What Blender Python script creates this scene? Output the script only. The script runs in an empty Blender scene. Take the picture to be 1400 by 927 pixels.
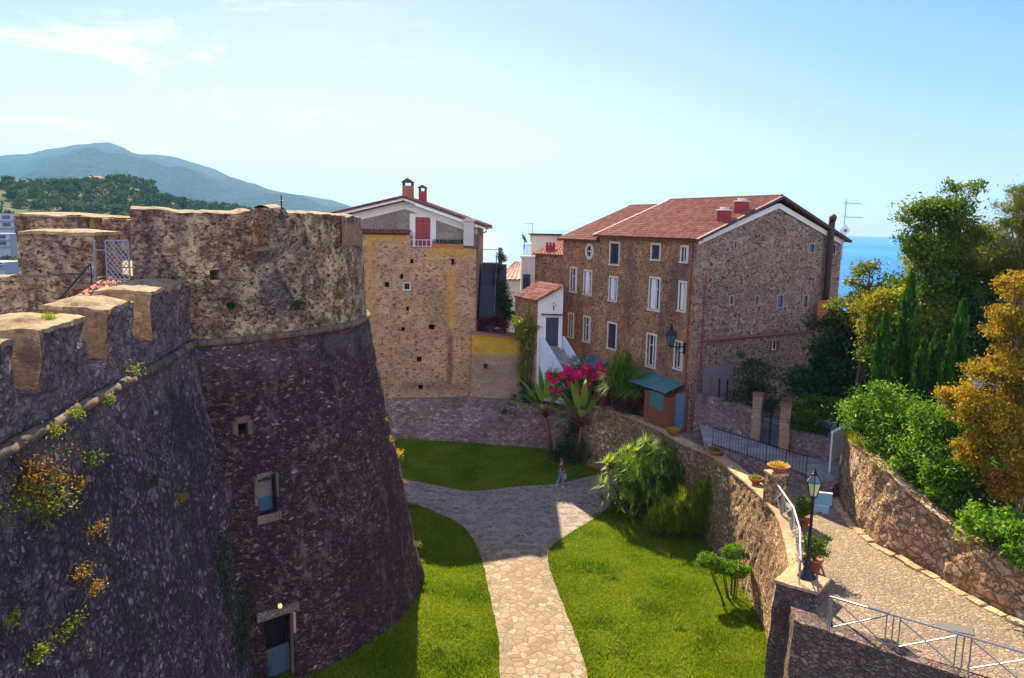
import bpy, math, random
import numpy as np
from mathutils import Vector, Matrix, noise as mnoise
from mathutils.geometry import delaunay_2d_cdt
random.seed(7); rng = np.random.default_rng(7)
scene = bpy.context.scene
COL = scene.collection
rad = math.radians
# ------------------------------------------------------------------ camera
FPX, IW, IH, HZ = 1068.0, 1400, 927, 308.6
pit = math.atan((IH/2-HZ)/FPX); rol = math.atan(0.02)
CAM = np.array([0, 0, 16.0])
cF = np.array([0, math.cos(pit), -math.sin(pit)])
_r0 = np.array([1.0, 0, 0]); _u0 = np.array([0, math.sin(pit), math.cos(pit)])
cR = _r0*math.cos(rol)+_u0*math.sin(rol); cU = _u0*math.cos(rol)-_r0*math.sin(rol)
def ray(x, y): return cF+cR*(x-IW/2)/FPX-cU*(y-IH/2)/FPX
def PZ(x, y, z=0.0):
    d = ray(x, y); return Vector(CAM+d*(z-CAM[2])/d[2])
def PY(x, y, Y):
    d = ray(x, y); return Vector(CAM+d*Y/d[1])
def PL(x, y, A, B):
    """point of the vertical plane through A, B (2D) seen at a spot of the picture -> (u along AB, z)"""
    d = ray(x, y); ax, ay = A[0], A[1]; bx, by = B[0]-ax, B[1]-ay; L = math.hypot(bx, by); bx /= L; by /= L
    nx, ny = -by, bx
    t = (ax*nx+ay*ny)/(d[0]*nx+d[1]*ny); q = CAM+d*t
    return ((q[0]-ax)*bx+(q[1]-ay)*by, q[2])
cd = bpy.data.cameras.new("camera"); cam = bpy.data.objects.new("camera", cd); COL.objects.link(cam)
cd.sensor_width = 36; cd.lens = 36*FPX/IW; cd.clip_start = 0.1; cd.clip_end = 80000
M = Matrix.Identity(4)
for i in range(3): M[i][0], M[i][1], M[i][2], M[i][3] = cR[i], cU[i], -cF[i], CAM[i]
cam.matrix_world = M; scene.camera = cam
# ------------------------------------------------------------------ objects
def thing(name, label, cat, loc=(0, 0, 0), group=None):
    o = bpy.data.objects.new(name, None); COL.objects.link(o); o.location = loc; o.empty_display_size = .2
    o['label'] = label; o['category'] = cat
    if group: o['group'] = group
    return o
def tag(o, label, cat, group=None):
    o['label'] = label; o['category'] = cat
    if group: o['group'] = group
    return o
def kind(o, k): o['kind'] = k; return o
def rootloc(o):
    l = Vector((0, 0, 0))
    while o is not None: l = l+Vector(o.location); o = o.parent
    return l
def link_mesh(name, me, parent):
    o = bpy.data.objects.new(name, me); COL.objects.link(o)
    if parent is not None: o.parent = parent
    return o
def copy_tree(o, parent=None):
    c = o.copy(); COL.objects.link(c)
    if parent is not None: c.parent = parent
    for ch in list(o.children): copy_tree(ch, c)
    return c
class MB:
    def __init__(s): s.v = []; s.f = []; s.m = []; s.t = []
    def add(s, vs, fs, m=0, t=.5):
        b = len(s.v); s.v += [tuple(q) for q in vs]
        for f in fs: s.f.append([i+b for i in f]); s.m.append(m); s.t.append(t)
        return s
    def quad(s, a, b, c, d, m=0, t=.5): return s.add([a, b, c, d], [(0, 1, 2, 3)], m, t)
    def box(s, c, size, rz=0, m=0, t=.5, R=None):
        hx, hy, hz = size[0]/2, size[1]/2, size[2]/2
        q = [Vector((x, y, z)) for z in (-hz, hz) for x, y in ((-hx, -hy), (hx, -hy), (hx, hy), (-hx, hy))]
        R = R or Matrix.Rotation(rz, 3, 'Z'); c = Vector(c)
        return s.add([R@p+c for p in q], [(3, 2, 1, 0), (4, 5, 6, 7), (0, 1, 5, 4), (1, 2, 6, 5), (2, 3, 7, 6), (3, 0, 4, 7)], m, t)
    def beam(s, a, b, w, h, m=0, t=.5, up=(0, 0, 1)):
        a, b = Vector(a), Vector(b); d = (b-a); L = d.length; d.normalize(); up = Vector(up)
        x = d.cross(up)
        if x.length < 1e-4: x = d.cross(Vector((1, 0, 0)))
        x.normalize(); z = x.cross(d); R = Matrix((x, d, z)).transposed()
        return s.box((a+b)/2, (w, L, h), m=m, t=t, R=R)
    def hexa(s, p, m=0, t=.5):   # 4 bottom ccw, 4 top ccw
        return s.add(p, [(3, 2, 1, 0), (4, 5, 6, 7), (0, 1, 5, 4), (1, 2, 6, 5), (2, 3, 7, 6), (3, 0, 4, 7)], m, t)
    def prism(s, poly, d, m=0, t=.5):
        n = len(poly); d = Vector(d); a = [Vector(p) for p in poly]
        return s.add(a+[p+d for p in a], [tuple(range(n))[::-1], tuple(range(n, 2*n))]+[(i, (i+1) % n, n+(i+1) % n, n+i) for i in range(n)], m, t)
    def tube(s, pts, r, n=8, m=0, t=.5, cap=True):
        pts = [Vector(p) for p in pts]; k = len(pts); rs = r if isinstance(r, (list, tuple)) else [r]*k
        vs = []; ref = None
        for i, p in enumerate(pts):
            d = (pts[min(i+1, k-1)]-pts[max(i-1, 0)])
            if d.length < 1e-9: d = Vector((0, 0, 1))
            d.normalize()
            if ref is None: ref = Vector((1, 0, 0)) if abs(d.x) < .8 else Vector((0, 1, 0))
            x = (ref-d*ref.dot(d)).normalized(); ref = x; y = d.cross(x)
            for j in range(n):
                a = 2*math.pi*j/n; vs.append(p+(x*math.cos(a)+y*math.sin(a))*rs[i])
        fs = [(i*n+j, i*n+(j+1) % n, (i+1)*n+(j+1) % n, (i+1)*n+j) for i in range(k-1) for j in range(n)]
        if cap: fs += [tuple(range(n))[::-1], tuple(range((k-1)*n, k*n))]
        return s.add(vs, fs, m, t)
    def lathe(s, prof, c=(0, 0, 0), n=16, m=0, t=.5):
        c = Vector(c); vs = []
        for r, z in prof:
            for j in range(n):
                a = 2*math.pi*j/n; vs.append(c+Vector((r*math.cos(a), r*math.sin(a), z)))
        k = len(prof)
        fs = [(i*n+j, i*n+(j+1) % n, (i+1)*n+(j+1) % n, (i+1)*n+j) for i in range(k-1) for j in range(n)]
        fs += [tuple(range(n))[::-1], tuple(range((k-1)*n, k*n))]
        return s.add(vs, fs, m, t)
    def grid(s, rows, m=0, t=.5, closed=False, skip=None):
        nr, nc = len(rows), len(rows[0]); vs = [p for r in rows for p in r]; fs = []
        for i in range(nr-1):
            for j in range(nc if closed else nc-1):
                if skip and skip(i, j): continue
                k = (j+1) % nc; fs.append((i*nc+j, i*nc+k, (i+1)*nc+k, (i+1)*nc+j))
        return s.add(vs, fs, m, t)
    def build(s, name, mats, parent=None, smooth=False, bevel=0, tint=False):
        if not isinstance(mats, (list, tuple)): mats = [mats]
        L = rootloc(parent) if parent is not None else Vector((0, 0, 0))
        me = bpy.data.meshes.new(name)
        me.from_pydata([(x-L.x, y-L.y, z-L.z) for x, y, z in s.v], [], s.f); 
        for mm in mats: me.materials.append(mm)
        if len(mats) > 1: me.polygons.foreach_set('material_index', s.m)
        if smooth: me.polygons.foreach_set('use_smooth', [True]*len(s.f))
        if tint:
            a = me.attributes.new('tint', 'FLOAT', 'FACE'); a.data.foreach_set('value', s.t)
        me.update()
        o = link_mesh(name, me, parent)
        if bevel:
            b = o.modifiers.new('bevel', 'BEVEL'); b.width = bevel; b.segments = 1; b.limit_method = 'ANGLE'; b.angle_limit = rad(40)
        return o
def nz(p, s=1.0): return mnoise.noise(Vector(p)*s)
def np_mesh(name, V, F, mat, parent=None, tint=None, smooth=False):
    """V (n,3), F (m,k) arrays -> mesh; tint per face"""
    me = bpy.data.meshes.new(name); n, (m, k) = len(V), F.shape
    if parent is not None: V = V-np.array(rootloc(parent))
    me.vertices.add(n); me.vertices.foreach_set('co', np.ascontiguousarray(V, dtype=np.float32).ravel())
    me.loops.add(m*k); me.loops.foreach_set('vertex_index', np.ascontiguousarray(F, dtype=np.int32).ravel())
    me.polygons.add(m); me.polygons.foreach_set('loop_start', np.arange(0, m*k, k, dtype=np.int32))
    if smooth: me.polygons.foreach_set('use_smooth', np.ones(m, dtype=bool))
    if tint is not None:
        a = me.attributes.new('tint', 'FLOAT', 'FACE'); a.data.foreach_set('value', np.asarray(tint, dtype=np.float32))
    me.materials.append(mat); me.update(calc_edges=True)
    return link_mesh(name, me, parent)
def inpoly(x, y, P):
    c = False; n = len(P); j = n-1
    for i in range(n):
        xi, yi = P[i][0], P[i][1]; xj, yj = P[j][0], P[j][1]
        if (yi > y) != (yj > y) and x < (xj-xi)*(y-yi)/(yj-yi)+xi: c = not c
        j = i
    return c
def cdt(outline, holes=(), step=1.0):
    """triangulate a 2D outline with holes, with inner points every step"""
    vs = []; es = []
    def loop(P):
        b = len(vs); vs.extend(Vector((p[0], p[1])) for p in P); es.extend((b+i, b+(i+1) % len(P)) for i in range(len(P)))
    loop(outline)
    for h in holes: loop(h)
    if step:
        xs = [p[0] for p in outline]; ys = [p[1] for p in outline]
        x = min(xs)+step*.5
        while x < max(xs):
            y = min(ys)+step*.5
            while y < max(ys):
                q = (x+random.uniform(-.2, .2)*step, y+random.uniform(-.2, .2)*step)
                if inpoly(*q, outline) and not any(inpoly(*q, h) for h in holes): vs.append(Vector(q))
                y += step
            x += step
    r = delaunay_2d_cdt(vs, es, [], 0, 1e-5)
    V, F = r[0], r[2]; out = []
    for f in F:
        cx = sum(V[i].x for i in f)/len(f); cy = sum(V[i].y for i in f)/len(f)
        if inpoly(cx, cy, outline) and not any(inpoly(cx, cy, h) for h in holes): out.append(tuple(f))
    return [(p.x, p.y) for p in V], out
def sheet(outline, zf, step=1.0, holes=()):
    V, F = cdt(outline, holes, step); mb = MB(); mb.add([(x, y, zf(x, y)) for x, y in V], F); 
    return mb
def resample(P, step):
    out = [Vector(P[0])]
    for a, b in zip(P[:-1], P[1:]):
        a, b = Vector(a), Vector(b); n = max(1, int(round((b-a).length/step)))
        out += [a.lerp(b, (i+1)/n) for i in range(n)]
    return out
def smoothline(P, n=4):
    """Catmull-Rom through the points"""
    P = [Vector(p) for p in P]; out = []
    for i in range(len(P)-1):
        p0, p1, p2, p3 = P[max(i-1, 0)], P[i], P[i+1], P[min(i+2, len(P)-1)]
        for k in range(n):
            t = k/n; out.append(.5*((2*p1)+(p2-p0)*t+(2*p0-5*p1+4*p2-p3)*t*t+(3*p1-p0-3*p2+p3)*t**3))
    return out+[P[-1]]
def sstep(a, b, x):
    t = min(1, max(0, (x-a)/(b-a))); return t*t*(3-2*t)
# ------------------------------------------------------------------ shader helper
class SH:
    def __init__(s, name):
        s.mat = bpy.data.materials.new(name); s.mat.use_nodes = True; s.nt = s.mat.node_tree; s.nt.nodes.clear()
        s.out = s.nt.nodes.new('ShaderNodeOutputMaterial')
    def n(s, typ, ins=None, **pr):
        nd = s.nt.nodes.new('ShaderNode'+typ)
        for k, v in pr.items(): setattr(nd, k, v)
        for k, v in (ins or {}).items():
            if isinstance(v, bpy.types.NodeSocket): s.nt.links.new(v, nd.inputs[k])
            else: nd.inputs[k].default_value = v
        return nd
    def pos(s): 
        if not hasattr(s, '_p'): s._p = s.n('TexCoord').outputs['Object']
        return s._p
    def map(s, vec, scale=(1, 1, 1), loc=(0, 0, 0), rot=(0, 0, 0)):
        return s.n('Mapping', {'Vector': vec, 'Scale': scale, 'Location': loc, 'Rotation': rot}).outputs[0]
    def noise(s, scale, detail=4, rough=.6, vec=None, dist=0):
        return s.n('TexNoise', {'Vector': vec or s.pos(), 'Scale': scale, 'Detail': detail, 'Roughness': rough, 'Distortion': dist}).outputs
    def math(s, op, a, b=0.0, c=None, clamp=False):
        d = {0: a, 1: b}
        if c is not None: d[2] = c
        return s.n('Math', d, operation=op, use_clamp=clamp).outputs[0]
    def mr(s, v, a, b, c=0.0, d=1.0, smooth=True):
        return s.n('MapRange', {'Value': v, 'From Min': a, 'From Max': b, 'To Min': c, 'To Max': d}, interpolation_type='SMOOTHSTEP' if smooth else 'LINEAR').outputs[0]
    def ramp(s, v, stops, const=False):
        nd = s.n('ValToRGB', {0: v}); cr = nd.color_ramp; cr.interpolation = 'CONSTANT' if const else 'LINEAR'
        while len(cr.elements) > 1: cr.elements.remove(cr.elements[-1])
        cr.elements[0].position = stops[0][0]; cr.elements[0].color = (*stops[0][1], 1)
        for p, c in stops[1:]:
            e = cr.elements.new(p); e.color = (*c, 1)
        return nd.outputs[0]
    def mix(s, f, a, b, blend='MIX'):
        c = lambda v: (*v, 1) if isinstance(v, tuple) and len(v) == 3 else v
        nd = s.n('Mix', data_type='RGBA', blend_type=blend)
        for k, v in ((0, f), (6, c(a)), (7, c(b))):
            if isinstance(v, bpy.types.NodeSocket): s.nt.links.new(v, nd.inputs[k])
            else: nd.inputs[k].default_value = v
        return nd.outputs[2]
    def bump(s, h, strength=.5, dist=.05):
        return s.n('Bump', {'Height': h, 'Strength': strength, 'Distance': dist}).outputs[0]
    def bsdf(s, col, rough=.85, normal=None, spec=.3, metal=0.0, **kw):
        d = {'Base Color': (*col, 1) if isinstance(col, tuple) and len(col) == 3 else col, 'Roughness': rough, 'Specular IOR Level': spec, 'Metallic': metal}
        if normal is not None: d['Normal'] = normal
        d.update(kw); return s.n('BsdfPrincipled', d).outputs[0]
    def done(s, sh): s.nt.links.new(sh, s.out.inputs[0]); return s.mat
    def boxmask(s, c, h, soft=.2, wob=.3, wsc=1.2, axes='XZ'):
        """soft ragged patch with a shape of its own, centre c, half size h along two axes of the object"""
        x = s.n('SeparateXYZ', {0: s.pos()}); w = s.noise(wsc, 4, .7)[0]
        w = s.math('MULTIPLY', s.math('SUBTRACT', w, .5), wob*2)
        r = None
        for ax, cc, hh in zip(axes, c, h):
            d = s.math('SUBTRACT', hh, s.math('ABSOLUTE', s.math('SUBTRACT', x.outputs[ax], cc)))
            d = s.mr(s.math('ADD', d, w), -soft, soft); r = d if r is None else s.math('MULTIPLY', r, d)
        return r
def masonry(name, cell, cols, mortar, flat=1.6, mw=(.02, .09), warp=.35, fine=.35, plaster=None, specks=None, stains=(), boxes=(), bump=.7, bdist=.06, rough=.92, gain=None):
    s = SH(name); p = s.pos()
    wn = s.noise(1.3/cell, 2, .5)[1]
    wv = s.n('VectorMath', {0: s.n('VectorMath', {0: wn, 1: (.5, .5, .5)}, operation='SUBTRACT').outputs[0], 'Scale': warp*cell}, operation='SCALE').outputs[0]
    pv = s.n('VectorMath', {0: p, 1: wv}, operation='ADD').outputs[0]
    mv = s.map(pv, (1/cell, 1/cell, flat/cell))
    vc = s.n('TexVoronoi', {'Vector': mv, 'Scale': 1.0}, feature='F1')
    ve = s.n('TexVoronoi', {'Vector': mv, 'Scale': 1.0}, feature='DISTANCE_TO_EDGE')
    mv2 = s.map(pv, (2.1/cell, 2.1/cell, 2.3*flat/cell), loc=(3, 7, 1)); vc2 = s.n('TexVoronoi', {'Vector': mv2, 'Scale': 1.0}, feature='F1'); ve2 = s.n('TexVoronoi', {'Vector': mv2, 'Scale': 1.0}, feature='DISTANCE_TO_EDGE')
    reg = s.mr(s.noise(1.0, 4, .7, vec=s.map(p, (.30/cell, .30/cell, .42*flat/cell), loc=(5, 2, 9)))[0], .46, .56)
    cr = s.n('SeparateColor', {0: s.mix(reg, vc.outputs['Color'], vc2.outputs['Color'])}); edge = s.math('ADD', s.math('MULTIPLY', ve.outputs[0], s.math('SUBTRACT', 1.0, reg)), s.math('MULTIPLY', ve2.outputs[0], reg))
    col = s.ramp(cr.outputs[0], cols)
    big = s.noise(1.0, 3, .6, vec=s.map(p, (.07/cell, .07/cell, .10/cell), loc=(1, 4, 2)))[0]; col = s.mix(1.0, col, s.ramp(big, [(.3, (.66, .62, .64)), (.7, (1.3, 1.3, 1.24))]), 'MULTIPLY')
    fn = s.noise(1.0, 5, .75, vec=s.map(p, (2.2/cell, 2.2/cell, 2.2*flat/cell)))[0]
    col = s.mix(1.0, col, s.ramp(fn, [(.25, (1-fine,)*3), (.75, (1+fine,)*3)]), 'MULTIPLY')
    mm = s.mr(edge, mw[0], mw[1])
    col = s.mix(mm, mortar, col)
    h = s.math('ADD', s.math('MULTIPLY', mm, s.math('ADD', .6, s.math('MULTIPLY', cr.outputs[1], .6))), s.math('MULTIPLY', fn, .5))
    if plaster:
        pc, lo, hi, sc = plaster
        pn = s.noise(sc, 6, .68)[0]; pm = s.mr(pn, lo, hi)
        pcol = s.mix(s.mr(s.noise(sc*4, 5, .7)[0], .3, .7), pc, tuple(c*.62 for c in pc))
        col = s.mix(pm, col, pcol); h = s.math('ADD', s.math('MULTIPLY', h, s.math('SUBTRACT', 1.0, s.math('MULTIPLY', pm, .75))), s.math('MULTIPLY', pm, s.math('ADD', .75, s.math('MULTIPLY', s.noise(7, 5, .75)[0], .6))))
    if specks:
        sc_, ssc, lo, hi = specks
        sm = s.mr(s.noise(ssc, 5, .72, vec=s.map(p, (1, 1, 1.7)))[0], lo, hi)
        col = s.mix(sm, col, sc_); h = s.math('SUBTRACT', h, s.math('MULTIPLY', sm, .9))
    for c, sc, lo, hi, k in stains:
        sn = s.noise(1.0, 5, .65, vec=s.map(p, sc if isinstance(sc, tuple) else (sc, sc, sc*.55), loc=(7, 3, 1)))[0]
        col = s.mix(s.math('MULTIPLY', s.mr(sn, lo, hi), k), col, c)
    for c, cen, half, soft, wob, k, axes in boxes:
        col = s.mix(s.math('MULTIPLY', s.boxmask(cen, half, soft, wob, 1.4, axes), k), col, c)
    if gain: col = s.mix(1.0, col, gain, 'MULTIPLY')
    return s.done(s.bsdf(col, rough, s.bump(h, bump, bdist), .2))
def plain(name, col, rough=.6, metal=0.0, spec=.4, var=.12, vs=3.0, bump=0.0):
    s = SH(name); f = s.noise(vs, 4, .6)[0]
    c = s.mix(f, tuple(x*(1-var) for x in col), tuple(min(1, x*(1+var)) for x in col))
    nrm = s.bump(s.noise(vs*6, 4, .6)[0], bump, .02) if bump else None
    return s.done(s.bsdf(c, rough, nrm, spec, metal))
def leafmat(name, dark, light, trans=.35, mid=None, rough=.5, sat=1.0, spec=.1):
    s = SH(name); t = s.n('Attribute', attribute_name='tint').outputs['Fac']
    st = [(0.0, dark), (1.0, light)] if mid is None else [(0.0, dark), (.5, mid), (1.0, light)]
    c = s.ramp(t, st)
    d = s.bsdf(c, rough, None, spec)
    tr = s.n('BsdfTranslucent', {'Color': s.mix(1.0, c, (1.35, 1.25, .5), 'MULTIPLY')}).outputs[0]
    return s.done(s.n('MixShader', {0: trans, 1: d, 2: tr}).outputs[0])
# ------------------------------------------------------------------ light, sky
SUN_AZ, SUN_EL = 13.0, 37.0
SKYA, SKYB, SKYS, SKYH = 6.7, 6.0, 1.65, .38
sv = Vector((-math.sin(rad(SUN_AZ))*math.cos(rad(SUN_EL)), math.cos(rad(SUN_AZ))*math.cos(rad(SUN_EL)), math.sin(rad(SUN_EL))))
ld = bpy.data.lights.new('sun', 'SUN'); ld.energy = 5.0; ld.angle = rad(.5); ld.color = (1.0, .85, .60)
sun = bpy.data.objects.new('sun', ld); COL.objects.link(sun); sun.rotation_euler = (-sv).to_track_quat('-Z', 'Y').to_euler(); sun.location = (0, 0, 60)
world = bpy.data.worlds.new('World'); scene.world = world; world.use_nodes = True
wt = world.node_tree; wt.nodes.clear()
def wn(t, ins=None, **p):
    nd = wt.nodes.new('ShaderNode'+t)
    for k, v in p.items(): setattr(nd, k, v)
    for k, v in (ins or {}).items():
        if isinstance(v, bpy.types.NodeSocket): wt.links.new(v, nd.inputs[k])
        else: nd.inputs[k].default_value = v
    return nd
sky = wn('TexSky', sky_type='NISHITA', sun_disc=False, sun_elevation=rad(SUN_EL), sun_rotation=rad(-SUN_AZ), air_density=1.0, dust_density=.6, ozone_density=3.0, altitude=50)
hs = sky
tc = wn('TexCoord')
mp = wn('Mapping', {'Vector': tc.outputs['Generated'], 'Scale': (4.2, 4.2, 14), 'Location': (.35, .2, .1)})
cn = wn('TexNoise', {'Vector': mp.outputs[0], 'Scale': 1.7, 'Detail': 7, 'Roughness': .62, 'Distortion': .6})
cm = wn('MapRange', {'Value': cn.outputs[0], 'From Min': .50, 'From Max': .68}, interpolation_type='SMOOTHSTEP')
# thin cloud only to the left of the view, fading to the right
sx = wn('SeparateXYZ', {0: tc.outputs['Generated']})
fx = wn('MapRange', {'Value': sx.outputs[0], 'From Min': .02, 'From Max': -.42}, interpolation_type='SMOOTHSTEP')
mk = wn('Math', {0: cm.outputs[0], 1: fx.outputs[0]}, operation='MULTIPLY')
mk2 = wn('Math', {0: mk.outputs[0], 1: .85}, operation='MULTIPLY')
# low sky ahead compressed, high sky dimmed, sky behind boosted as added fill light
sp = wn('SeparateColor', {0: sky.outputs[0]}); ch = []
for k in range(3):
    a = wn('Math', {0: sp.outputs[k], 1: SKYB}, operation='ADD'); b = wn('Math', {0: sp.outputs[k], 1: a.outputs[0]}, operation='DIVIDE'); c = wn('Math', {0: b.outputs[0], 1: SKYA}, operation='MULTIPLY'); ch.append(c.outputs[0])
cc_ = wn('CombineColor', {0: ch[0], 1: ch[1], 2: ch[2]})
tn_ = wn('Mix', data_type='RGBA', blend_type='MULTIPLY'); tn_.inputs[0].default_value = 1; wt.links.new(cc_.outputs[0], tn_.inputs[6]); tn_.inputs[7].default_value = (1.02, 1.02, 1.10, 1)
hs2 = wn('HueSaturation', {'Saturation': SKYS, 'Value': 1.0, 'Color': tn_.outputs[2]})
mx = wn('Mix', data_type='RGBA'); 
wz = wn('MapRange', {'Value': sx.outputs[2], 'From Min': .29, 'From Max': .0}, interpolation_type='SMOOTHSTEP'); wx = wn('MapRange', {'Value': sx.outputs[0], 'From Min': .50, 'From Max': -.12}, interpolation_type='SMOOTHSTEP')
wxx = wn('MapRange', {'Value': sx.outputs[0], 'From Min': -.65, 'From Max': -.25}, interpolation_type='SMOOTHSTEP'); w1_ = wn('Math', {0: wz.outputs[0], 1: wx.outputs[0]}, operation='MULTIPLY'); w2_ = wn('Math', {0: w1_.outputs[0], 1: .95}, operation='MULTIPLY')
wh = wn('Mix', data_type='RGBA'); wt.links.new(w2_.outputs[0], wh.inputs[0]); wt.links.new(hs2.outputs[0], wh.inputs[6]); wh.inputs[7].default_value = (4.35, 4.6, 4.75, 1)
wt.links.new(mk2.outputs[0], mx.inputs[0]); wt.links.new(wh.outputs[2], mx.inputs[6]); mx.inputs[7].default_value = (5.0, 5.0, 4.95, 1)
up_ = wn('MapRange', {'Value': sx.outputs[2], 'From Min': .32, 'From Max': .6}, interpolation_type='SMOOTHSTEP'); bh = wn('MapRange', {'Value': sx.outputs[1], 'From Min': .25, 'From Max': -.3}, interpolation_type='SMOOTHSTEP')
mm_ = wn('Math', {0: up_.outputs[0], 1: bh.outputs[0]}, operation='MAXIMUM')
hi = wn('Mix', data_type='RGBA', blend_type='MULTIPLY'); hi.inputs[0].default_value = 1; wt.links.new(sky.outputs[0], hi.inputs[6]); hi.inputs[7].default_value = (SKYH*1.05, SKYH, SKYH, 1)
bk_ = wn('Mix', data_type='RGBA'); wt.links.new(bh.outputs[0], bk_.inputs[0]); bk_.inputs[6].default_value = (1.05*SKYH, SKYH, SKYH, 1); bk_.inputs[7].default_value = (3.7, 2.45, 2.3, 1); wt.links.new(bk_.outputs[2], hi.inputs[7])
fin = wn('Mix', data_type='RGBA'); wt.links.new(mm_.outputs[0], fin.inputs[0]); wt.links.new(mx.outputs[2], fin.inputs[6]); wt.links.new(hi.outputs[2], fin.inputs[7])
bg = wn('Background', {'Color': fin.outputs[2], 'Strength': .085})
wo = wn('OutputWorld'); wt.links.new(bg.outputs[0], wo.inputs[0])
scene.view_settings.view_transform = 'Standard'; scene.view_settings.look = 'None'; scene.view_settings.gamma = 1; scene.view_settings.exposure = 1.55
scene.view_settings.use_curve_mapping = False
scene.cycles.use_denoising = True; scene.cycles.max_bounces = 6; scene.cycles.transparent_max_bounces = 6
scene.cycles.volume_bounces = 0; scene.cycles.diffuse_bounces = 3
# ------------------------------------------------------------------ materials
OCH = (.50, .24, .035)
m_parapet = masonry('old plastered masonry', .34, [(0, (.11, .045, .03)), (.4, (.24, .125, .07)), (.75, (.33, .21, .12)), (1, (.15, .085, .07))], (.33, .22, .12), 1.6, (.0, .2), .8, .7,
    plaster=((.62, .43, .23), .42, .58, 1.5), specks=((.10, .045, .035), 5.0, .54, .64), stains=[((.11, .09, .105), .45, .48, .68, .75), ((.11, .045, .04), .9, .53, .68, .75), ((.05, .032, .03), 2.2, .55, .68, .75), ((.20, .15, .12), (1.5, 1.5, .3), .55, .7, .6)], bump=1.0, bdist=.15, gain=(1.3, 1.27, 1.25))
m_scarp = masonry('dark rubble masonry', .27, [(0, (.05, .022, .025)), (.45, (.125, .060, .056)), (.8, (.21, .115, .098)), (.93, (.28, .175, .14)), (1, (.42, .31, .25))], (.06, .03, .033), 2.3, (.0, .22), .9, 1.0,  # mortar tone darkened like occlusion, painting shade between the stones
    plaster=((.25, .16, .13), .52, .68, 2.6), stains=[((.05, .028, .032), (.5, .5, .12), .48, .66, .7), ((.06, .03, .035), .25, .47, .66, .6), ((.30, .24, .20), (1.6, 1.6, .5), .58, .72, .5), ((.03, .035, .018), .6, .62, .75, .6), ((.26, .22, .2), 2.6, .6, .74, .5)], bump=1.0, bdist=.2, gain=(1.34, 1.3, 1.5), boxes=[((.26, .19, .15), (11.6,), (.35,), .7, 2.2, .4, 'Z')])
m_curtain = masonry('dark curtain rubble', .24, [(0, (.042, .024, .032)), (.45, (.105, .064, .078)), (.8, (.175, .118, .125)), (.93, (.25, .185, .18)), (1, (.38, .31, .29))], (.055, .035, .045), 1.3, (.0, .22), .9, 1.0,
    plaster=((.21, .165, .175), .52, .68, 2.2), stains=[((.042, .028, .036), (.5, .5, .14), .47, .66, .7), ((.04, .05, .02), .35, .55, .72, .6), ((.03, .035, .018), .6, .6, .75, .6), ((.32, .28, .27), 2.2, .6, .74, .5)], bump=1.0, bdist=.18, gain=(1.55, 1.5, 1.75), boxes=[((.26, .19, .15), (11.6,), (.35,), .7, 2.2, .4, 'Z')])
m_curtpar = masonry('grey lichened merlon wall', .26, [(0, (.06, .036, .04)), (.5, (.13, .085, .09)), (1, (.22, .16, .155))], (.12, .085, .09), 1.3, (.0, .2), .8, .8,
    plaster=((.23, .18, .18), .50, .66, 1.8), specks=((.06, .045, .06), 4.5, .56, .66), stains=[((.05, .045, .06), .7, .52, .7, .7), ((.36, .2, .06), .8, .62, .74, .5)], bump=.9, bdist=.06, gain=(1.35, 1.25, 1.3))
m_lime = masonry('weathered lime capping', .8, [(0, (.36, .25, .13)), (1, (.43, .31, .17))], (.39, .28, .155), 1, (.0, .001), .3, .5, stains=[((.20, .145, .095), 1.2, .48, .66, .8), ((.11, .085, .065), 4.0, .54, .68, .7), ((.42, .34, .23), 2.0, .58, .7, .5)], bump=.9, bdist=.06, gain=(.80, .78, .78))
m_ochrend = masonry('ochre merlon end', .35, [(0, (.30, .15, .06)), (.6, (.42, .25, .10)), (1, (.22, .11, .05))], (.36, .23, .11), 1.5, (.0, .16), .7, .5, plaster=((.36, .235, .115), .44, .58, 2.6), stains=[((.13, .08, .06), 2.2, .48, .64, .8)], bump=.5)
m_cordon = masonry('worn cordon stone', .5, [(0, (.10, .07, .06)), (.6, (.17, .12, .095)), (1, (.20, .12, .06))], (.10, .08, .07), .3, (.0, .03), .1, .5, stains=[((.10, .085, .09), 1.5, .48, .65, .7)], bump=.7, bdist=.05)
m_lhouse = masonry('tan rendered rubble', .30, [(0, (.28, .16, .085)), (.5, (.47, .265, .14)), (1, (.58, .34, .18))], (.52, .31, .16), 1.7, (.01, .10), .5, .35,
    plaster=((.66, .405, .165), .50, .64, 1.0), specks=((.15, .07, .04), 3.2, .54, .63), stains=[((.22, .13, .09), .3, .55, .7, .7), ((.16, .075, .055), .5, .6, .72, .7)],
    boxes=[((.60, .30, .05), (2.3, 14.0), (1.75, .35), .5, .9, .75, 'XZ'), ((.60, .28, .04), (2.45, 10.6), (.30, 2.2), .35, .8, .85, 'XZ'), ((.55, .27, .05), (-3.5, 12.0), (.22, 3.2), .3, .5, .7, 'XZ'),
           ((.58, .3, .05), (-2.2, 15.0), (1.3, .3), .25, .3, .8, 'XZ'), ((.15, .06, .05), (2.4, 6.0), (.22, 1.9), .15, .3, .75, 'XZ'), ((.2, .08, .06), (1.1, 3.9), (2.4, .35), .5, .6, .6, 'XZ')], bump=.7, bdist=.05)
m_gable = masonry('grey gable rubble', .22, [(0, (.20, .16, .13)), (1, (.36, .30, .24))], (.34, .29, .23), 1.6, (.02, .1), .4, .3, bump=.6)
m_basewall = masonry('purple grey rubble wall', .36, [(0, (.12, .075, .07)), (.5, (.24, .155, .14)), (1, (.38, .28, .25))], (.25, .165, .145), 1.8, (.02, .13), .5, .5, stains=[((.11, .06, .06), .4, .52, .7, .7), ((.30, .25, .22), 1.6, .58, .7, .6)], bump=.9, bdist=.07)
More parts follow.
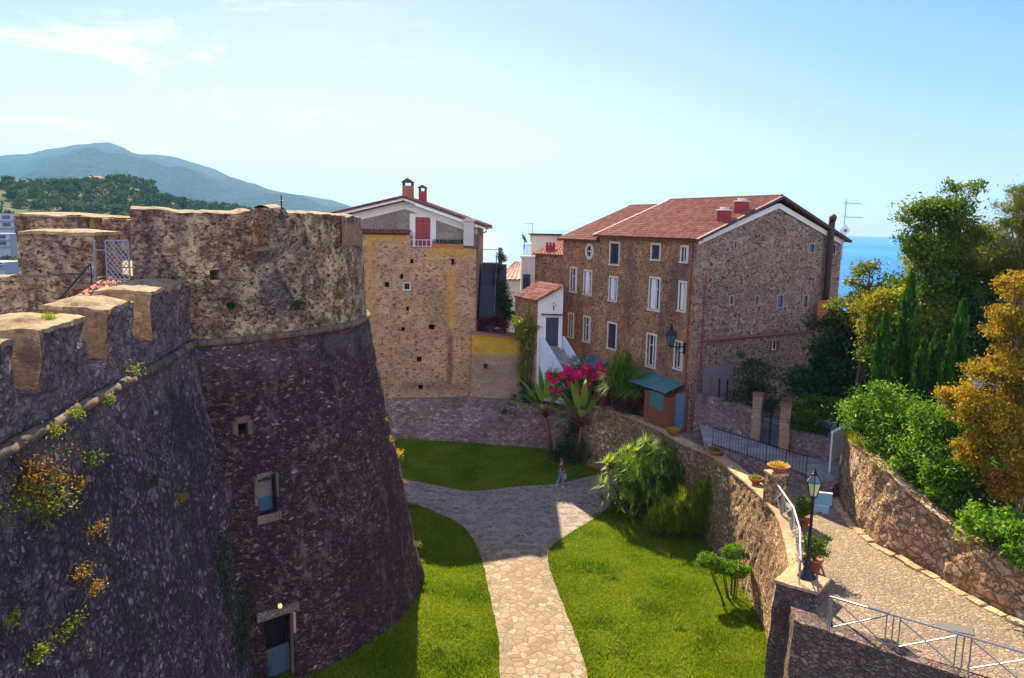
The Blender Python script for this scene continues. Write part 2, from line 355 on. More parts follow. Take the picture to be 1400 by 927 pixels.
m_annex = masonry('ochre topped annex wall', .3, [(0, (.28, .175, .12)), (1, (.44, .29, .18))], (.40, .27, .17), 1.8, (.02, .12), .5, .4, plaster=((.40, .28, .17), .48, .6, .9), stains=[((.17, .10, .09), .6, .55, .7, .7)],
    boxes=[((.6, .32, .03), (-.3, 4.75), (2.6, .85), .45, .5, .95, 'XZ')], bump=.8)
FC = [(0, (.10, .048, .036)), (.35, (.21, .112, .068)), (.7, (.42, .20, .105)), (1, (.55, .28, .14))]
m_facade = masonry('brown stone house front', .24, FC, (.53, .28, .14), 1.3, (.03, .16), .6, .45, plaster=((.58, .285, .14), .5, .66, .9), specks=((.09, .042, .034), 5.0, .54, .66), stains=[((.15, .08, .075), .35, .5, .68, .7)], bump=.9, bdist=.05)
m_gabright = masonry('speckled stone gable', .24, [(0, (.075, .036, .032)), (.35, (.19, .105, .078)), (.75, (.34, .215, .15)), (1, (.45, .31, .21))], (.42, .285, .195), 1.3, (.03, .16), .6, .45, plaster=((.44, .29, .19), .52, .68, .9), specks=((.09, .046, .04), 5.5, .54, .66),
    stains=[((.20, .12, .12), .3, .52, .7, .6)], bump=.9, bdist=.05)
m_retain = masonry('tan rubble retaining wall', .32, [(0, (.17, .10, .06)), (.4, (.32, .20, .115)), (.8, (.44, .30, .175)), (1, (.54, .41, .27))], (.20, .125, .075), 1.5, (.02, .13), .5, .45, stains=[((.13, .085, .07), .6, .55, .72, .6), ((.10, .11, .03), .7, .63, .75, .5)], bump=1.0, bdist=.12, gain=(1.25, 1.2, 1.1))
m_rwall = masonry('large stone garden wall', .52, [(0, (.13, .08, .05)), (.3, (.24, .15, .085)), (.65, (.33, .215, .12)), (.85, (.25, .20, .17)), (1, (.40, .32, .23))], (.19, .12, .07), 1.4, (.0, .13), .65, .55, plaster=((.29, .19, .105), .56, .7, 1.4), stains=[((.14, .08, .05), .7, .52, .7, .5)], bump=1.0, bdist=.11, gain=(1.4, 1.33, 1.2))
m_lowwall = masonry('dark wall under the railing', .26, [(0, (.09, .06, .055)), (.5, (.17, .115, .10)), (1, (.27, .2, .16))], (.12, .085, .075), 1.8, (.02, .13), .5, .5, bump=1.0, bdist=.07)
m_capstone = masonry('flat coping stones', .5, [(0, (.42, .26, .14)), (1, (.54, .37, .22))], (.28, .18, .11), 1, (.01, .05), .3, .35, bump=.6, bdist=.03)
# paving
def paving(name, cell, cols, joint, mw, warp, cols2=None, joint2=None, ysplit=None, bump=.6):
    s = SH(name); p = s.pos(); w = s.noise(1.1/cell, 2, .5)[1]
    wv = s.n('VectorMath', {0: s.n('VectorMath', {0: w, 1: (.5, .5, .5)}, operation='SUBTRACT').outputs[0], 'Scale': warp*cell}, operation='SCALE').outputs[0]
    pv = s.map(s.n('VectorMath', {0: p, 1: wv}, operation='ADD').outputs[0], (1/cell, 1/cell, .2/cell))
    vc = s.n('TexVoronoi', {'Vector': pv, 'Scale': 1.0}, feature='F1'); ve = s.n('TexVoronoi', {'Vector': pv, 'Scale': 1.0}, feature='DISTANCE_TO_EDGE')
    cr = s.n('SeparateColor', {0: vc.outputs['Color']}).outputs[0]; mm = s.mr(ve.outputs[0], *mw); fn = s.noise(5/cell, 5, .7)[0]
    fr = s.ramp(fn, [(.25, (.7,)*3), (.75, (1.25,)*3)])
    col = s.mix(mm, joint, s.mix(1.0, s.ramp(cr, cols), fr, 'MULTIPLY'))
    if cols2:
        c2 = s.mix(mm, joint2, s.mix(1.0, s.ramp(cr, cols2), fr, 'MULTIPLY'))
        y = s.n('SeparateXYZ', {0: p}).outputs[1]; f = s.mr(s.math('ADD', y, s.math('MULTIPLY', s.noise(.5, 3)[0], 1.5)), ysplit-.5, ysplit+.5); col = s.mix(f, col, c2)
    st = s.mr(s.noise(.5, 5, .65)[0], .45, .7); col = s.mix(s.math('MULTIPLY', st, .35), col, tuple(c*.6 for c in joint))
    h = s.math('ADD', mm, s.math('MULTIPLY', fn, .4)); return s.done(s.bsdf(col, .85, s.bump(h, bump, .03), .25))
m_flag = paving('irregular flagstones', .38, [(0, (.21, .145, .092)), (.45, (.29, .205, .132)), (.8, (.345, .25, .17)), (1, (.42, .32, .225))], (.20, .145, .095), (.015, .07), .6,
    [(0, (.17, .13, .105)), (.5, (.24, .185, .15)), (1, (.32, .255, .21))], (.36, .29, .24), 38.5)
m_cobble = paving('worn cobbled road', .15, [(0, (.21, .15, .095)), (.5, (.29, .21, .14)), (1, (.37, .28, .195))], (.21, .155, .105), (.02, .16), .5, bump=.8)
m_slab = paving('grey terrace flags', .6, [(0, (.22, .2, .2)), (1, (.34, .31, .3))], (.25, .22, .21), (.01, .05), .3)
# lawn
def lawnmat():
    s = SH('mown lawn'); a = s.noise(.45, 7, .72)[0]; b = s.noise(7, 7, .8)[0]; c = s.noise(1.6, 4, .6)[0]
    col = s.ramp(a, [(.32, (.05, .115, .008)), (.46, (.11, .18, .010)), (.57, (.16, .215, .013)), (.7, (.23, .23, .022))])
    col = s.mix(s.mr(c, .52, .7), col, (.09, .17, .006)); col = s.mix(1.0, col, s.ramp(b, [(.28, (.35, .4, .4)), (.72, (1.6, 1.5, 1.2))]), 'MULTIPLY')
    return s.done(s.bsdf(col, .9, s.bump(s.math('ADD', b, s.noise(40, 3, .7)[0]), 1.0, .08), .0))
m_lawn = lawnmat()
m_grass = leafmat('grass blades', (.04, .115, .008), (.26, .29, .02), .4, (.13, .20, .012))
def earthmat():
    s = SH('scrubby earth'); a = s.noise(.02, 6, .65)[0]; b = s.noise(.4, 5, .7)[0]
    col = s.ramp(a, [(.35, (.035, .06, .02)), (.55, (.07, .09, .025)), (.7, (.17, .15, .06))]); col = s.mix(1.0, col, s.ramp(b, [(.3, (.6,)*3), (.7, (1.3,)*3)]), 'MULTIPLY')
    return s.done(s.bsdf(col, .95, s.bump(b, .6, .5), .1))
m_earth = earthmat()
def mountmat():
    s = SH('haze blue forested mountain'); a = s.noise(.004, 6, .65)[0]; b = s.noise(.03, 6, .75)[0]
    col = s.ramp(a, [(.35, (.005, .04, .06)), (.6, (.012, .065, .075)), (.75, (.03, .09, .08))]); col = s.mix(1.0, col, s.ramp(b, [(.3, (.45,)*3), (.7, (1.5,)*3)]), 'MULTIPLY')  # forest colour turned blue, distance haze painted into it
    return s.done(s.bsdf(col, .95, s.bump(b, 1.0, 25), .05))
m_mount = mountmat()
def seamat():
    s = SH('open sea'); p = s.pos(); a = s.noise(.035, 5, .6, vec=s.map(p, (1, .45, 1)))[0]; b = s.noise(.0016, 4, .6, vec=s.map(p, (1, .25, 1)))[0]
    col = s.mix(s.mr(b, .4, .65), (.003, .14, .42), (.008, .22, .55))
    return s.done(s.bsdf(col, .38, s.bump(a, .6, 3.0), .1))
m_sea = seamat()
# plain things
m_white = plain('white painted plaster', (.72, .66, .58), .85, bump=.15); m_cream = plain('cream plaster', (.62, .52, .40), .85, bump=.15); m_pink = plain('pinkish grey plaster', (.50, .42, .36), .9, bump=.2)
m_trim = plain('pale stone window trim', (.60, .53, .43), .8, bump=.2); m_whitewood = plain('white painted wood', (.74, .74, .72), .5)
m_redwood = plain('red painted shutter', (.30, .035, .032), .5); m_orange = plain('orange stained slats', (.50, .13, .025), .6); m_brown = plain('red brown wood', (.20, .055, .03), .5)
m_navy = plain('dark blue paint', (.02, .03, .06), .4); m_iron = plain('dark wrought iron', (.025, .025, .035), .45, .6); m_galv = plain('galvanised steel', (.36, .38, .42), .4, .8); m_dull = plain('dull zinc', (.17, .18, .21), .6); m_rail = plain('white enamelled rail', (.8, .8, .8), .3)
m_bluegrey = plain('blue grey enamel', (.10, .14, .19), .4); m_terra = plain('terracotta', (.42, .12, .045), .75, bump=.2); m_chim = plain('red chimney render', (.26, .032, .025), .8, bump=.3); m_brick = plain('chimney brick', (.30, .11, .07), .85, bump=.4, vs=8)
m_fascia = plain('dark verge tile', (.07, .035, .035), .7); m_dark = plain('dark interior', (.012, .011, .012), .9); m_soil = plain('flower bed soil', (.06, .04, .025), .95, bump=.4); m_bark = plain('grey brown bark', (.10, .07, .05), .95, bump=.6, vs=5)
m_board = plain('weathered pale board', (.38, .34, .29), .7); m_steps = plain('dark slate steps', (.05, .055, .075), .7); m_ochstone = plain('reddish joint', (.2, .09, .06), .9)
def glass(name, col, rough=.08): 
    s = SH(name); return s.done(s.bsdf(col, rough, None, .6))
m_pane = glass('dark window glass', (.02, .035, .045)); m_teal = glass('teal canopy glass', (.045, .17, .18), .2); m_lampglass = glass('frosted lamp glass', (.55, .50, .25), .25); m_doorglass = glass('pale door glass', (.09, .20, .25), .12)
def tilemat(name, a, b, c):
    s = SH(name); t = s.n('Attribute', attribute_name='tint').outputs['Fac']; col = s.ramp(t, [(0, a), (.5, b), (1, c)])
    f = s.noise(6, 5, .7)[0]; col = s.mix(1.0, col, s.ramp(f, [(.3, (.7,)*3), (.7, (1.25,)*3)]), 'MULTIPLY'); g = s.mr(s.noise(.9, 5, .65)[0], .52, .7)
    col = s.mix(s.math('MULTIPLY', g, .35), col, (.10, .07, .055)); return s.done(s.bsdf(col, .8, s.bump(f, .3, .02), .25))
m_tile = tilemat('purple brown roof tile', (.15, .042, .032), (.26, .072, .046), (.36, .12, .07)); m_tilered = tilemat('orange roof tile', (.30, .10, .05), (.45, .17, .09), (.55, .28, .18)); m_tilepink = tilemat('pale pink roof tile', (.42, .21, .16), (.50, .28, .2), (.58, .36, .28))
# foliage
m_lfdark = leafmat('dark evergreen leaf', (.008, .03, .016), (.07, .13, .035), .22, (.025, .065, .024)); m_lfgreen = leafmat('bright green leaf', (.03, .11, .010), (.26, .42, .04), .4, (.10, .24, .018))
m_lfmid = leafmat('mid green leaf', (.018, .06, .010), (.25, .30, .03), .38, (.085, .155, .018)); m_lfyel = leafmat('yellow green leaf', (.07, .12, .012), (.36, .34, .03), .4, (.18, .22, .02)); m_lfgold = leafmat('golden autumn leaf', (.13, .075, .010), (.52, .34, .035), .4, (.33, .20, .018))
m_lfrust = leafmat('rust tinged leaf', (.16, .06, .012), (.42, .22, .03), .35); m_lfcyp = leafmat('cypress needle', (.006, .04, .008), (.11, .23, .02), .25, (.03, .11, .014)); m_pine = leafmat('pine needle', (.02, .055, .012), (.26, .25, .03), .35, (.12, .15, .018))
m_palm = leafmat('fan palm blade', (.02, .075, .008), (.34, .46, .035), .36, (.11, .23, .018)); m_olive = leafmat('olive green sprays', (.045, .085, .008), (.42, .47, .03), .38, (.18, .26, .015)); m_banana = leafmat('broad strelitzia leaf', (.04, .12, .02), (.30, .42, .05), .35, (.13, .26, .03)); m_palmdark = leafmat('shade dark palm leaf', (.012, .03, .008), (.06, .10, .02), .2); m_mag = leafmat('magenta bracts', (.55, .012, .12), (.92, .06, .28), .35, (.8, .022, .18))
m_redfl = leafmat('red orange bloom', (.5, .04, .02), (.8, .2, .03), .3); m_yelfl = leafmat('yellow bloom', (.55, .36, .02), (.75, .55, .04), .35); m_whitefl = leafmat('pale bloom', (.6, .55, .42), (.8, .75, .62), .3); m_plum = leafmat('plum leaf', (.05, .008, .02), (.16, .02, .05), .3); m_bluefl = leafmat('blue bloom', (.05, .07, .4), (.1, .12, .6), .3)
m_wood = leafmat('distant woodland', (.014, .05, .026), (.17, .21, .05), .1, (.05, .11, .042), .8, spec=0.0); m_dry = leafmat('dry straw plant', (.22, .12, .03), (.45, .30, .06), .35)
# ------------------------------------------------------------------ terrain
SEA = -22.0
TC = (-14.3, 31.6)                      # centre of the round bastion
def zl(x, y):
    d = math.hypot(x-TC[0], y-TC[1])
    return .9*sstep(14.5, 9.8, d)*sstep(38, 26, y)+.5*sstep(24, 10, y)*sstep(0, -6, x)+.05*mnoise.noise(Vector((x*.3, y*.3, 0)))
_cr = [(PY(px, y, 600.0)) for px, y in [(-900, 240), (-200, 250), (0, 256), (60, 260), (130, 259), (165, 252), (200, 257), (235, 273), (270, 278), (310, 283), (350, 288), (400, 297), (470, 322), (560, 365), (640, 420)]]
_az = [math.atan2(p.x, p.y) for p in _cr]; _cz = [p.z-4 for p in _cr]
def crest(az): return float(np.interp(az, _az, _cz))
def H(x, y):
    r = math.hypot(x-4, y-38); az = math.atan2(x, y); R = math.hypot(x, y)
    left = sstep(-.16, -.30, az) if y > 0 else 1.0
    low = -14*left+(-36)*(1-left)
    z = -.6+(low+.6)*sstep(52, 165, r)
    if y > 0 and az < -.1 and R > 180:
        c = crest(az); k = sstep(230, 640, R)*(1-.9*sstep(680, 1150, R)); z = low+(max(c, low)-low)*k
        z += (6*mnoise.noise(Vector((x*.012, y*.012, 0)))+2.5*mnoise.noise(Vector((x*.04, y*.04, 3))))*sstep(250, 400, R)
        z += (-36-z)*sstep(900, 1500, R)
    elif R > 400: z += (-36-z)*sstep(400, 900, R)
    return z
rows = []; rr = [1, 15, 30, 45, 60, 75, 90, 105, 120, 140, 160, 185, 210, 240]+[240+18*i for i in range(1, 40)]+[1000, 1100, 1200, 1350, 1500]
azs = [rad(-60+1.0*i) for i in range(0, 111)]+[rad(60+15*i) for i in range(0, 16)]
for R in rr: rows.append([(R*math.sin(a), R*math.cos(a), H(R*math.sin(a), R*math.cos(a))) for a in azs])
g = MB(); g.grid(rows, closed=True); kind(g.build('ground', m_earth, smooth=True), 'structure')
# far mountain
prof = [(-900, 225), (-300, 222), (0, 218), (30, 216), (60, 211), (95, 204), (130, 200), (150, 201), (170, 207), (185, 214), (205, 215), (240, 224), (290, 236), (340, 256), (380, 264), (420, 270), (450, 274), (470, 279), (490, 288), (520, 302), (560, 322)]
pz = [PY(px, y, 4300.0) for px, y in prof]; pa = [p.x/p.y for p in pz]; ph = [p.z for p in pz]
rows = []
for Y in [1500, 1700, 1900, 2100, 2300, 2500, 2700, 2900, 3100, 3300, 3500, 3700, 3900, 4050, 4200, 4300, 4400, 4600, 5000, 5600]:
    row = []
    for i in range(140):
        t = -1.45+i*.0096; c = float(np.interp(t, pa, ph)); k = sstep(1500, 4300, Y) if Y <= 4300 else 1-sstep(4300, 5800, Y)
        x = t*Y; n = mnoise.fractal(Vector((x*.0012, Y*.0012, 0)), 1.0, 2.0, 5)*150*math.sin(math.pi*min(1, max(0, k)))+mnoise.noise(Vector((x*.012, Y*.012, 5)))*7
        row.append((x, Y, max(-33, -32+(c+32)*k+n)))
    rows.append(row)
g = MB(); g.grid(rows); kind(g.build('mountain', m_mount, smooth=True), 'structure')
g = MB(); rows = []
for R in [60, 150, 300, 600, 1000, 1600, 2500, 4000, 6000, 9000]: rows.append([(R*math.sin(a), R*math.cos(a), SEA) for a in [rad(4*i) for i in range(90)]])
g.grid(rows, closed=True); kind(g.build('sea', m_sea), 'structure')
# lawn
LAWN = [(-14, 4), (10.5, 4), (10.0, 20), (10.4, 27.9), (11.1, 30.5), (11.9, 33.4), (11.8, 38), (11.2, 42), (10, 45.5), (8.5, 49), (6.5, 52), (5.0, 55.8), (-15, 60.0), (-15, 30)]
lawn = sheet(LAWN, lambda x, y: zl(x, y), .6).build('lawn', m_lawn, smooth=True); kind(lawn, 'structure')
_pp = [(803, 927), (797, 897), (786, 868), (777, 845), (766, 818), (757.6, 797.6), (750, 772), (749, 760), (754, 748), (773, 734), (809, 710.5), (833, 692), (843, 675), (845, 655), (825, 649), (793, 655), (757.6, 662), (718, 665), (678, 669), (643, 672), (620, 669), (599, 664), (559.6, 657), (500, 646),
       (500, 672), (566, 690.7), (585, 696), (599, 702.6), (619, 711), (635, 722), (644, 733), (651, 746), (657, 763), (662.6, 782), (668, 808), (672, 829), (678, 853), (682, 880), (684, 927)]
PATH = [PZ(x, y, 0) for x, y in _pp]
PATH = [(p.x, p.y) for p in PATH]; PATH += [(-.3, 22), (-.5, 6), (3.6, 6), (3.2, 22)]
PATHS = [(p.x, p.y) for p in resample(smoothline([(x, y, 0) for x, y in PATH[:39]], 3), .45)]+PATH[39:]
PATHS = [(x+.05*nz((x*2.2, y*2.2, 1)), y+.05*nz((x*2.2, y*2.2, 9))) for x, y in PATHS]
kind(sheet(PATHS, lambda x, y: zl(x, y)+.03, .6).build('stone_path', m_flag, smooth=True), 'structure')
# grass blades
EDGE = resample([(x, y, 0) for x, y in PATHS], .5)
N = 210000; X = rng.uniform(-10, 12, N); Y = 24+(rng.random(N)**1.5)*34
def arr_inpoly(X, Y, P):
    c = np.zeros(len(X), bool); n = len(P); j = n-1
    for i in range(n):
        xi, yi, xj, yj = P[i][0], P[i][1], P[j][0], P[j][1]
        if yi != yj: c ^= ((yi > Y) != (yj > Y)) & (X < (xj-xi)*(Y-yi)/(yj-yi)+xi)
        j = i
    return c
k = arr_inpoly(X, Y, LAWN) & ~arr_inpoly(X, Y, PATHS) & (np.hypot(X-TC[0], Y-TC[1]) > 9.6)
X, Y = X[k], Y[k]
ed = [p for p in EDGE if 24 < p.y < 60]; ed = [ed[i] for i in rng.integers(0, len(ed)-1, 16000)]; ex_ = np.array([p.x for p in ed])+rng.normal(0, .3, 16000); ey_ = np.array([p.y for p in ed])+rng.normal(0, .3, 16000)
inn_ = arr_inpoly(ex_, ey_, PATHS)
keep = (~inn_) | (rng.random(16000) < .16); X = np.concatenate([X, ex_[keep]]); Y = np.concatenate([Y, ey_[keep]]); k2 = np.hypot(X-TC[0], Y-TC[1]) > 9.6; X, Y = X[k2], Y[k2]; N = len(X); Z = np.array([zl(a, b) for a, b in zip(X, Y)])
pat = np.array([nz((a*.55, b*.55, 4)) for a, b in zip(X, Y)]); h = rng.uniform(.04, .11, N)*(1+np.clip(pat*2.6-.5, 0, 1.0)); an = rng.uniform(0, 6.28, N); w = rng.uniform(.012, .03, N)
lx, ly = rng.normal(0, .03, N), rng.normal(0, .03, N); V = np.empty((N, 3, 3))
V[:, 0] = np.stack([X-np.cos(an)*w, Y-np.sin(an)*w, Z-.01], 1); V[:, 1] = np.stack([X+np.cos(an)*w, Y+np.sin(an)*w, Z-.01], 1); V[:, 2] = np.stack([X+lx, Y+ly, Z+h], 1)
gr = np_mesh('grass', V.reshape(-1, 3), np.arange(3*N).reshape(-1, 3), m_grass, None, np.clip(rng.normal(.52, .24, N)-np.clip(pat, -.3, 1)*.6, 0, 1)); kind(gr, 'stuff')
# ------------------------------------------------------------------ foliage generators
def leaf_arrays(C, size, asp=.5, up=0.0, droop=None, flat=0.0, dirs=None):
    n = len(C); d = rng.normal(size=(n, 3)) if dirs is None else dirs+rng.normal(size=(n, 3))*.25
    d[:, 2] += up; d /= np.linalg.norm(d, axis=1)[:, None]+1e-9
    q = rng.normal(size=(n, 3)); q[:, 2] *= (1-flat); s_ = np.cross(d, q); s_ /= np.linalg.norm(s_, axis=1)[:, None]+1e-9
    L = (size*rng.uniform(.65, 1.3, n))[:, None]; nr = np.cross(d, s_)*L*.12
    V = np.stack([C-d*L*.5, C+s_*L*asp*.5+nr, C+d*L*.5, C-s_*L*asp*.5+nr], 1)
    return V
def leaves(name, mat, C, size, tint, parent=None, **kw):
    V = leaf_arrays(C, size, **kw); n = len(C)
    return np_mesh(name, V.reshape(-1, 3), np.arange(4*n).reshape(-1, 4), mat, parent, np.clip(tint, 0, 1))
def blob(c, r, n, hollow=.45):
    u = rng.normal(size=(n, 3)); u /= np.linalg.norm(u, axis=1)[:, None]; k = (hollow+(1-hollow)*rng.random(n))[:, None]
    return np.array(c)+u*k*np.array(r)
def crown_points(ells, nclump, nleaf, cr, squash=.65):
    """clump centres spread through ellipsoids, leaves round each clump; returns centres, tints, clump centres"""
    vol = np.array([e[3]*e[4]*e[5] for e in ells])**.67; vol = vol/vol.sum(); P = []; T = []; CC = []
    for e, f in zip(ells, vol):
        k = max(1, int(round(nclump*f))); cc = blob(e[:3], e[3:6], k, .35)
        for c in cc:
            r = cr*rng.uniform(.6, 1.35); m = max(4, int(nleaf/nclump*rng.uniform(.6, 1.4)))
            P.append(c+rng.normal(size=(m, 3))*np.array([r, r, r*squash])*.55); b = rng.normal(.5, .17); T.append(rng.normal(b, .12, m)); CC.append(c)
    return np.concatenate(P), np.concatenate(T), np.array(CC)
def tree(name, label, cat, base, top, ells, nclump, nleaf, cr, lsize, mat, trunk_r=.2, group=None, lmat2=None, f2=0.0, limbs=14, squash=.65, leafkw=None, bark=None):
    base = Vector(base); t = thing(name, label, cat, base, group); P, T, CC = crown_points(ells, nclump, nleaf, cr, squash)
    mb = MB(); tp = Vector(top); mid = base.lerp(tp, .5)+Vector((random.uniform(-.3, .3), random.uniform(-.3, .3), 0))
    mb.tube([base-Vector((0, 0, .3)), base.lerp(mid, .5), mid, mid.lerp(tp, .5), tp], [trunk_r*1.25, trunk_r, trunk_r*.85, trunk_r*.6, trunk_r*.3], 9)
    for c in CC[rng.choice(len(CC), min(limbs, len(CC)), replace=False)]:
        c = Vector(c); k = min(.95, max(.25, (c.z-base.z)/max(.1, tp.z-base.z)*.6)); a = base.lerp(tp, k) if k > .5 else base.lerp(mid, k*2)
        m2 = a.lerp(c, .5)+Vector((random.uniform(-.2, .2), random.uniform(-.2, .2), .15)); mb.tube([a, m2, c], [trunk_r*.42, trunk_r*.26, trunk_r*.08], 6)
    mb.build('trunk', bark or m_bark, t, smooth=True)
    if lmat2 is not None:
        k = rng.random(len(P)) < f2; leaves('blossom', lmat2, P[k], lsize, T[k], t, **(leafkw or {})); P, T = P[~k], T[~k]
    leaves('crown', mat, P, lsize, T, t, **(leafkw or {}))
    return t
def shrub(name, label, cat, base, ells, nclump, nleaf, cr, lsize, mat, group=None, extra=(), squash=.8, stems=8, leafkw=None, partname='foliage'):
    base = Vector(base); t = thing(name, label, cat, base, group); P, T, CC = crown_points(ells, nclump, nleaf, cr, squash); mb = MB()
    for c in CC[rng.choice(len(CC), min(stems, len(CC)), replace=False)]:
        c = Vector(c); a = Vector((base.x+(c.x-base.x)*.3, base.y+(c.y-base.y)*.3, base.z)); mb.tube([a, a.lerp(c, .5)+Vector((0, 0, .1)), c], [.035, .025, .01], 5)
    mb.build('stem', m_bark, t); leaves(partname, mat, P, lsize, T, t, **(leafkw or {}))
    for nm, mt, n, ls in extra:
        i = rng.choice(len(P), n); nn = P[i]+rng.normal(size=(n, 3))*lsize*.3; leaves(nm, mt, nn, ls, rng.random(n), t)
    return t
# ------------------------------------------------------------------ woods and villas on the far hill
cnt = 0; PP = []; TT = []; SS = []
while cnt < 2300:
    az = rng.uniform(rad(-40), rad(-10)); R = 235+420*rng.random()**.75; x, y = R*math.sin(az), R*math.cos(az); z = H(x, y)
    q = nz((x*.013, y*.013, 8))
    if q > .36 or z < -21: continue
    r = rng.uniform(2.0, 4.3)*(1 if R > 330 else .8); m = 46; c = np.array([x, y, z+r*.75]); P = blob(c, (r, r, r*.8), m, .6); P = P[P[:, 2] > z]; b = rng.normal(.42, .2)
    PP.append(P); TT.append(rng.normal(b, .1, len(P))+np.clip((P[:, 2]-c[2])/r*.0, -.2, .3)); SS.append(np.full(len(P), r*.55)); cnt += 1
kind(leaves('woodland', m_wood, np.concatenate(PP), np.concatenate(SS), np.concatenate(TT), None, asp=.8), 'stuff')
def far_pine(px, ytop, Y, r, label):
    p = PY(px, ytop, Y); z0 = H(p.x, p.y); t = thing('umbrella_pine', label, 'tree', (p.x, p.y, z0), 'trees on the crest of the green hill')
    mb = MB(); mb.tube([(p.x, p.y, z0-1), (p.x, p.y, p.z-r*.5)], [.6, .4], 7); mb.build('trunk', m_bark, t)
    P, T, _ = crown_points([(p.x, p.y, p.z-r*.45, r, r, r*.42)], 26, 420, r*.35); leaves('crown', m_wood, P, r*.24, T*.6, t, asp=.8)
far_pine(10, 240, 560, 5.2, 'wide umbrella pine at the far left end of the hill crest')
far_pine(165, 239, 590, 5.0, 'tall dark tree on the highest point of the hill crest')
far_pine(184, 241, 590, 4.0, 'smaller dark tree just right of the highest crest tree')
far_pine(206, 245, 585, 4.2, 'round dark tree where the hill crest starts to drop')
def villa(px, py, Y, w, d, h, label, pitched=False, n=4):
    p = PY(px, py, Y); t = thing('far_villa', label, 'house', (p.x, p.y, p.z), 'villas on the green hill'); x, y, z = p
    b = MB(); b.box((x, y, z+h/2-3), (w, d, h+6)); b.build('wall', m_white, t)
    r = MB()
    if pitched: r.hexa([(x-w*.55, y-d*.6, z+h), (x+w*.55, y-d*.6, z+h), (x+w*.55, y+d*.6, z+h), (x-w*.55, y+d*.6, z+h), (x-w*.4, y-.1, z+h+1.6), (x+w*.4, y-.1, z+h+1.6), (x+w*.4, y+.1, z+h+1.6), (x-w*.4, y+.1, z+h+1.6)])
    else: r.box((x, y, z+h+.25), (w+.8, d+.8, .5))
    r.build('roof', m_tilepink if pitched else m_pink, t)
    for i in range(n):
        q = MB(); q.box((x-w/2+(i+.5)*w/n, y-d/2-.02, z+h*.5), (w/n*.45, .3, h*.45)); q.build('window', m_pane, t)
villa(131, 249, 560, 9, 8, 2.6, 'low villa with pink roof on the hill crest', True)
villa(40, 253, 540, 13, 8, 3.2, 'long white villa beside the umbrella pine on the hill')
villa(70, 257, 515, 10, 7, 2.6, 'white villa lower down right of the long white villa', n=5)
m_farwall = plain('blue grey render', (.30, .33, .37), .9)  # even blue grey plaster for the valley blocks
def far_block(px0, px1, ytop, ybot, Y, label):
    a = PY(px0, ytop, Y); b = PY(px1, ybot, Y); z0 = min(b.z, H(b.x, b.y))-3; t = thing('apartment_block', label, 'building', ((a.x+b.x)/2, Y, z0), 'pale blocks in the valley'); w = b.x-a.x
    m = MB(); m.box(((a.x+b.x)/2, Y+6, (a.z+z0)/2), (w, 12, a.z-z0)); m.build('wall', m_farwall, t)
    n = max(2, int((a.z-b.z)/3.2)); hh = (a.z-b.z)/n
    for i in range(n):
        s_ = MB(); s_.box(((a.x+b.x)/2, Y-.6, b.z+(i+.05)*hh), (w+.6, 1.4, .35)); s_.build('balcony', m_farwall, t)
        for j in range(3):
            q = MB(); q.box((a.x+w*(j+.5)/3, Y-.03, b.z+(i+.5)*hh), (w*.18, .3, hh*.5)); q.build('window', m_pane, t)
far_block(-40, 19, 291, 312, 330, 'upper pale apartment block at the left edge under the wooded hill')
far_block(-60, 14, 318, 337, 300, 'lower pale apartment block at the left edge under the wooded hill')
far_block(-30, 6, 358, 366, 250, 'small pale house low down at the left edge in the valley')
# ------------------------------------------------------------------ castle
def scarpR(z): return 10.7+(8.25-10.7)*z/12.1
def cxo(Y): return -8.58-(Y-13.53)*.135           # outer line of the curtain cordon
def tower_hit(px, py, rf=scarpR):
    d = ray(px, py); t = 12.0
    while t < 70:
        q = CAM+d*t
        if math.hypot(q[0]-TC[0], q[1]-TC[1]) < rf(q[2]): break
        t += .01
    return Vector(q), math.degrees(math.atan2(q[1]-TC[1], q[0]-TC[0]))
def curtain_hit(px, py):
    d = ray(px, py); t = 3.0
    while t < 60:
        q = CAM+d*t; bt = 2.1*max(0, 12.1-q[2])/12.1
        if q[0] < cxo(q[1])+bt: break
        t += .01
    return Vector(q)
def ringp(th, R, z): a = rad(th); return Vector((TC[0]+R*math.cos(a), TC[1]+R*math.sin(a), z))
def subdiv(a, b, step, cuts=()):
    pts = sorted(set([a, b]+[c for c in cuts if a < c < b])); out = [pts[0]]
    for p, q in zip(pts[:-1], pts[1:]):
        n = max(1, int(round((q-p)/step))); out += [p+(q-p)*(i+1)/n for i in range(n)]
    return out
def holed_grid(us, vs, fn, holes, inward, m=0):
    """surface fn(u,v) with rectangular holes (u0,u1,v0,v1,depth) and reveals; inward(u,v) is the direction into the wall"""
    mb = MB(); rows = [[fn(u, v) for u in us] for v in vs]
    def inside(i, j):
        u = (us[j]+us[j+1])/2; v = (vs[i]+vs[i+1])/2
        return any(h[0] < u < h[1] and h[2] < v < h[3] for h in holes)
    mb.grid(rows, m, skip=inside)
    for u0, u1, v0, v1, dp in holes:
        uu = [u for u in us if u0-1e-6 <= u <= u1+1e-6]; vv = [v for v in vs if v0-1e-6 <= v <= v1+1e-6]
        loop = [(u, v0) for u in uu]+[(u1, v) for v in vv[1:]]+[(u, v1) for u in uu[::-1][1:]]+[(u0, v) for v in vv[::-1][1:-1]]
        a = [fn(u, v) for u, v in loop]; b = [p+inward(u, v)*dp for p, (u, v) in zip(a, loop)]; n = len(a)
        mb.add(a+b, [(i, (i+1) % n, n+(i+1) % n, n+i) for i in range(n)], m)
    return mb
def vnoise(p, f, a): 
    p = Vector(p); return p+mnoise.noise_vector(p*f)*a+mnoise.noise_vector(p*f*3.1)*a*.4
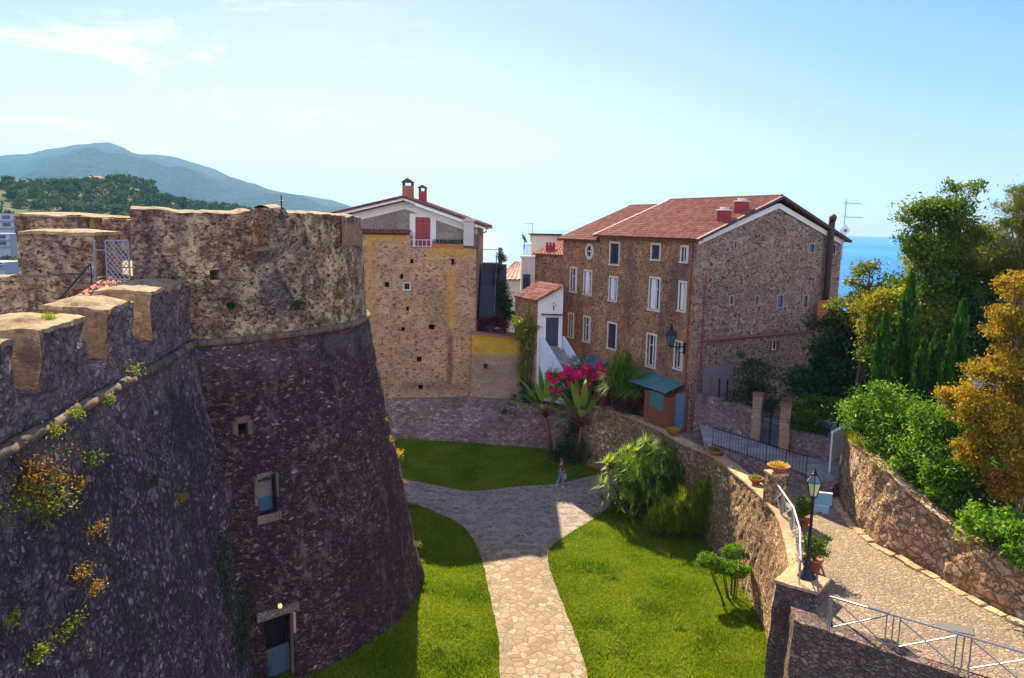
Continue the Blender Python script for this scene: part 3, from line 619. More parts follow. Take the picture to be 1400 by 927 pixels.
def rough_block(mb, c8, step=.2, amp=.04, dome=0.0, m=0, mtop=None, f=1.3, faces='xXyYzZ'):
    c = [Vector(p) for p in c8]
    def P(a, b, k):
        lo = c[0].lerp(c[1], a).lerp(c[3].lerp(c[2], a), b); hi = c[4].lerp(c[5], a).lerp(c[7].lerp(c[6], a), b); p = lo.lerp(hi, k)
        if dome and k > .5: p = p+Vector((0, 0, dome*(1-(2*a-1)**2)**.7*(1-(2*b-1)**2)**.7*(2*k-1)))
        return vnoise(p, f, amp)
    nx = max(1, int((c[1]-c[0]).length/step)); ny = max(1, int((c[3]-c[0]).length/step)); nz_ = max(1, int((c[4]-c[0]).length/step)); L = lambda n: [i/n for i in range(n+1)]
    if 'y' in faces: mb.grid([[P(a, 0, k) for a in L(nx)] for k in L(nz_)], m)
    if 'Y' in faces: mb.grid([[P(1-a, 1, k) for a in L(nx)] for k in L(nz_)], m)
    if 'x' in faces: mb.grid([[P(0, 1-b, k) for b in L(ny)] for k in L(nz_)], m)
    if 'X' in faces: mb.grid([[P(1, b, k) for b in L(ny)] for k in L(nz_)], m)
    if 'Z' in faces: mb.grid([[P(a, b, 1) for a in L(nx)] for b in L(ny)], m if mtop is None else mtop)
    if 'z' in faces: mb.grid([[P(a, 1-b, 0) for a in L(nx)] for b in L(ny)], m)
    return mb
def blk(x0, x1, y0, y1, z0, z1): return [(x0, y0, z0), (x1, y0, z0), (x1, y1, z0), (x0, y1, z0), (x0, y0, z1), (x1, y0, z1), (x1, y1, z1), (x0, y1, z1)]
bas = thing('round_bastion', 'huge round stone castle bastion with sloping dark foot and pale plastered parapet', 'bastion', (TC[0], TC[1], 0))
# openings seen on the foot of the bastion
p0, d0 = tower_hit(363, 885); p1, d1 = tower_hit(404, 885); dz1 = tower_hit(384, 842)[0].z; dz0 = .85
p2, w0 = tower_hit(353, 678); p3, w1 = tower_hit(378, 678); wz1 = tower_hit(366, 656)[0].z; wz0 = tower_hit(366, 703)[0].z
p4, h0 = tower_hit(325, 586); p5, h1 = tower_hit(338, 586); hz1 = tower_hit(331, 579)[0].z; hz0 = tower_hit(331, 594)[0].z
holes = [(d0, d1, dz0, dz1, .9), (w0, w1, wz0, wz1, .45), (h0, h1, hz0, hz1, .9)]
us = subdiv(-115, 70, .95, [x for h in holes for x in h[:2]]); vs = subdiv(-.6, 12.1, .16, [x for h in holes for x in h[2:4]])
def fs(u, v):
    p = ringp(u, scarpR(v), v); o = (p-Vector((TC[0], TC[1], v))).normalized(); n = .10*nz(p, .55)+.055*nz(p, 1.7)+.03*nz(p, 4.2); return p+o*n
inw = lambda u, v: -Vector((math.cos(rad(u)), math.sin(rad(u)), 0))
holed_grid(us, vs, fs, holes, inw).build('scarp', m_scarp, bas, smooth=True)
# parapet
lh0, lh1 = tower_hit(287, 375, lambda z: 8.15)[1], tower_hit(300, 375, lambda z: 8.15)[1]
lz1, lz0 = tower_hit(293, 369, lambda z: 8.15)[0].z, tower_hit(293, 383, lambda z: 8.15)[0].z
e0, e1 = tower_hit(346, 320, lambda z: 8.1)[1], tower_hit(371, 320, lambda z: 8.1)[1]
END0, END1 = -71.0, 152.0
def ptop(th):
    if e0 < th < e1: return 15.02+.06*nz((th, 1, 1), .6)
    t = 16.22+.09*nz((th, 3, 7), .09)+.05*nz((th, 1, 2), .5)
    if e0-2.2 < th <= e0: t += .1
    if e1 <= th < e1+5: t += .22
    if th < -62: t += .05
    if th > 45: t -= .3*sstep(45, 70, th)
    return t
cuts = [lh0, lh1, e0-.02, e0+.02, e1-.02, e1+.02]
us = subdiv(END0, END1, 1.3, cuts); vsp = subdiv(12.15, 14.95, .2, [lz0, lz1])+[15+i/6 for i in range(1, 7)]
def pz_(u, v): return v if v <= 15 else 15+(ptop(u)-15)*(v-15)
def fo(u, v):
    z = pz_(u, v); p = ringp(u, 8.22-.05*(z-12.1), z); o = ringp(u, 1, z)-Vector((TC[0], TC[1], z)); return p+o*(.05*nz(p, .9)+.035*nz(p, 2.7)+.02*nz(p, 6))
def fi(u, v):
    z = pz_(u, v); return vnoise(ringp(u, 6.95, z), 1.2, .04)
vs2 = [v for v in vsp]
mb = holed_grid(us, vs2, fo, [(lh0, lh1, lz0, lz1, 1.25)], inw)
mb2 = holed_grid(us[::-1], vs2, fi, [(lh0, lh1, lz0, lz1, 0)], inw)
def skipi(i, j):
    u = (us[::-1][j]+us[::-1][j+1])/2; v = (vs2[i]+vs2[i+1])/2; return lh0 < u < lh1 and lz0 < v < lz1
mb3 = MB(); mb3.grid([[fi(u, v) for u in us[::-1]] for v in vs2], skip=skipi)
mb.v, base_ = mb.v, len(mb.v); mb.add(mb3.v, mb3.f)
for th in (END0, END1):   # end faces
    mb.grid([[fo(th, v).lerp(fi(th, v), k/4) for k in range(5)] for v in vs2])
for e_ in (e0-.02, e1+.02): mb.grid([[fo(e_, 15+k/6).lerp(fi(e_, 15+k/6), j/5) for j in range(6)] for k in range(7)])
mb.build('parapet', m_parapet, bas, smooth=False)
tp = MB()
for lo_, hi_ in ((END0-1, e0-.01), (e0+.01, e1-.01), (e1+.01, END1+1)):
    uu = [u for u in us if lo_ <= u <= hi_]; tp.grid([[vnoise(fo(u, 16).lerp(fi(u, 16), k/5)+Vector((0, 0, .10*math.sin(math.pi*k/5)+.004)), 1.5, .02) for u in uu] for k in range(6)])
tp.build('capping', m_lime, bas, smooth=False)
cdn = MB()
def ringtube(z, R, r, t0, t1, st, mb):
    th = t0
    while th < t1:
        ln = random.uniform(4.5, 7.5); e = min(t1, th+ln); dz = random.uniform(-.02, .02)
        mb.tube([ringp(th+(e-th)*k/4, R+random.uniform(-.012, .012), z+dz) for k in range(5)], r, 10); th = e+.12
ringtube(12.12, 8.27, .125, -66, 40, 5, cdn); cdn.build('cordon', m_cordon, bas, smooth=True)
pf = MB(); pf.add([ringp(t, 7.0, 14.1) for t in range(-70, 151, 10)], [tuple(range(23))]); pf.build('platform', m_lime, bas)
# brick edged recess near the right end of the parapet
b0, b1 = tower_hit(468, 318, lambda z: 8.1)[1], tower_hit(489, 318, lambda z: 8.1)[1]
br = MB(); N_ = 6
for (a, b, z0, z1, m_) in ((b0, b1, 15.25, 15.95, 0), (b0-1.2, b0, 15.15, 16.2, 1), (b1, b1+1.2, 15.15, 16.2, 1), (b0-1.2, b1+1.2, 15.12, 15.25, 1)):
    br.grid([[ringp(a+(b-a)*k/N_, 8.17+(.0 if m_ else -.03), z) for k in range(N_+1)] for z in (z0, (z0+z1)/2, z1)], m_)
br.build('brick_infill', [m_ochrend, m_brick], bas)
# door in the foot
def ringbox(mb, t0, t1, R0, R1, z0, z1, m=0): mb.hexa([ringp(t0, R1, z0), ringp(t0, R0, z0), ringp(t1, R0, z0), ringp(t1, R1, z0), ringp(t0, R1, z1), ringp(t0, R0, z1), ringp(t1, R0, z1), ringp(t1, R1, z1)], m)
Rd = scarpR(1.9)-.42
dr = MB(); ringbox(dr, d0, d1, Rd, Rd-.06, dz0, dz0+(dz1-dz0)*.5); do = dr.build('door', plain('dull blue grey iron door', (.05, .065, .10), .6), bas)
gr_ = MB()
for k in range(9):
    t = d0+(d1-d0)*(k+.5)/9; gr_.tube([ringp(t, Rd+.02, dz0+(dz1-dz0)*.5), ringp(t, Rd+.02, dz1)], .018, 6)
gr_.build('grille', m_iron, do)
bk = MB(); ringbox(bk, d0-.3, d1+.3, Rd-.35, Rd-.4, dz0, dz1); bk.build('doorway_back', m_dark, bas)
jm = MB(); ringbox(jm, d1-.02, d1+.55, scarpR(1.9)-.1, scarpR(1.9)-.35, dz0, dz1+.02); jm.build('door_post', plain('pale wooden post', (.45, .25, .16), .8, bump=.3), bas, bevel=.02)
ln_ = MB(); ringbox(ln_, d0-1.2, d1+1.6, scarpR(dz1)+.07, scarpR(dz1)-.3, dz1+.01, dz1+.3); ln_.build('lintel', m_basewall, bas, bevel=.03)
m_dull2 = plain('greyish blocked window', (.15, .135, .13), .9, bump=.3)
pn = MB(); Rw = scarpR((wz0+wz1)/2)-.3; zm = wz0+(wz1-wz0)*.42
ringbox(pn, w0-.1, w1+.1, Rw, Rw-.05, zm, wz1); wo_ = pn.build('blocked_window', m_dull2, bas); pn = MB(); ringbox(pn, w0-.1, w1+.1, Rw+.02, Rw-.05, wz0, zm); pn.build('blue_panel', plain('faded blue board', (.03, .085, .14), .7), wo_)
sr = MB()
for (a, b, z0, z1) in ((w0-.8, w0, wz0-.1, wz1+.2), (w1, w1+.7, wz0-.1, wz1+.2), (w0, w1, wz1, wz1+.25), (w0-.7, w1+.7, wz0-.3, wz0)):
    Rm = scarpR((z0+z1)/2); ringbox(sr, a, b, Rm+.02, Rm-.2, z0, z1)
sr.build('window_surround', m_cordon, wo_, bevel=.03); sr = MB()
for (a, b, z0, z1) in ((h0-1.2, h0, hz0-.05, hz1+.1), (h1, h1+1.2, hz0-.05, hz1+.1), (h0-.6, h1+.6, hz1, hz1+.22)): Rm = scarpR((z0+z1)/2); ringbox(sr, a, b, Rm+.07, Rm-.2, z0, z1)
sr.build('loophole_surround', m_cordon, bas, bevel=.03)
hk = MB(); ringbox(hk, h0-.2, h1+.2, scarpR(hz0)-.85, scarpR(hz0)-.9, hz0, hz1); hk.build('loophole_back', m_dark, bas)
q, th = tower_hit(380, 826); lamp = thing('bulkhead_lamp', 'small round yellow lamp above the iron door of the bastion', 'lamp', q)
o_ = Vector((math.cos(rad(th)), math.sin(rad(th)), 0)); mb = MB(); mb.box(q+o_*.05, (.16, .16, .16), rad(th)); mb.build('base', m_galv, lamp, bevel=.02)
se = SH('glowing lamp glass'); em = se.n('Emission', {'Color': (1, .66, .2, 1), 'Strength': .5}).outputs[0]; m_glow = se.done(em)
mb = MB(); c_ = q+o_*.16; mb.lathe([(.01, -.08), (.05, -.06), (.075, 0), (.05, .06), (.01, .08)], c_, 12); mb.build('globe', m_glow, lamp, smooth=True)
# finial on the parapet
q = PY(385, 293, 26.0); fn_ = thing('iron_finial', 'small dark iron cross finial standing on top of the bastion parapet', 'finial', (q.x, q.y, q.z-.1)); mb = MB()
mb.lathe([(.12, -.15), (.1, 0), (.05, .06), (.03, .12)], q, 10); mb.tube([q, q+Vector((0, 0, .62))], .022, 8); mb.build('stem', m_iron, fn_)
mb = MB(); mb.tube([q+Vector((-.07, 0, .42)), q+Vector((.07, 0, .42))], .02, 8); mb.build('cross_bar', m_iron, fn_)
# curtain wall ------------------------------------------------------------
cur = thing('castle_curtain_wall', 'long battlemented castle wall with sloping dark foot in the left foreground', 'castle wall', (cxo(8), 8, 0))
Ys = subdiv(-6, 25.6, .17); vs = subdiv(-.6, 12.1, .17)
def fcu(Y, z):
    p = Vector((cxo(Y)+2.1*(12.1-z)/12.1, Y, z)); return p+Vector((.10*nz(p, .5)+.06*nz(p, 1.6)+.04*nz(p, 4), 0, 0))
mb = MB(); mb.grid([[fcu(Y, z) for Y in Ys] for z in vs]); mb.build('scarp', m_curtain, cur, smooth=True)
mb = MB(); Y = -6.0
while Y < 24.4:
    e = min(24.4, Y+random.uniform(.7, 1.25)); dz = random.uniform(-.03, .03)
    if random.random() > .2 or Y < 8: mb.tube([(cxo(Y+(e-Y)*k/4)+.04+random.uniform(-.015, .015), Y+(e-Y)*k/4, 12.12+dz) for k in range(5)], .125, 10)
    Y = e+random.choice((.03, .03, .06, .25))
mb.build('cordon', m_cordon, cur, smooth=True)
PA, PB = (cxo(0)-.12, 0), (cxo(30)-.12, 30); us_ = math.hypot(PB[0]-PA[0], 30)/30
def cuY(px, py): return PL(px, py, PA, PB)[0]/us_
mer = []
for pn_, pf_ in (((207, 418), (243, 392)), ((146, 428), (182, 415)), ((53, 462), (115, 446)), ((-60, 530), (17, 484))): mer.append((cuY(*pn_), cuY(*pf_)))
mer[0] = (mer[0][0], 24.6)
def xo(Y): return cxo(Y)-.12
def cblock(Y0, Y1, z0, z1, wi=1.5, zi=None):
    a, b = xo(Y0), xo(Y1); zi = z1 if zi is None else zi
    return [(a-wi, Y0, z0), (a, Y0, z0), (b, Y1, z0), (b-wi, Y1, z0), (a-wi, Y0, zi), (a, Y0, z1), (b, Y1, z1), (b-wi, Y1, zi)]
mb = MB(); rough_block(mb, cblock(-6, 24.6, 12.15, 12.72, 1.45, 12.95), .25, .05, faces='xXyYZ'); mb.build('parapet', m_curtpar, cur)
for i, (Y0, Y1) in enumerate(mer+[(mer[3][0]-3.6, mer[3][0]-1.2), (mer[3][0]-7.2, mer[3][0]-4.8)]):
    zt = [14.05, 13.95, 13.9, 13.85, 13.85, 13.85][i]; mb = MB(); rough_block(mb, cblock(Y0, Y1, 12.6, zt), .12, .085, faces='xXyY', f=1.9)
    me_ = mb.build('merlon', m_curtpar, cur)
    en = MB(); rough_block(en, [Vector(p)+Vector((0, -.02, 0)) for p in cblock(Y0, Y0+.05, 12.75, zt)], .12, .08, faces='y', f=1.9); en.build('end_face', m_ochrend, me_)
    cp = MB(); rough_block(cp, [Vector(p)+Vector((dx, dy, 0)) for p, (dx, dy) in zip(cblock(Y0, Y1, zt-.09, zt+.0), [(-.03, -.03), (.03, -.03), (.03, .03), (-.03, .03)]*2)], .09, .075, .17, f=2.1, faces='xXyYZ'); cp.build('cap', m_lime, me_, smooth=True)
# wall walk and inner works seen over the merlons
def pyz(px, py, Y): p = PY(px, py, Y); return p
inn = thing('castle_inner_wall', 'reddish plastered inner castle wall with stepped block tops at the far left', 'castle wall', (-15, 25, 12))
mb = MB(); mb.box((-16.2, 12.5, 12.0), (12.2, 25, .3)); mb.build('wall_walk', m_lime, inn)
a = PY(26, 318, 25.5); b = PY(129, 318, 25.5); c = PY(80, 316, 25.5); mb = MB(); rough_block(mb, blk(a.x, b.x, 25.5, 27.2, 12.1, c.z-.05), .2, .06, faces='xXyY'); mb.build('front_block', m_parapet, inn)
mb = MB(); rough_block(mb, blk(a.x-.01, b.x+.01, 25.48, 27.22, c.z-.12, c.z-.02), .15, .05, .10, faces='xXyYZ'); mb.build('capping', m_lime, inn, smooth=True)
a = PY(20, 292, 29.5); b = PY(104, 296, 29.5); mb = MB(); rough_block(mb, blk(a.x, b.x, 29.5, 31.4, 12.1, a.z-.02), .22, .06, faces='xXyY'); mb.build('rear_block', m_parapet, inn)
mb = MB(); rough_block(mb, [(a.x-.05, 29.45, a.z-.1), (b.x, 29.45, a.z-.1), (b.x+1.4, 33.5, a.z-.1), (a.x, 32, a.z-.1), (a.x-.05, 29.45, a.z), (b.x, 29.45, a.z-.06), (b.x+1.4, 33.5, a.z-.1), (a.x, 32, a.z)], .25, .04, .12, faces='xXyYZ'); mb.build('capping', m_lime, inn, smooth=True)
a = PY(-60, 384, 24.4); b = PY(134, 384, 24.4); c = PY(20, 379, 24.4); mb = MB(); rough_block(mb, [(a.x, 24.4, 11.9), (b.x, 24.4, 11.9), (b.x, 25.4, 11.9), (a.x, 25.4, 11.9), (a.x, 24.4, c.z), (b.x, 24.4, c.z), (b.x, 25.4, c.z), (a.x, 25.4, c.z)], .2, .06, .05, faces='xXyYZ'); mb.build('lower_wall', m_parapet, inn)
# tiles beside the gate
def tile_roof(name, A, B, C, D, mat, parent, colw=.22, roww=.34, amp=.035, th=.05):
    """A-B eave, D-C ridge; pantile ridges run from eave to ridge"""
    A, B, C, D = map(Vector, (A, B, C, D)); nc = max(2, int(round(((B-A).length+(C-D).length)/2/colw))); nr = max(2, int(round(((D-A).length+(C-B).length)/2/roww)))
    n = (B-A).cross(D-A).normalized()
    if n.z < 0: n = -n
    prof = [0, .55, 1, 1, .55, 0, -.25]; S = len(prof); V = []; F = []; T = []
    tt = rng.random((nr, nc+1))
    for r in range(nr):
        for e in (0, 1):
            k = min(1.0, (r+e*1.03)/nr); lift = (.55-.55*e)*amp
            for c in range(nc*S+1):
                u = c/(nc*S); p = A.lerp(B, u).lerp(D.lerp(C, u), k); V.append(p+n*(prof[c % S]*amp+lift+th))
    W = nc*S+1
    for r in range(nr):
        for c in range(nc*S):
            i = (2*r)*W+c; F.append((i, i+1, i+W+1, i+W)); T.append(tt[r, c//S])
            if r < nr-1: j = (2*r+1)*W+c; F.append((j, j+1, j+W+1, j+W)); T.append(tt[r, c//S]*.6)
    b = len(V); V += [A, B, C, D, A+n*th*.6, B+n*th*.6, C+n*th*.6, D+n*th*.6]; F += [(b+3, b+2, b+1, b), (b, b+1, b+5, b+4), (b+1, b+2, b+6, b+5), (b+2, b+3, b+7, b+6), (b+3, b, b+4, b+7)]; T += [.3]*5
    mb = MB(); mb.v = [tuple(p) for p in V]; mb.f = [list(f) for f in F]; mb.m = [0]*len(F); mb.t = T
    return mb.build(name, mat, parent, tint=True)
tr = thing('tiled_roof_patch', 'small patch of red roof tiles beside the lattice gate', 'roof', PY(135, 400, 22.8)); A = PY(100, 411, 22.0); B = PY(150, 411, 22.0); C = PY(177, 388, 23.6); D = PY(139, 386, 23.6); tile_roof('tiles', A, B, C, D, m_tilered, tr, .2, .4, .05)
mb = MB(); mb.hexa([A-Vector((0, 0, 2)), B-Vector((0, 0, 2)), C-Vector((0, 0, 2)), D-Vector((0, 0, 2)), A, B, C, D]); mb.build('wall', m_parapet, tr)
gt = thing('lattice_gate', 'grey metal lattice gate at the left end of the bastion parapet', 'gate', PY(160, 386, 24.0))
a = PY(144, 329, 24.0); b = PY(178, 386, 24.0); mb = MB(); w_, h_ = b.x-a.x, a.z-b.z
for (p, q) in (((a.x, b.z), (a.x, a.z)), ((b.x, b.z), (b.x, a.z)), ((a.x, a.z), (b.x, a.z)), ((a.x, b.z+.08), (b.x, b.z+.08))): mb.tube([(p[0], 24.0, p[1]), (q[0], 24.0, q[1])], .03, 6)
mb.build('frame', m_dull, gt); mb = MB(); n = 7
for k in range(-n, n+4):
    for sgn in (1, -1):
        pts = []
        for j in range(41):
            z = h_*j/40; x = k*w_/5+sgn*z*.8+(0 if sgn > 0 else h_*.8*.5)
            if 0 <= x <= w_: pts.append((a.x+x, 24.0, b.z+z))
        if len(pts) > 1: mb.tube([pts[0], pts[-1]], .012, 4)
mb.build('lattice', m_galv, gt)
mb = MB(); p = PY(129, 329, 24.2); q = PY(131, 386, 24.2); mb.tube([p, q], .04, 8); mb.tube([(p.x, p.y, 15.0), (a.x, 24, 15.0)], .02, 6); tag(mb.build('gate_post', m_dull, None), 'thin grey metal post left of the lattice gate', 'post')
mb = MB(); p = PY(124, 360, 24.2); q = PY(58, 436, 23.4); mb.tube([p, q], .03, 8); mb.tube([p, (p.x, p.y, 13.2)], .025, 6); mb.tube([q, (q.x, q.y, 12.1)], .025, 6); tag(mb.build('sloping_handrail', m_iron, None), 'rusty handrail sloping down the reddish inner castle wall', 'handrail')
mb = MB(); p = PY(-30, 431, 20); q = PY(54, 431, 20); mb.tube([p, q], .025, 8); mb.tube([q, (q.x, q.y, 12.1)], .025, 6); mb.tube([p, (p.x, p.y, 12.1)], .025, 6); tag(mb.build('level_handrail', m_galv, None), 'pale level handrail above the nearest merlons at the left edge', 'handrail')
# ------------------------------------------------------------------ houses
def plane(A, B):
    A = Vector((A[0], A[1], 0)); B = Vector((B[0], B[1], 0)); d = (B-A).normalized(); 
    return A, d, Vector((d.y, -d.x, 0))      # normal to the right of A->B (towards the viewer when A is left, B right)
class Wall:
    def __init__(s, A, B): s.A2, s.B2 = A, B; s.A, s.d, s.n = plane(A, B); s.L = math.hypot(B[0]-A[0], B[1]-A[1])
    def P(s, u, z, out=0.0): return s.A+s.d*u+s.n*out+Vector((0, 0, z))
    def px(s, x, y): return PL(x, y, s.A2, s.B2)
    def rect(s, x0, y0, x1, y1):
        xm, ym = (x0+x1)/2, (y0+y1)/2; return (s.px(x0, ym)[0], s.px(x1, ym)[0], s.px(xm, y1)[1], s.px(xm, y0)[1])
    def panel(s, outline, holes=(), depth=.3, step=2.5, mb=None, polyholes=()):
        mb = mb or MB(); hp = [[(h[0], h[2]), (h[1], h[2]), (h[1], h[3]), (h[0], h[3])] for h in holes]+list(polyholes)
        V, F = cdt(outline, hp, step); mb.add([s.P(u, z) for u, z in V], F)
        for h in hp:
            n = len(h); a = [s.P(u, z) for u, z in h]; b = [s.P(u, z, -depth) for u, z in h]; mb.add(a+b, [(i, (i+1) % n, n+(i+1) % n, n+i) for i in range(n)])
        return mb
    def ring(s, mb, r, w, proud=.03, th=.08, m=0, sill=.0):
        u0, u1, z0, z1 = r; q = lambda a, b, c, d, o=0: s.slab(mb, a, b, c, d, proud+o, proud-th, m)
        q(u0-w, u0, z0, z1); q(u1, u1+w, z0, z1); q(u0-w, u1+w, z1, z1+w); q(u0-w-.02, u1+w+.02, z0-w*.8, z0, sill)
    def slab(s, mb, u0, u1, z0, z1, o1, o0, m=0):
        mb.hexa([s.P(u0, z0, o1), s.P(u1, z0, o1), s.P(u1, z0, o0), s.P(u0, z0, o0), s.P(u0, z1, o1), s.P(u1, z1, o1), s.P(u1, z1, o0), s.P(u0, z1, o0)], m)
    def window(s, parent, r, w=.12, frame=None, sash=None, pane=None, shutter=None, label=None, depth=.2, bars=1):
        frame = frame or m_trim; sash = sash or m_whitewood; mb = MB(); s.ring(mb, r, w, .03, .1, sill=.06); o = mb.build('window', frame, parent, bevel=.01)
        if label: o['label'] = label
        u0, u1, z0, z1 = r; mb = MB(); t = .05
        for a, b, c, d in ((u0, u0+t, z0, z1), (u1-t, u1, z0, z1), (u0+t, u1-t, z1-t, z1), (u0+t, u1-t, z0, z0+t)): s.slab(mb, a, b, c, d, -depth+.05, -depth)
        if bars: s.slab(mb, (u0+u1)/2-.035, (u0+u1)/2+.035, z0+t, z1-t, -depth+.055, -depth+.005)
        if z1-z0 > 1.2: s.slab(mb, u0+t, u1-t, z0+(z1-z0)*.66, z0+(z1-z0)*.66+.035, -depth+.045, -depth+.01)
        mb.build('sash', sash, o)
        mb = MB(); s.slab(mb, u0+.01, u1-.01, z0+.01, z1-.01, -depth+.01, -depth-.01); mb.build('pane', pane or m_pane, o)
        if shutter:
            mb = MB(); k = (u1-u0)*.46
            for (a, b) in ((u0+.01, u0+k),) if shutter == 'left' else ((u0+.01, u0+k), (u1-k, u1-.01)):
                s.slab(mb, a, b, z0+.02, z1-.02, -depth+.11, -depth+.07)
                z = z0+.1
                while z < z1-.1: s.slab(mb, a+.04, b-.04, z, z+.035, -depth+.125, -depth+.10); z += .08
            mb.build('shutter', m_whitewood if shutter == 'left' else m_navy, o)
        return o
def verge(mb, a, b, w, h, m=0): mb.beam(a, b, w, h, m)
# ---- left house ------------------------------------------------------------
YF = 57.5; LH = thing('tall_stone_house', 'tall tan rendered stone house with white gable edge and red shuttered door', 'house', (-7, YF, 0))
fx = lambda px, py=420: PY(px, py, YF)
xl, xr = -13.5, PY(650, 440, YF).x; zt1 = PY(530, 321, YF).z; zt2 = PY(600, 339, YF).z; xs = PY(561, 330, YF).x
W = Wall((xl, YF), (xr, YF)); H_ = []
def lhole(x0, y0, x1, y1):
    r = W.rect(x0, y0, x1, y1); H_.append(r); return r
rw = lhole(552, 387, 560.5, 396.5)
for c in ((529, 389, 3.2, 3.5), (549, 378, 2.2, 3.2), (590, 447, 4, 3.5), (573, 491, 3.5, 3.5), (575, 529, 3, 3), (551, 450, 2.5, 2.5), (557, 422, 2, 3), (619, 358, 2, 4), (563, 357, 2.5, 3)): lhole(c[0]-c[2], c[1]-c[3], c[0]+c[2], c[1]+c[3])
us0 = xs-xl; ov = [(0, 2.6), (W.L, 2.6), (W.L, zt2), (us0, zt2), (us0, zt1), (0, zt1)]
W.panel(ov, H_, .35, 1.6).build('front_wall', m_lhouse, LH)
mb = MB(); mb.box(((xl+xr)/2, YF+.75, 7), (xr-xl-.1, .4, 14)); mb.build('wall_core', m_dark, LH)
W.window(LH, rw, .07, m_trim, m_trim, depth=.15, bars=0)
mb = MB(); mb.quad((xr, YF, 2.6), (xr, YF+13, 2.6), (xr, YF+13, 16.3), (xr, YF, zt2)); mb.add([(xr, YF, zt2), (xr, YF+13, 16.3), (xr, YF+1.3, 16.3), (xr, YF+1.3, zt2)], [(0, 1, 2, 3)]); mb.build('side_wall', m_lhouse, LH)
mb = MB(); mb.quad((xl, YF, zt1-.02), (xs, YF, zt1-.02), (xs, YF+1.3, zt1-.02), (xl, YF+1.3, zt1-.02)); mb.quad((xs, YF, zt1-.02), (xs, YF, zt2-.02), (xs, YF+1.3, zt2-.02), (xs, YF+1.3, zt1-.02)); mb.quad((xs, YF, zt2-.02), (xr, YF, zt2-.02), (xr, YF+1.3, zt2-.02), (xs, YF+1.3, zt2-.02)); mb.build('terrace', m_slab, LH)
A = (xl, YF-.15, zt1+.02); B = (xs-.1, YF-.15, zt1+.02); tile_roof('coping', A, B, (xs-.1, YF+1.25, zt1+.32), (xl, YF+1.25, zt1+.32), m_tile, LH, .24, .4, .06)
# set back gable
YG = YF+1.3; G = Wall((-14.2, YG), (xr, YG)); rz = PY(554, 270, YG); zr, xrg = rz.z, rz.x
zeR = PY(655, 309, YG).z; zeL = PY(440, 302, YG).z
zc = zeR-.1; ul, ur = 0, G.L; ua = xrg+14.2
dr_ = G.rect(568, 297, 588.5, 337); doorh = (dr_[0], dr_[1], zt2, dr_[3])
outl = [(0, zt1-1), (us0+14.2-13.5-14.2+13.5, zt1-1), (doorh[0], zt2-.5), (ur, zt2-.5), (ur, zc), (ua, zr-.35), (0, zc-.1)]
_le = PY(437, 296, YG-.9); slL = (zr-_le.z)/(xrg-_le.x); zcl = zr-.35-slL*(xrg+14.2)
outl = [(0, zt2-.5), (ur, zt2-.5), (ur, zc), (ua, zr-.35), (0, zcl)]
G.panel(outl, [doorh], .25, 1.5).build('gable_wall', m_gable, LH)
# white surround, shutters, band
mb = MB(); w = .42
G.slab(mb, doorh[0]-w, doorh[0], zt2, doorh[3]+.25, .035, -.1); G.slab(mb, doorh[1], doorh[1]+w, zt2, doorh[3]+.25, .035, -.1); G.slab(mb, doorh[0], doorh[1], doorh[3], doorh[3]+.25, .035, -.1); mb.build('door_surround', m_white, LH)
do = MB()
for k in (0, 1):
    a = doorh[0]+(doorh[1]-doorh[0])*k/2+.015; b = doorh[0]+(doorh[1]-doorh[0])*(k+1)/2-.015; G.slab(do, a, b, zt2+.02, doorh[3]-.02, -.04, -.09)
    z = zt2+.15
    while z < doorh[3]-.2:
        if abs(z-zt2-1.1) > .12: G.slab(do, a+.07, b-.07, z, z+.045, -.022, -.05)
        z += .085
sd_ = do.build('shutter_door', m_redwood, LH); do = MB(); G.slab(do, doorh[0]-.01, doorh[1]+.01, zt2, doorh[3]+.02, -.1, -.14); do.build('door_back', m_dark, sd_)
def slope_band(mb, a, b, h, o1, o0):  # a,b = (u,z) on gable plane: a band hanging h under the line
    mb.hexa([G.P(a[0], a[1]-h, o1), G.P(b[0], b[1]-h, o1), G.P(b[0], b[1]-h, o0), G.P(a[0], a[1]-h, o0), G.P(a[0], a[1], o1), G.P(b[0], b[1], o1), G.P(b[0], b[1], o0), G.P(a[0], a[1], o0)])
mb = MB(); slope_band(mb, (0, zcl), (ua, zr-.3), .55, .06, -.05); slope_band(mb, (ua, zr-.3), (ur, zc), .55, .06, -.05); mb.build('white_band', m_white, LH)
OV = .95; sl = (zr-zeR)/(xr+.55-xrg)
def roofz(x): return zr-abs(x-xrg)*(sl if x > xrg else slL)
xL = min(-14.9, _le.x); xR = xr+.75
for nm, x0 in (('roof', xL), ('roof', xR)):
    A = (x0, YG-OV, roofz(x0)); B = (x0, YG+12.5, roofz(x0)); C = (xrg, YG+12.5, zr); D = (xrg, YG-OV, zr)
    if nm == 'roof': rf = tile_roof('roof', A, B, C, D, m_tile, LH, .26, .38, .05, .09)
    mb = MB(); mb.beam((x0, YG-OV+.05, roofz(x0)-.13), (xrg, YG-OV+.05, zr-.13), .1, .2); mb.build('barge_board', m_white, rf)
    mb = MB(); mb.beam((x0, YG-OV-.01, roofz(x0)+.02), (xrg, YG-OV-.01, zr+.02), .14, .16); mb.build('verge_tiles', m_fascia, rf)
    mb = MB(); mb.hexa([(x0, YG-OV+.1, roofz(x0)-.16), (xrg, YG-OV+.1, zr-.16), (xrg, YG-.02, zr-.16), (x0, YG-.02, roofz(x0)-.16), (x0, YG-OV+.1, roofz(x0)-.1), (xrg, YG-OV+.1, zr-.1), (xrg, YG-.02, zr-.1), (x0, YG-.02, roofz(x0)-.1)]); mb.build('soffit', m_white, rf)
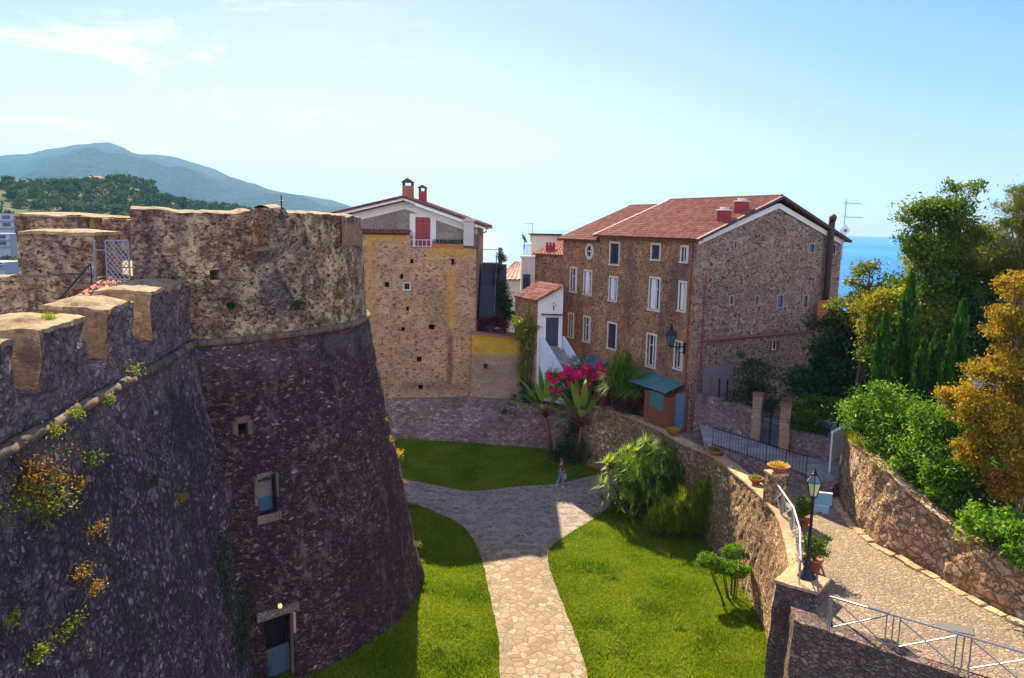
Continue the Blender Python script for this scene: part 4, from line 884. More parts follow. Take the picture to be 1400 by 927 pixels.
def chimney(parent, c, w, d, h, mat, capmat, pots=False):
    mb = MB(); mb.box((c[0], c[1], c[2]+h/2), (w, d, h)); o = mb.build('chimney', mat, parent, bevel=.02)
    mb = MB(); z = c[2]+h
    for sx in (-1, 1):
        for sy in (-1, 1): mb.box((c[0]+sx*(w/2-.07), c[1]+sy*(d/2-.07), z+.12), (.12, .12, .24))
    mb.prism([(c[0]-w/2-.12, c[1]-d/2-.1, z+.24), (c[0]+w/2+.12, c[1]-d/2-.1, z+.24), (c[0], c[1]-d/2-.1, z+.24+w*.42)], (0, d+.2, 0)); mb.build('chimney_cap', capmat, o); return o
q = PY(558, 262, YG+3.5); chimney(LH, (q.x, q.y, q.z-.9), .82, .8, 1.35, m_brick, m_fascia)
q = PY(578, 266, YG+2.0); chimney(LH, (q.x, q.y, q.z-.7), .58, .6, .95, m_chim, m_fascia)
mb = MB(); q = PY(641, 336, YF+.4); mb.box((q.x, q.y, (q.z+16.25)/2), (.75, .7, 16.25-q.z)); mb.box((q.x, q.y, 16.3), (.95, .9, .12)); mb.prism([(q.x-.42, q.y-.4, 16.36), (q.x+.42, q.y-.4, 16.36), (q.x, q.y-.4, 16.62)], (0, .8, 0)); mb.build('corner_pier', m_pink, LH, bevel=.02)
# gutter and downpipe
mb = MB(); mb.tube([(xR-.02, YG-OV, roofz(xR)-.08), (xR-.02, YG+12.5, roofz(xR)-.08)], .08, 8); mb.tube([(xR-.05, YG-OV+.1, roofz(xR)-.12), (xR-.1, YG-.5, roofz(xR)-.35), (xr+.08, YG-.6, roofz(xR)-.6), (xr+.08, YF-.08, 13.0), (xr+.08, YF-.08, 3.0)], .055, 8); mb.build('downpipe', m_brown, LH)
# balcony rail, planter
rl = thing('balcony_railing', 'small white balcony railing in front of the red shuttered door', 'railing', PY(576, 338, YF+.1)); a = PY(560, 328, YF+.12); b = PY(589, 328, YF+.12)
mb = MB(); mb.tube([a, b], .022, 6); mb.tube([(a.x, a.y, zt2+.1), (b.x, b.y, zt2+.1)], .018, 6)
for k in range(6): x = a.x+(b.x-a.x)*k/5; mb.tube([(x, a.y, zt2), (x, a.y, a.z)], .016, 6)
mb.build('rails', m_rail, rl)
pl = thing('terrace_planter', 'long terracotta planter with a low clipped hedge on the house terrace', 'planter', PY(612, 338, YF+.3)); a = PY(590, 333, YF+.1); b = PY(634, 333, YF+.1); mb = MB(); mb.box(((a.x+b.x)/2, YF+.3, zt2+.14), (b.x-a.x, .4, .34)); mb.build('trough', m_terra, pl, bevel=.02)
P = rng.uniform((a.x+.05, YF+.08, zt2+.28), (b.x-.05, YF+.52, zt2+.62), (900, 3)); leaves('hedge_plants', m_lfdark, P, .1, rng.normal(.55, .2, 900), pl)
# ---- annex with the ochre top, base wall ----------------------------------
a = PY(645, 455, 57.0); b = PY(712, 464, 57.0); an = thing('annex_wall', 'low stone annex wall with ochre plastered top beside the tall house', 'wall', ((a.x+b.x)/2, 57, 2.6)); mb = MB()
rough_block(mb, [(a.x, 57.0, 2.6), (b.x, 57.0, 2.6), (b.x, 59.5, 2.6), (a.x, 59.5, 2.6), (a.x, 57.0, a.z), (b.x, 57.0, b.z), (b.x, 59.5, b.z), (a.x, 59.5, a.z)], .3, .05, faces='xXyZ'); mb.build('wall', m_annex, an)
mb = MB(); rough_block(mb, [(a.x-.05, 56.9, a.z-.04), (b.x+.05, 56.9, b.z-.04), (b.x+.05, 59.5, b.z), (a.x-.05, 59.5, a.z), (a.x-.05, 56.9, a.z+.1), (b.x+.05, 56.9, b.z+.1), (b.x+.05, 59.5, b.z+.1), (a.x-.05, 59.5, a.z+.1)], .4, .03); mb.build('brick_coping', m_brick, an)
q = W.px(664, 500); mb = MB(); mb.box((PY(664, 500, 57).x, 57.0, PY(664, 500, 57).z), (.3, .3, .3)); mb.build('drain_hole', m_dark, an)
BW = [(-14.0, 58.6), (-8.3, 57.25), (-5.5, 57.0), (-3.1, 56.75), (-.5, 56.2), (1.6, 55.6), (3.2, 55.1), (5.0, 54.2)]; BT = [3.0, 3.05, 3.1, 3.3, 3.25, 3.2, 3.3, 3.6]
def poly_wall(name, mat, P, zt, zb, thick, parent, step=.25, batter=.1, amp=.05, cap=None, capw=.06, capt=.1, capname='coping', zstep=.28):
    """rough wall along 2D points P with tops zt, seen from its right-hand side; thickness goes to the left"""
    pts = resample([(x, y, z) for (x, y), z in zip(P, zt)], step); n = len(pts); N = []
    for i in range(n):
        d = pts[min(i+1, n-1)]-pts[max(i-1, 0)]; d.z = 0; d.normalize(); N.append(Vector((d.y, -d.x, 0)))
    nzs = max(2, int((max(zt)-min(zb(p.x, p.y) for p in pts))/zstep)); mb = MB(); rows = []
    for k in range(nzs+1):
        r = []
        for p, nn in zip(pts, N):
            z0 = zb(p.x, p.y); z = z0+(p.z-z0)*k/nzs; q = Vector((p.x, p.y, z))+nn*batter*(p.z-z); r.append(q+nn*(nz(q, .7)*amp+nz(q, 2.3)*amp*.7+nz(q, 5)*amp*.35))
        rows.append(r)
    top = [vnoise(p-nn*thick, 1.5, .02) for p, nn in zip(pts, N)]; back = [Vector((q.x, q.y, zb(q.x, q.y)-.2)) for q in top]
    rows += [top, back]; mb.grid(rows)
    for s_ in (0, -1): mb.add([r[s_] for r in rows], [tuple(range(len(rows)))])
    o = mb.build(name, mat, parent)
    if cap is not None:
        mb = MB(); R = []
        for dz, f in ((-.01, 0), (0, 1), (1, 1), (1, .66), (1, .33), (1, 0), (-.01, 0)): pass
        prof = [(capw, 0), (capw, capt), (-thick*.33, capt+.015), (-thick*.66, capt+.015), (-thick-capw, capt), (-thick-capw, 0)]
        for a, dz in prof: R.append([vnoise(p+nn*a+Vector((0, 0, dz)), 2.0, .018) for p, nn in zip(pts, N)])
        R.append(R[0]); mb.grid(R)
        for s_ in (0, -1): mb.add([r[s_] for r in R[:-1]], [tuple(range(6))])
        mb.build(capname, cap, parent)
    return pts, N
bw = thing('stone_base_wall', 'purple grey rubble wall along the far edge of the lawn below the tall house', 'wall', (-4, 57, 0)); poly_wall('wall', m_basewall, BW, BT, lambda x, y: -.3, .8, bw, .25, .12, .09)
# ---- outside stair beside the tall house ------------------------------------
st = thing('outside_staircase', 'dark slate outdoor staircase climbing beside the tall stone house', 'staircase', (-1.4, 59.5, 8)); mb = MB(); x0 = PY(654, 430, 59).x; x1 = PY(676, 430, 59).x; n = 22
for k in range(n):
    z = 8.1+(12.9-8.1)*k/n; y = 58.2+k*.24; mb.box(((x0+x1)/2, y+.2, z-.1), (x1-x0, .42, .24)); 
mb.build('steps', m_steps, st, bevel=.01); mb = MB(); mb.hexa([(x0, 58.2, 7.7), (x1, 58.2, 7.7), (x1, 63.6, 7.7), (x0, 63.6, 7.7), (x0, 58.3, 8), (x1, 58.3, 8), (x1, 63.6, 12.7), (x0, 63.6, 12.7)]); mb.hexa([(x0, 63.6, 7.7), (x1+.8, 63.6, 7.7), (x1+.8, 66, 7.7), (x0, 66, 7.7), (x0, 63.6, 12.9), (x1+.8, 63.6, 12.9), (x1+.8, 66, 12.9), (x0, 66, 12.9)]); mb.build('stair_body', m_steps, st)
mb = MB(); mb.tube([(x1, 58.3, 9.0), (x1, 63.5, 13.8)], .025, 6)
for k in range(8): y = 58.4+k*.72; z = 8.1+(y-58.3)*.92; mb.tube([(x1, y, z), (x1, y, z+1)], .015, 5)
mb.build('stair_rail', m_bluegrey, st)
tr_ = thing('terrace_railing', 'thin metal railing on the landing at the top of the outside staircase', 'railing', (x1, 64, 12.9)); mb = MB(); a = PY(655, 341, 63.8); b = PY(688, 341, 63.8); zb_ = PY(670, 369, 63.8).z
mb.tube([a, b], .03, 6); mb.tube([(a.x, a.y, zb_), (b.x, b.y, zb_)], .02, 6)
for k in range(13): x = a.x+(b.x-a.x)*k/12; mb.tube([(x, a.y, zb_-.3), (x, a.y, a.z)], .015, 5)
mb.build('rails', m_galv, tr_); mb = MB(); q = PY(684, 340, 63.8); mb.box((q.x, q.y+.1, q.z-1.3), (.32, .32, 2.8)); mb.build('corner_post', m_bluegrey, tr_)
# ---- right house --------------------------------------------------------------
FA, FB, GG = (3.75, 60.0), (10.49, 45.0), (21.75, 52.2); BL = (FA[0]+GG[0]-FB[0], FA[1]+GG[1]-FB[1])
RH = thing('long_brown_house', 'long brown stone house with many pale framed windows and red tiled roof', 'house', (11, 53, 4.2)); F = Wall(FA, FB)
fh = [(833, 330, 847.5, 364), (889.5, 332, 903.5, 357.5), (930, 335, 941.5, 361), (779, 364.5, 789, 401), (797.5, 368.5, 809.5, 405), (832, 377, 844.5, 413.5), (886.5, 378, 903, 426.5), (927, 383.5, 939, 428),
      (776.5, 427, 785, 463), (797, 431.5, 807.5, 469), (830, 440, 843.5, 479), (883, 455, 897.5, 504), (921, 465, 934, 507)]
fr_ = []
for x0, y0, x1_, y1 in fh:
    r = F.rect(x0, y0, x1_, y1); w = .14; fr_.append((r[0]+w, r[1]-w, r[2]+w, r[3]-w))
us_split = F.rect(816, 320, 818, 400); usp = (us_split[0]+us_split[1])/2; zf, zn = 15.1, 15.45
cu_, cz_ = F.px(806, 343.5); ro = [(cu_+.38*math.cos(2*math.pi*k/20), cz_+.38*math.sin(2*math.pi*k/20)) for k in range(20)]
pz0 = 3.6; F.panel([(0, pz0), (F.L, pz0), (F.L, zn), (usp, zn), (usp, zf), (0, zf)], fr_, .28, 1.8, polyholes=[ro]).build('front_wall', m_facade, RH)
shs = ['both', 'both', None, None, 'left', 'left', 'left', 'left', None, None, 'both', None, None]
for r, sh in zip(fr_, shs): F.window(RH, r, .13, shutter=sh, label='window with open pale inner shutter' if sh == 'left' else None)
mb = MB(); mb.grid([[F.P(cu_+rr_*math.cos(2*math.pi*k/20), cz_+rr_*math.sin(2*math.pi*k/20), o) for k in range(20)] for rr_, o in ((.38, -.1), (.38, .03), (.6, .03), (.6, -.02))], closed=True); rw_ = mb.build('round_window', m_trim, RH); mb = MB(); mb.add([F.P(u, z, -.15) for u, z in ro], [tuple(range(20))]); mb.build('pane', m_pane, rw_)
mb = MB(); F.slab(mb, cu_-.03, cu_+.03, cz_-.37, cz_+.37, -.1, -.14); F.slab(mb, cu_-.37, cu_+.37, cz_-.03, cz_+.03, -.09, -.14); mb.build('sash', m_whitewood, rw_)
Gw = Wall(FB, GG); um = Gw.L*.5; za = 17.7; sl_ = []
for x0, y0, x1_, y1 in ((1106, 334, 1113, 345), (1137, 335, 1142, 347), (1063, 404, 1070, 420), (1098, 404, 1104, 420), (1032.5, 405, 1037, 417), (998, 405, 1002, 416), (1004, 330, 1007, 339)): sl_.append(Gw.rect(x0, y0, x1_, y1))
lw_ = Gw.rect(1054, 467, 1064, 479); Gw.panel([(0, pz0), (Gw.L, pz0), (Gw.L, zn), (um, za), (0, zn)], sl_+[lw_], .3, 1.8).build('gable_wall', m_gabright, RH)
for r in sl_:
    mb = MB(); Gw.ring(mb, r, .05, .02, .08); o = mb.build('slit_window', m_board, RH); mb = MB(); Gw.slab(mb, r[0], r[1], r[2], r[3], -.12, -.14); mb.build('pane', m_bluegrey, o)
Gw.window(RH, lw_, .06, m_ochstone)
mb = MB(); Bw = Wall(GG, BL); Bw.panel([(0, pz0), (Bw.L, pz0), (Bw.L, zn), (0, zn)], mb=mb); Cw = Wall(BL, FA); Cw.panel([(0, pz0), (Cw.L, pz0), (Cw.L, zf), (Cw.L/2, 17.4), (0, zf)], mb=mb); mb.build('rear_wall', m_gabright, RH)
def fp(u, v, z, o=0):  # u along the front, v 0..1 from front to back
    p = F.A+F.d*u; q = Vector((GG[0]-FB[0], GG[1]-FB[1], 0)); return p+q*v+Vector((0, 0, z))
gl = Gw.L; oh = .03; rise = (za-zn)/.5
def rz_(v, ze, zr): return ze+(zr-ze)*(1-abs(v-.5)*2)
zrn = 18.0; zrf = 17.65; vo = -.03
for u0, u1, ze, zr2 in ((usp-.12, F.L+.35, zn+.05, zrn), (-.3, usp+.2, zf+.05, zrf)):
    for side in (0, 1):
        vA = vo if side == 0 else 1-vo; e = rz_(vA, ze, zr2); A = fp(u0, vA, e); B = fp(u1, vA, e); C = fp(u1, .5, zr2); D = fp(u0, .5, zr2)
        ro_ = tile_roof('roof', A, B, C, D, m_tile, RH, .24, .36, .045, .1)
        if ze > 15.3:
            mb = MB(); o3 = Vector((0, 0, .05)); nn = Gw.n*.04; mb.beam(B+o3+nn, C+o3+nn, .2, .16); mb.build('verge_tiles', m_fascia, ro_); mb = MB(); a = Gw.P(0 if side == 0 else Gw.L, zn+.02, .06); b = Gw.P(um, za+.02, .06); mb.beam(a-Vector((0, 0, .17)), b-Vector((0, 0, .17)), .1, .3); mb.build('white_verge', m_white, ro_)
            mb = MB(); mb.beam(A+Vector((0, 0, .12))-F.d*.02, D+Vector((0, 0, .12))-F.d*.02, .16, .08); mb.build('edge_tiles', m_pink, ro_)
    mb = MB(); k = 0; u = u0
    while u < u1-.1: mb.tube([fp(u, .5, zr2+.09), fp(min(u1, u+.42), .5, zr2+.115)], .12, 8); u += .4
    mb.build('ridge_tiles', m_tile, ro_)
    mb = MB(); mb.beam(fp(u0, -.004, ze-.06), fp(u1, -.004, ze-.06), .3, .14); mb.build('eaves', m_fascia, ro_)
for px_, yb, wv in ((989, 304, .62), (1013, 294, .7)):
    uu = F.L-.55; best = min([i/200 for i in range(100)], key=lambda v: abs((lambda p: IW/2+FPX*((p-Vector(CAM)).dot(Vector(cR)))/((p-Vector(CAM)).dot(Vector(cF))))(fp(uu, v, rz_(v, zn, zrn)))-px_))
    c = fp(uu, best, rz_(best, zn, zrn)); mb = MB(); R = Matrix.Rotation(math.atan2(Gw.d.y, Gw.d.x), 3, 'Z'); mb.box(c+Vector((0, 0, .3)), (wv, .55, .8), R=R); o = mb.build('chimney', m_chim, RH, bevel=.02); mb = MB(); mb.box(c+Vector((0, 0, .74)), (wv+.1, .66, .08), R=R); mb.box(c+Vector((0, 0, .84)), (wv*.6, .4, .16), R=R); mb.build('chimney_cap', m_trim, o, bevel=.02)
mb = MB(); u, z = Gw.px(1123, 415); u2, z2 = Gw.px(1121, 303); mb.tube([Gw.P(u, z-1, .32), Gw.P(u, z2, .32), Gw.P(u-.02, z2+.15, .35)], [.2, .2, .2], 12); mb.tube([Gw.P(u, z2+.1, .35), Gw.P(u-.18, z2+.28, .5), Gw.P(u-.3, z2+.18, .62)], [.21, .24, .2], 10); mb.build('flue_pipe', m_fascia, RH, smooth=True)
mb = MB(); u, z = Gw.px(958, 466); u2, z2 = Gw.px(1110, 452); mb.tube([Gw.P(u, z, .1), Gw.P(u2, z2, .1)], .085, 8); mb.tube([Gw.P(u+.02, z, .1), Gw.P(u+.02, 4.6, .1)], .06, 8); u3, z3 = Gw.px(962, 376); mb.tube([Gw.P(u+.1, z3, .06), Gw.P(u+.05, z, .06)], .035, 6); mb.build('drainpipe', m_brown, RH)
mb = MB(); u, z = F.px(948, 385); mb.tube([F.P(F.L-.4, 15.3, .07), F.P(F.L-.4, 4.4, .07)], .045, 8); mb.build('downpipe', m_brown, RH)
mb = MB(); a = Gw.px(961, 503); b = Gw.px(1002, 545); Gw.slab(mb, a[0], b[0], b[1], a[1], .04, -.05); mb.build('plinth_render', plain('dull purple render', (.20, .15, .16), .9, bump=.3), RH)
sc = Gw.rect(1107, 411, 1129, 447); ss = thing('slatted_screen', 'orange wooden slatted screen under the dark flue pipe', 'screen', Gw.P(sc[0], sc[2], .5)); mb = MB()
z = sc[2]
while z < sc[3]: Gw.slab(mb, sc[0], sc[1], z, z+.11, .62, .58); z += .155
mb.build('slats', m_orange, ss); mb = MB()
for u in (sc[0], sc[1]-.08): Gw.slab(mb, u, u+.08, sc[2]-1.2, sc[3]+.05, .57, .5)
mb.build('posts', m_orange, ss)
# aerial with dish
q = Gw.px(1147, 355); mB = Gw.P(q[0], q[1], .2); tq = Gw.px(1149.5, 272)[1]; ae = thing('tv_aerial', 'tall tv aerial with two crossbars and a square white dish on the brown house', 'aerial', mB)
mb = MB(); mb.tube([mB, (mB.x, mB.y, tq)], .03, 8); mb.build('mast', m_galv, ae)
for zz, ln in ((tq-.25, .9), (tq-1.15, 1.1)):
    mb = MB(); a = Vector((mB.x-.15, mB.y, zz)); b = Vector((mB.x+ln, mB.y-.1, zz-.03)); mb.tube([a, b], .018, 6)
    for k in range(7): c = a.lerp(b, k/6); mb.tube([c-Vector((.0, .3, .1)), c+Vector((0, .3, .1))], .009, 5)
    mb.build('crossbar', m_galv, ae)
mb = MB(); c = Vector((mB.x, mB.y-.15, PY(1149, 315, mB.y).z)); Rd_ = Matrix.Rotation(rad(20), 3, 'Z') @ Matrix.Rotation(rad(45), 3, 'Y'); mb.box(c, (.62, .06, .62), R=Rd_); mb.build('dish', m_whitewood, ae, bevel=.03); mb = MB(); mb.box(c+Vector((.02, -.08, 0)), (.14, .1, .14), R=Rd_); mb.build('receiver', m_bluegrey, ae)
# wall lantern
def lantern(parent, c, s_, m_fr=None, m_gl=None):
    m_fr = m_fr or m_iron; c = Vector(c); prof = [(.10, 0), (.19, .40)]; mb = MB(); gl_ = MB(); h = [Vector((math.cos(math.pi/3*k+.26), math.sin(math.pi/3*k+.26), 0)) for k in range(6)]
    L = lambda k, r, z: c+(h[k % 6]*r+Vector((0, 0, z)))*s_
    for k in range(6):
        mb.tube([L(k, .105, 0), L(k, .20, .40)], .014*s_, 5); mb.tube([L(k, .20, .40), L(k+1, .20, .40)], .014*s_, 5); mb.tube([L(k, .105, 0), L(k+1, .105, 0)], .014*s_, 5); mb.tube([L(k, .215, .40), L(k, .07, .60)], .012*s_, 5)
        gl_.quad(L(k, .10, .01), L(k+1, .10, .01), L(k+1, .193, .39), L(k, .193, .39))
    mb.lathe([(.03, -.06), (.11, -.01), (.1, .012), (.02, .014)], c, 8) if s_ == 1 else mb.lathe([(.03*s_, -.06*s_), (.11*s_, -.01*s_), (.1*s_, .012*s_), (.02*s_, .014*s_)], c, 8)
    mb.lathe([(r*s_, z*s_) for r, z in ((.075, .59), (.08, .63), (.045, .66), (.05, .70), (.02, .73), (.03, .755), (.01, .79))], c, 10)
    lo = mb.build('lantern_frame', m_fr, parent); gl_.build('glass', m_gl or m_lampglass, lo)
    t_ = MB()
    for k in range(6): t_.quad(L(k, .21, .405), L(k+1, .21, .405), L(k+1, .07, .60), L(k, .07, .60))
    t_.build('lantern_top', m_bluegrey if m_gl is None else m_fr, lo)
u, z = F.px(936, 474); u2, z2 = F.px(913, 473); wl = thing('wall_lantern', 'dark green glass lantern on a scrolled bracket near the corner of the brown house', 'lantern', F.P(u, z))
mb = MB(); mb.tube([F.P(u, z, 0), F.P(u, z, .5), F.P(u-.05, z+.02, .95)], .035, 8); mb.tube([F.P(u, z-.4, .02), F.P(u, z-.3, .35), F.P(u, z-.02, .6)], .02, 6); F.slab(mb, u-.1, u+.1, z-.45, z+.25, .04, 0); mb.build('bracket', m_iron, wl); lantern(wl, F.P(u-.05, z+.1, .95), 1.6, m_iron, glass('green lamp glass', (.05, .12, .12), .15))
# glass canopies and porch
def canopy(name, label, x0, y0, x1, y1, out, drop, legs=True):
    u0, z0 = F.px(x0, y0); u1, z1 = F.px(x1, y1); z = (z0+z1)/2; t = thing(name, label, 'canopy', F.P((u0+u1)/2, z)); mb = MB()
    mb.hexa([F.P(u0, z-drop-.02, out), F.P(u1, z-drop-.02, out), F.P(u1, z-.02, .03), F.P(u0, z-.02, .03), F.P(u0, z-drop, out), F.P(u1, z-drop, out), F.P(u1, z, .03), F.P(u0, z, .03)]); mb.build('glass_roof', m_teal, t); mb = MB()
    n = 3
    for k in range(n+1): u = u0+(u1-u0)*k/n; mb.tube([F.P(u, z+.02, .03), F.P(u, z-drop+.02, out)], .02, 5)
    mb.tube([F.P(u0, z-drop, out), F.P(u1, z-drop, out)], .03, 6); mb.tube([F.P(u0, z, .04), F.P(u1, z, .04)], .03, 6); mb.build('canopy_frame', m_bluegrey, t); return u0, u1, z, t
cu0, cu1, cz0, ct = canopy('glass_canopy', 'large teal glass canopy over the brown porch at the house corner', 866, 503, 937, 523, 1.4, .5)
canopy('glass_canopy', 'small teal glass canopy half hidden behind the pink flowers', 806, 487, 832, 494, 1.0, .45)
po = thing('wooden_porch', 'red brown wooden porch with a pale glass door under the teal canopy', 'porch', F.P(cu1-1, 4.2)); ue = F.L-.1; zp = cz0-.72; us1 = ue-2.6; o_ = 1.3; E0 = F.P(ue, 0, 0); E1 = F.P(ue, 0, o_)
Ew = Wall((E1.x, E1.y), (E0.x, E0.y)); dh = (.45, 1.05, 4.35, 6.45); mb = Ew.panel([(0, 4.1), (Ew.L, 4.1), (Ew.L, zp+.5), (0, zp)], [dh], .05, 0); S0 = F.P(us1, 0, o_); Sw = Wall((S0.x, S0.y), (E1.x, E1.y)); gh = (.5, Sw.L-.6, 5.3, 6.3); Sw.panel([(0, 4.1), (Sw.L, 4.1), (Sw.L, zp), (0, zp)], [gh], .05, 0, mb); mb.build('walls', m_brown, po)
mb = MB(); Ew.slab(mb, dh[0], dh[1], dh[2], dh[3], -.02, -.05); d_ = mb.build('door', m_doorglass, po); mb = MB()
for a, b, c, e in ((dh[0]-.04, dh[0]+.02, dh[2], dh[3]), (dh[1]-.02, dh[1]+.04, dh[2], dh[3]), (dh[0], dh[1], dh[3]-.03, dh[3]+.04), (dh[0], dh[1], dh[2]+.95, dh[2]+1.0), (dh[0], dh[1], dh[2]+.5, dh[2]+.53), (dh[0], dh[1], dh[2]+1.5, dh[2]+1.53)): Ew.slab(mb, a, b, c, e, .02, -.03)
mb.build('door_frame', m_bluegrey, d_); mb = MB(); Sw.slab(mb, gh[0], gh[1], gh[2], gh[3], -.02, -.04); mb.build('side_glass', m_teal, po)
mb = MB(); Ew.slab(mb, Ew.L-.06, Ew.L+.06, 4.1, zp+.6, .06, -.02); Ew.slab(mb, -.05, .08, 4.1, zp, .06, -.02); mb.build('corner_posts', m_brown, po)
# ---- low white house with tiled lean-to roof --------------------------------
NL = PY(735, 440, 55.5); NR = PY(769, 440, 55.5); LL = PY(704, 430, 58.8); lo_ = thing('small_white_house', 'small white fronted house with orange lean-to roof and steps up to a dark door', 'house', (NL.x+1, 56, 5)); zl1 = PY(735, 412, 55.5).z; zl2 = PY(769, 392, 55.5).z; RR = NR+(LL-NL)
Wf = Wall((NL.x, NL.y), (NR.x, NR.y)); dd = Wf.rect(746, 434, 763.5, 474); Wf.panel([(0, 4), (Wf.L, 4), (Wf.L, zl2), (0, zl1)], [dd], .3, 0).build('front_wall', m_white, lo_); Ws = Wall((LL.x, LL.y), (NL.x, NL.y)); Ws.panel([(0, 4), (Ws.L, 4), (Ws.L, zl1), (0, zl1-.05)], [], .3, 1.5).build('side_wall', m_facade, lo_)
mb = MB(); Wf.slab(mb, dd[0], dd[1], dd[2], dd[3], -.2, -.25); d_ = mb.build('door', m_navy, lo_); mb = MB(); Wf.ring(mb, dd, .12, .03, .1); mb.build('door_frame', m_whitewood, d_); mb = MB(); Wf.slab(mb, dd[0]-.35, dd[1]+.25, dd[3]+.2, dd[3]+.26, .35, 0); mb.build('door_hood', m_fascia, lo_)
e1 = Vector((LL.x-.1, LL.y, zl1-.02)); e2 = Vector((NL.x-.1, NL.y-.3, zl1-.02)); r2 = Vector((NR.x+.05, NR.y-.3, zl2+.05)); r1 = Vector((RR.x, RR.y, zl2+.05)); tile_roof('roof', e1, e2, r2, r1, m_tilered, lo_, .24, .38, .06, .08)
mb = MB(); q0, q1 = Vector((NL.x+.55, 55.3, dd[2])), Vector((NL.x+2.3, 53.9, 5.0)); n = 13; dx = Vector((1.15, .35, 0))
for k in range(n):
    a = q0.lerp(q1, k/n); b = q0.lerp(q1, (k+1)/n); z = a.z; mb.hexa([Vector((b.x, b.y, 4.2)), Vector((b.x+dx.x, b.y+dx.y, 4.2)), Vector((a.x+dx.x, a.y+dx.y, 4.2)), Vector((a.x, a.y, 4.2)), Vector((b.x, b.y, z)), Vector((b.x+dx.x, b.y+dx.y, z)), Vector((a.x+dx.x, a.y+dx.y, z)), Vector((a.x, a.y, z))])
mb.build('steps', m_slab, lo_)
mb = MB()
for off, w in ((-dx*.28, .24), (dx*1.04, .24)):
    a = q0+off; b = q1+off; wv = dx.normalized()*w; lowz = 3.6; mb.hexa([Vector((b.x, b.y, lowz)), Vector((b.x, b.y, lowz))+wv, Vector((a.x, a.y, lowz))+wv, Vector((a.x, a.y, lowz)), b+Vector((0, 0, .55)), b+wv+Vector((0, 0, .55)), a+wv+Vector((0, 0, .75)), a+Vector((0, 0, .75))])
mb.build('stair_parapet', plain('bluish white plaster', (.5, .55, .6), .85), lo_)
mb = MB(); a = PY(733, 479, 53.6); b = PY(780, 500, 51.8); mb.tube([a, b], .025, 6); mb.tube([a, (a.x, a.y, 4.8)], .02, 6); c = a.lerp(b, .5); mb.tube([c, (c.x, c.y, 4.8)], .02, 6); tag(mb.build('stair_handrail', m_galv, None), 'pale thin handrail in front of the white house steps', 'handrail')
q = PY(757, 415, 55.4); bl = thing('bracket_lamp', 'small lamp with scrolled bracket on the white house wall above its door', 'lamp', q); mb = MB(); mb.tube([q, q+Vector((0, -.35, .1)), q+Vector((.05, -.5, 0))], .025, 6); mb.tube([q-Vector((0, 0, .5)), q+Vector((.02, -.05, 0))], .03, 6); mb.build('bracket', m_iron, bl); mb = MB(); mb.lathe([(.03, .12), (.1, .02), (.11, -.03), (.05, -.1)], q+Vector((.05, -.5, -.05)), 10); mb.build('shade', m_lampglass, bl)
# ---- linking wing, cream house, far house -----------------------------------
wg = thing('low_stone_wing', 'low stone wing with orange roof and red chimney left of the brown house', 'house', PY(752, 390, 63)); a = PY(732, 352, 62.5); b = PY(773, 352, 60.2); Ww = Wall((a.x, a.y), (b.x, b.y)); zt = PY(745, 349, 62).z; Ww.panel([(0, 5), (Ww.L, 5), (Ww.L, zt), (0, zt)]).build('wall', m_facade, wg); bq = Vector((2.2, 4.5, 0)); a3 = Ww.P(-.25, zt+.03, .25); b3 = Ww.P(Ww.L, zt+.03, .25); rw2 = tile_roof('roof', a3, b3, b3+bq+Vector((0, 0, 1.05)), a3+bq*.9+Vector((.4, 0, .95)), m_tilered, wg, .26, .4, .06)
mb = MB(); c = Ww.P(.75, zt+.35, -.9); mb.box(c, (.75, .6, .9)); 
for k in range(3): mb.box(c+Vector((-.26+.26*k, 0, .55)), (.17, .5, .25))
mb.build('chimney', m_chim, rw2)
mb = MB(); a4 = Ww.P(-.02, 0, 0); Ww2 = Wall((a4.x+bq.x*.9, a4.y+bq.y*.9), (a4.x, a4.y)); Ww2.panel([(0, 5), (Ww2.L, 5), (Ww2.L, zt), (0, zt+.9)], mb=mb); mb.build('end_wall', m_facade, wg)
ch = thing('cream_house', 'tall cream house with a dark shutter and roof terrace behind the stone wing', 'house', PY(735, 400, 70)); a = PY(713, 352, 69); b = PY(735, 352, 69); z = a.z; mb = MB(); Wc = Wall((a.x, 69), (b.x+1.5, 69)); wr = Wc.rect(715, 375, 725, 395); Wc.panel([(0, 3), (Wc.L, 3), (Wc.L, z), (0, z)], [wr], .2, 0, mb); mb.quad((a.x, 69, z), (b.x+1.5, 69, z), (b.x+1.5, 74, z), (a.x, 74, z)); mb.quad((a.x, 74, 3), (a.x, 69, 3), (a.x, 69, z), (a.x, 74, z)); mb.build('lower_wall', m_white, ch)
mb = MB(); Wc.slab(mb, wr[0], wr[1], wr[2], wr[3], .04, -.05); mb.build('shutter', m_navy, ch); mb = MB(); Wc.slab(mb, -.15, Wc.L, z-.02, z+.14, .12, -.3); mb.build('cornice', m_white, ch)
a = PY(727, 321, 71); b = PY(763, 321, 71); mb = MB(); zt_ = a.z; zb2 = z-1; mb.box(((a.x+b.x)/2+.3, 74, (zt_+zb2)/2), (b.x-a.x+.6, 6, zt_-zb2)); mb.build('upper_wall', m_cream, ch); mb = MB(); mb.box(((a.x+b.x)/2+.1, 74, zt_+.06), (b.x-a.x+.6, 6.4, .16)); mb.hexa([(b.x, 70.8, zt_-2.0), (b.x+1.4, 70.8, zt_-2.0), (b.x+1.4, 77, zt_-2.0), (b.x, 77, zt_-2.0), (b.x, 70.8, zt_), (b.x+.05, 70.8, zt_), (b.x+.05, 77, zt_), (b.x, 77, zt_)]); mb.build('roof', m_fascia, ch)
mb = MB(); a = PY(716, 335, 69.2); b = PY(727, 335, 69.2); zb2 = z+.12; mb.tube([a, b], .03, 5)
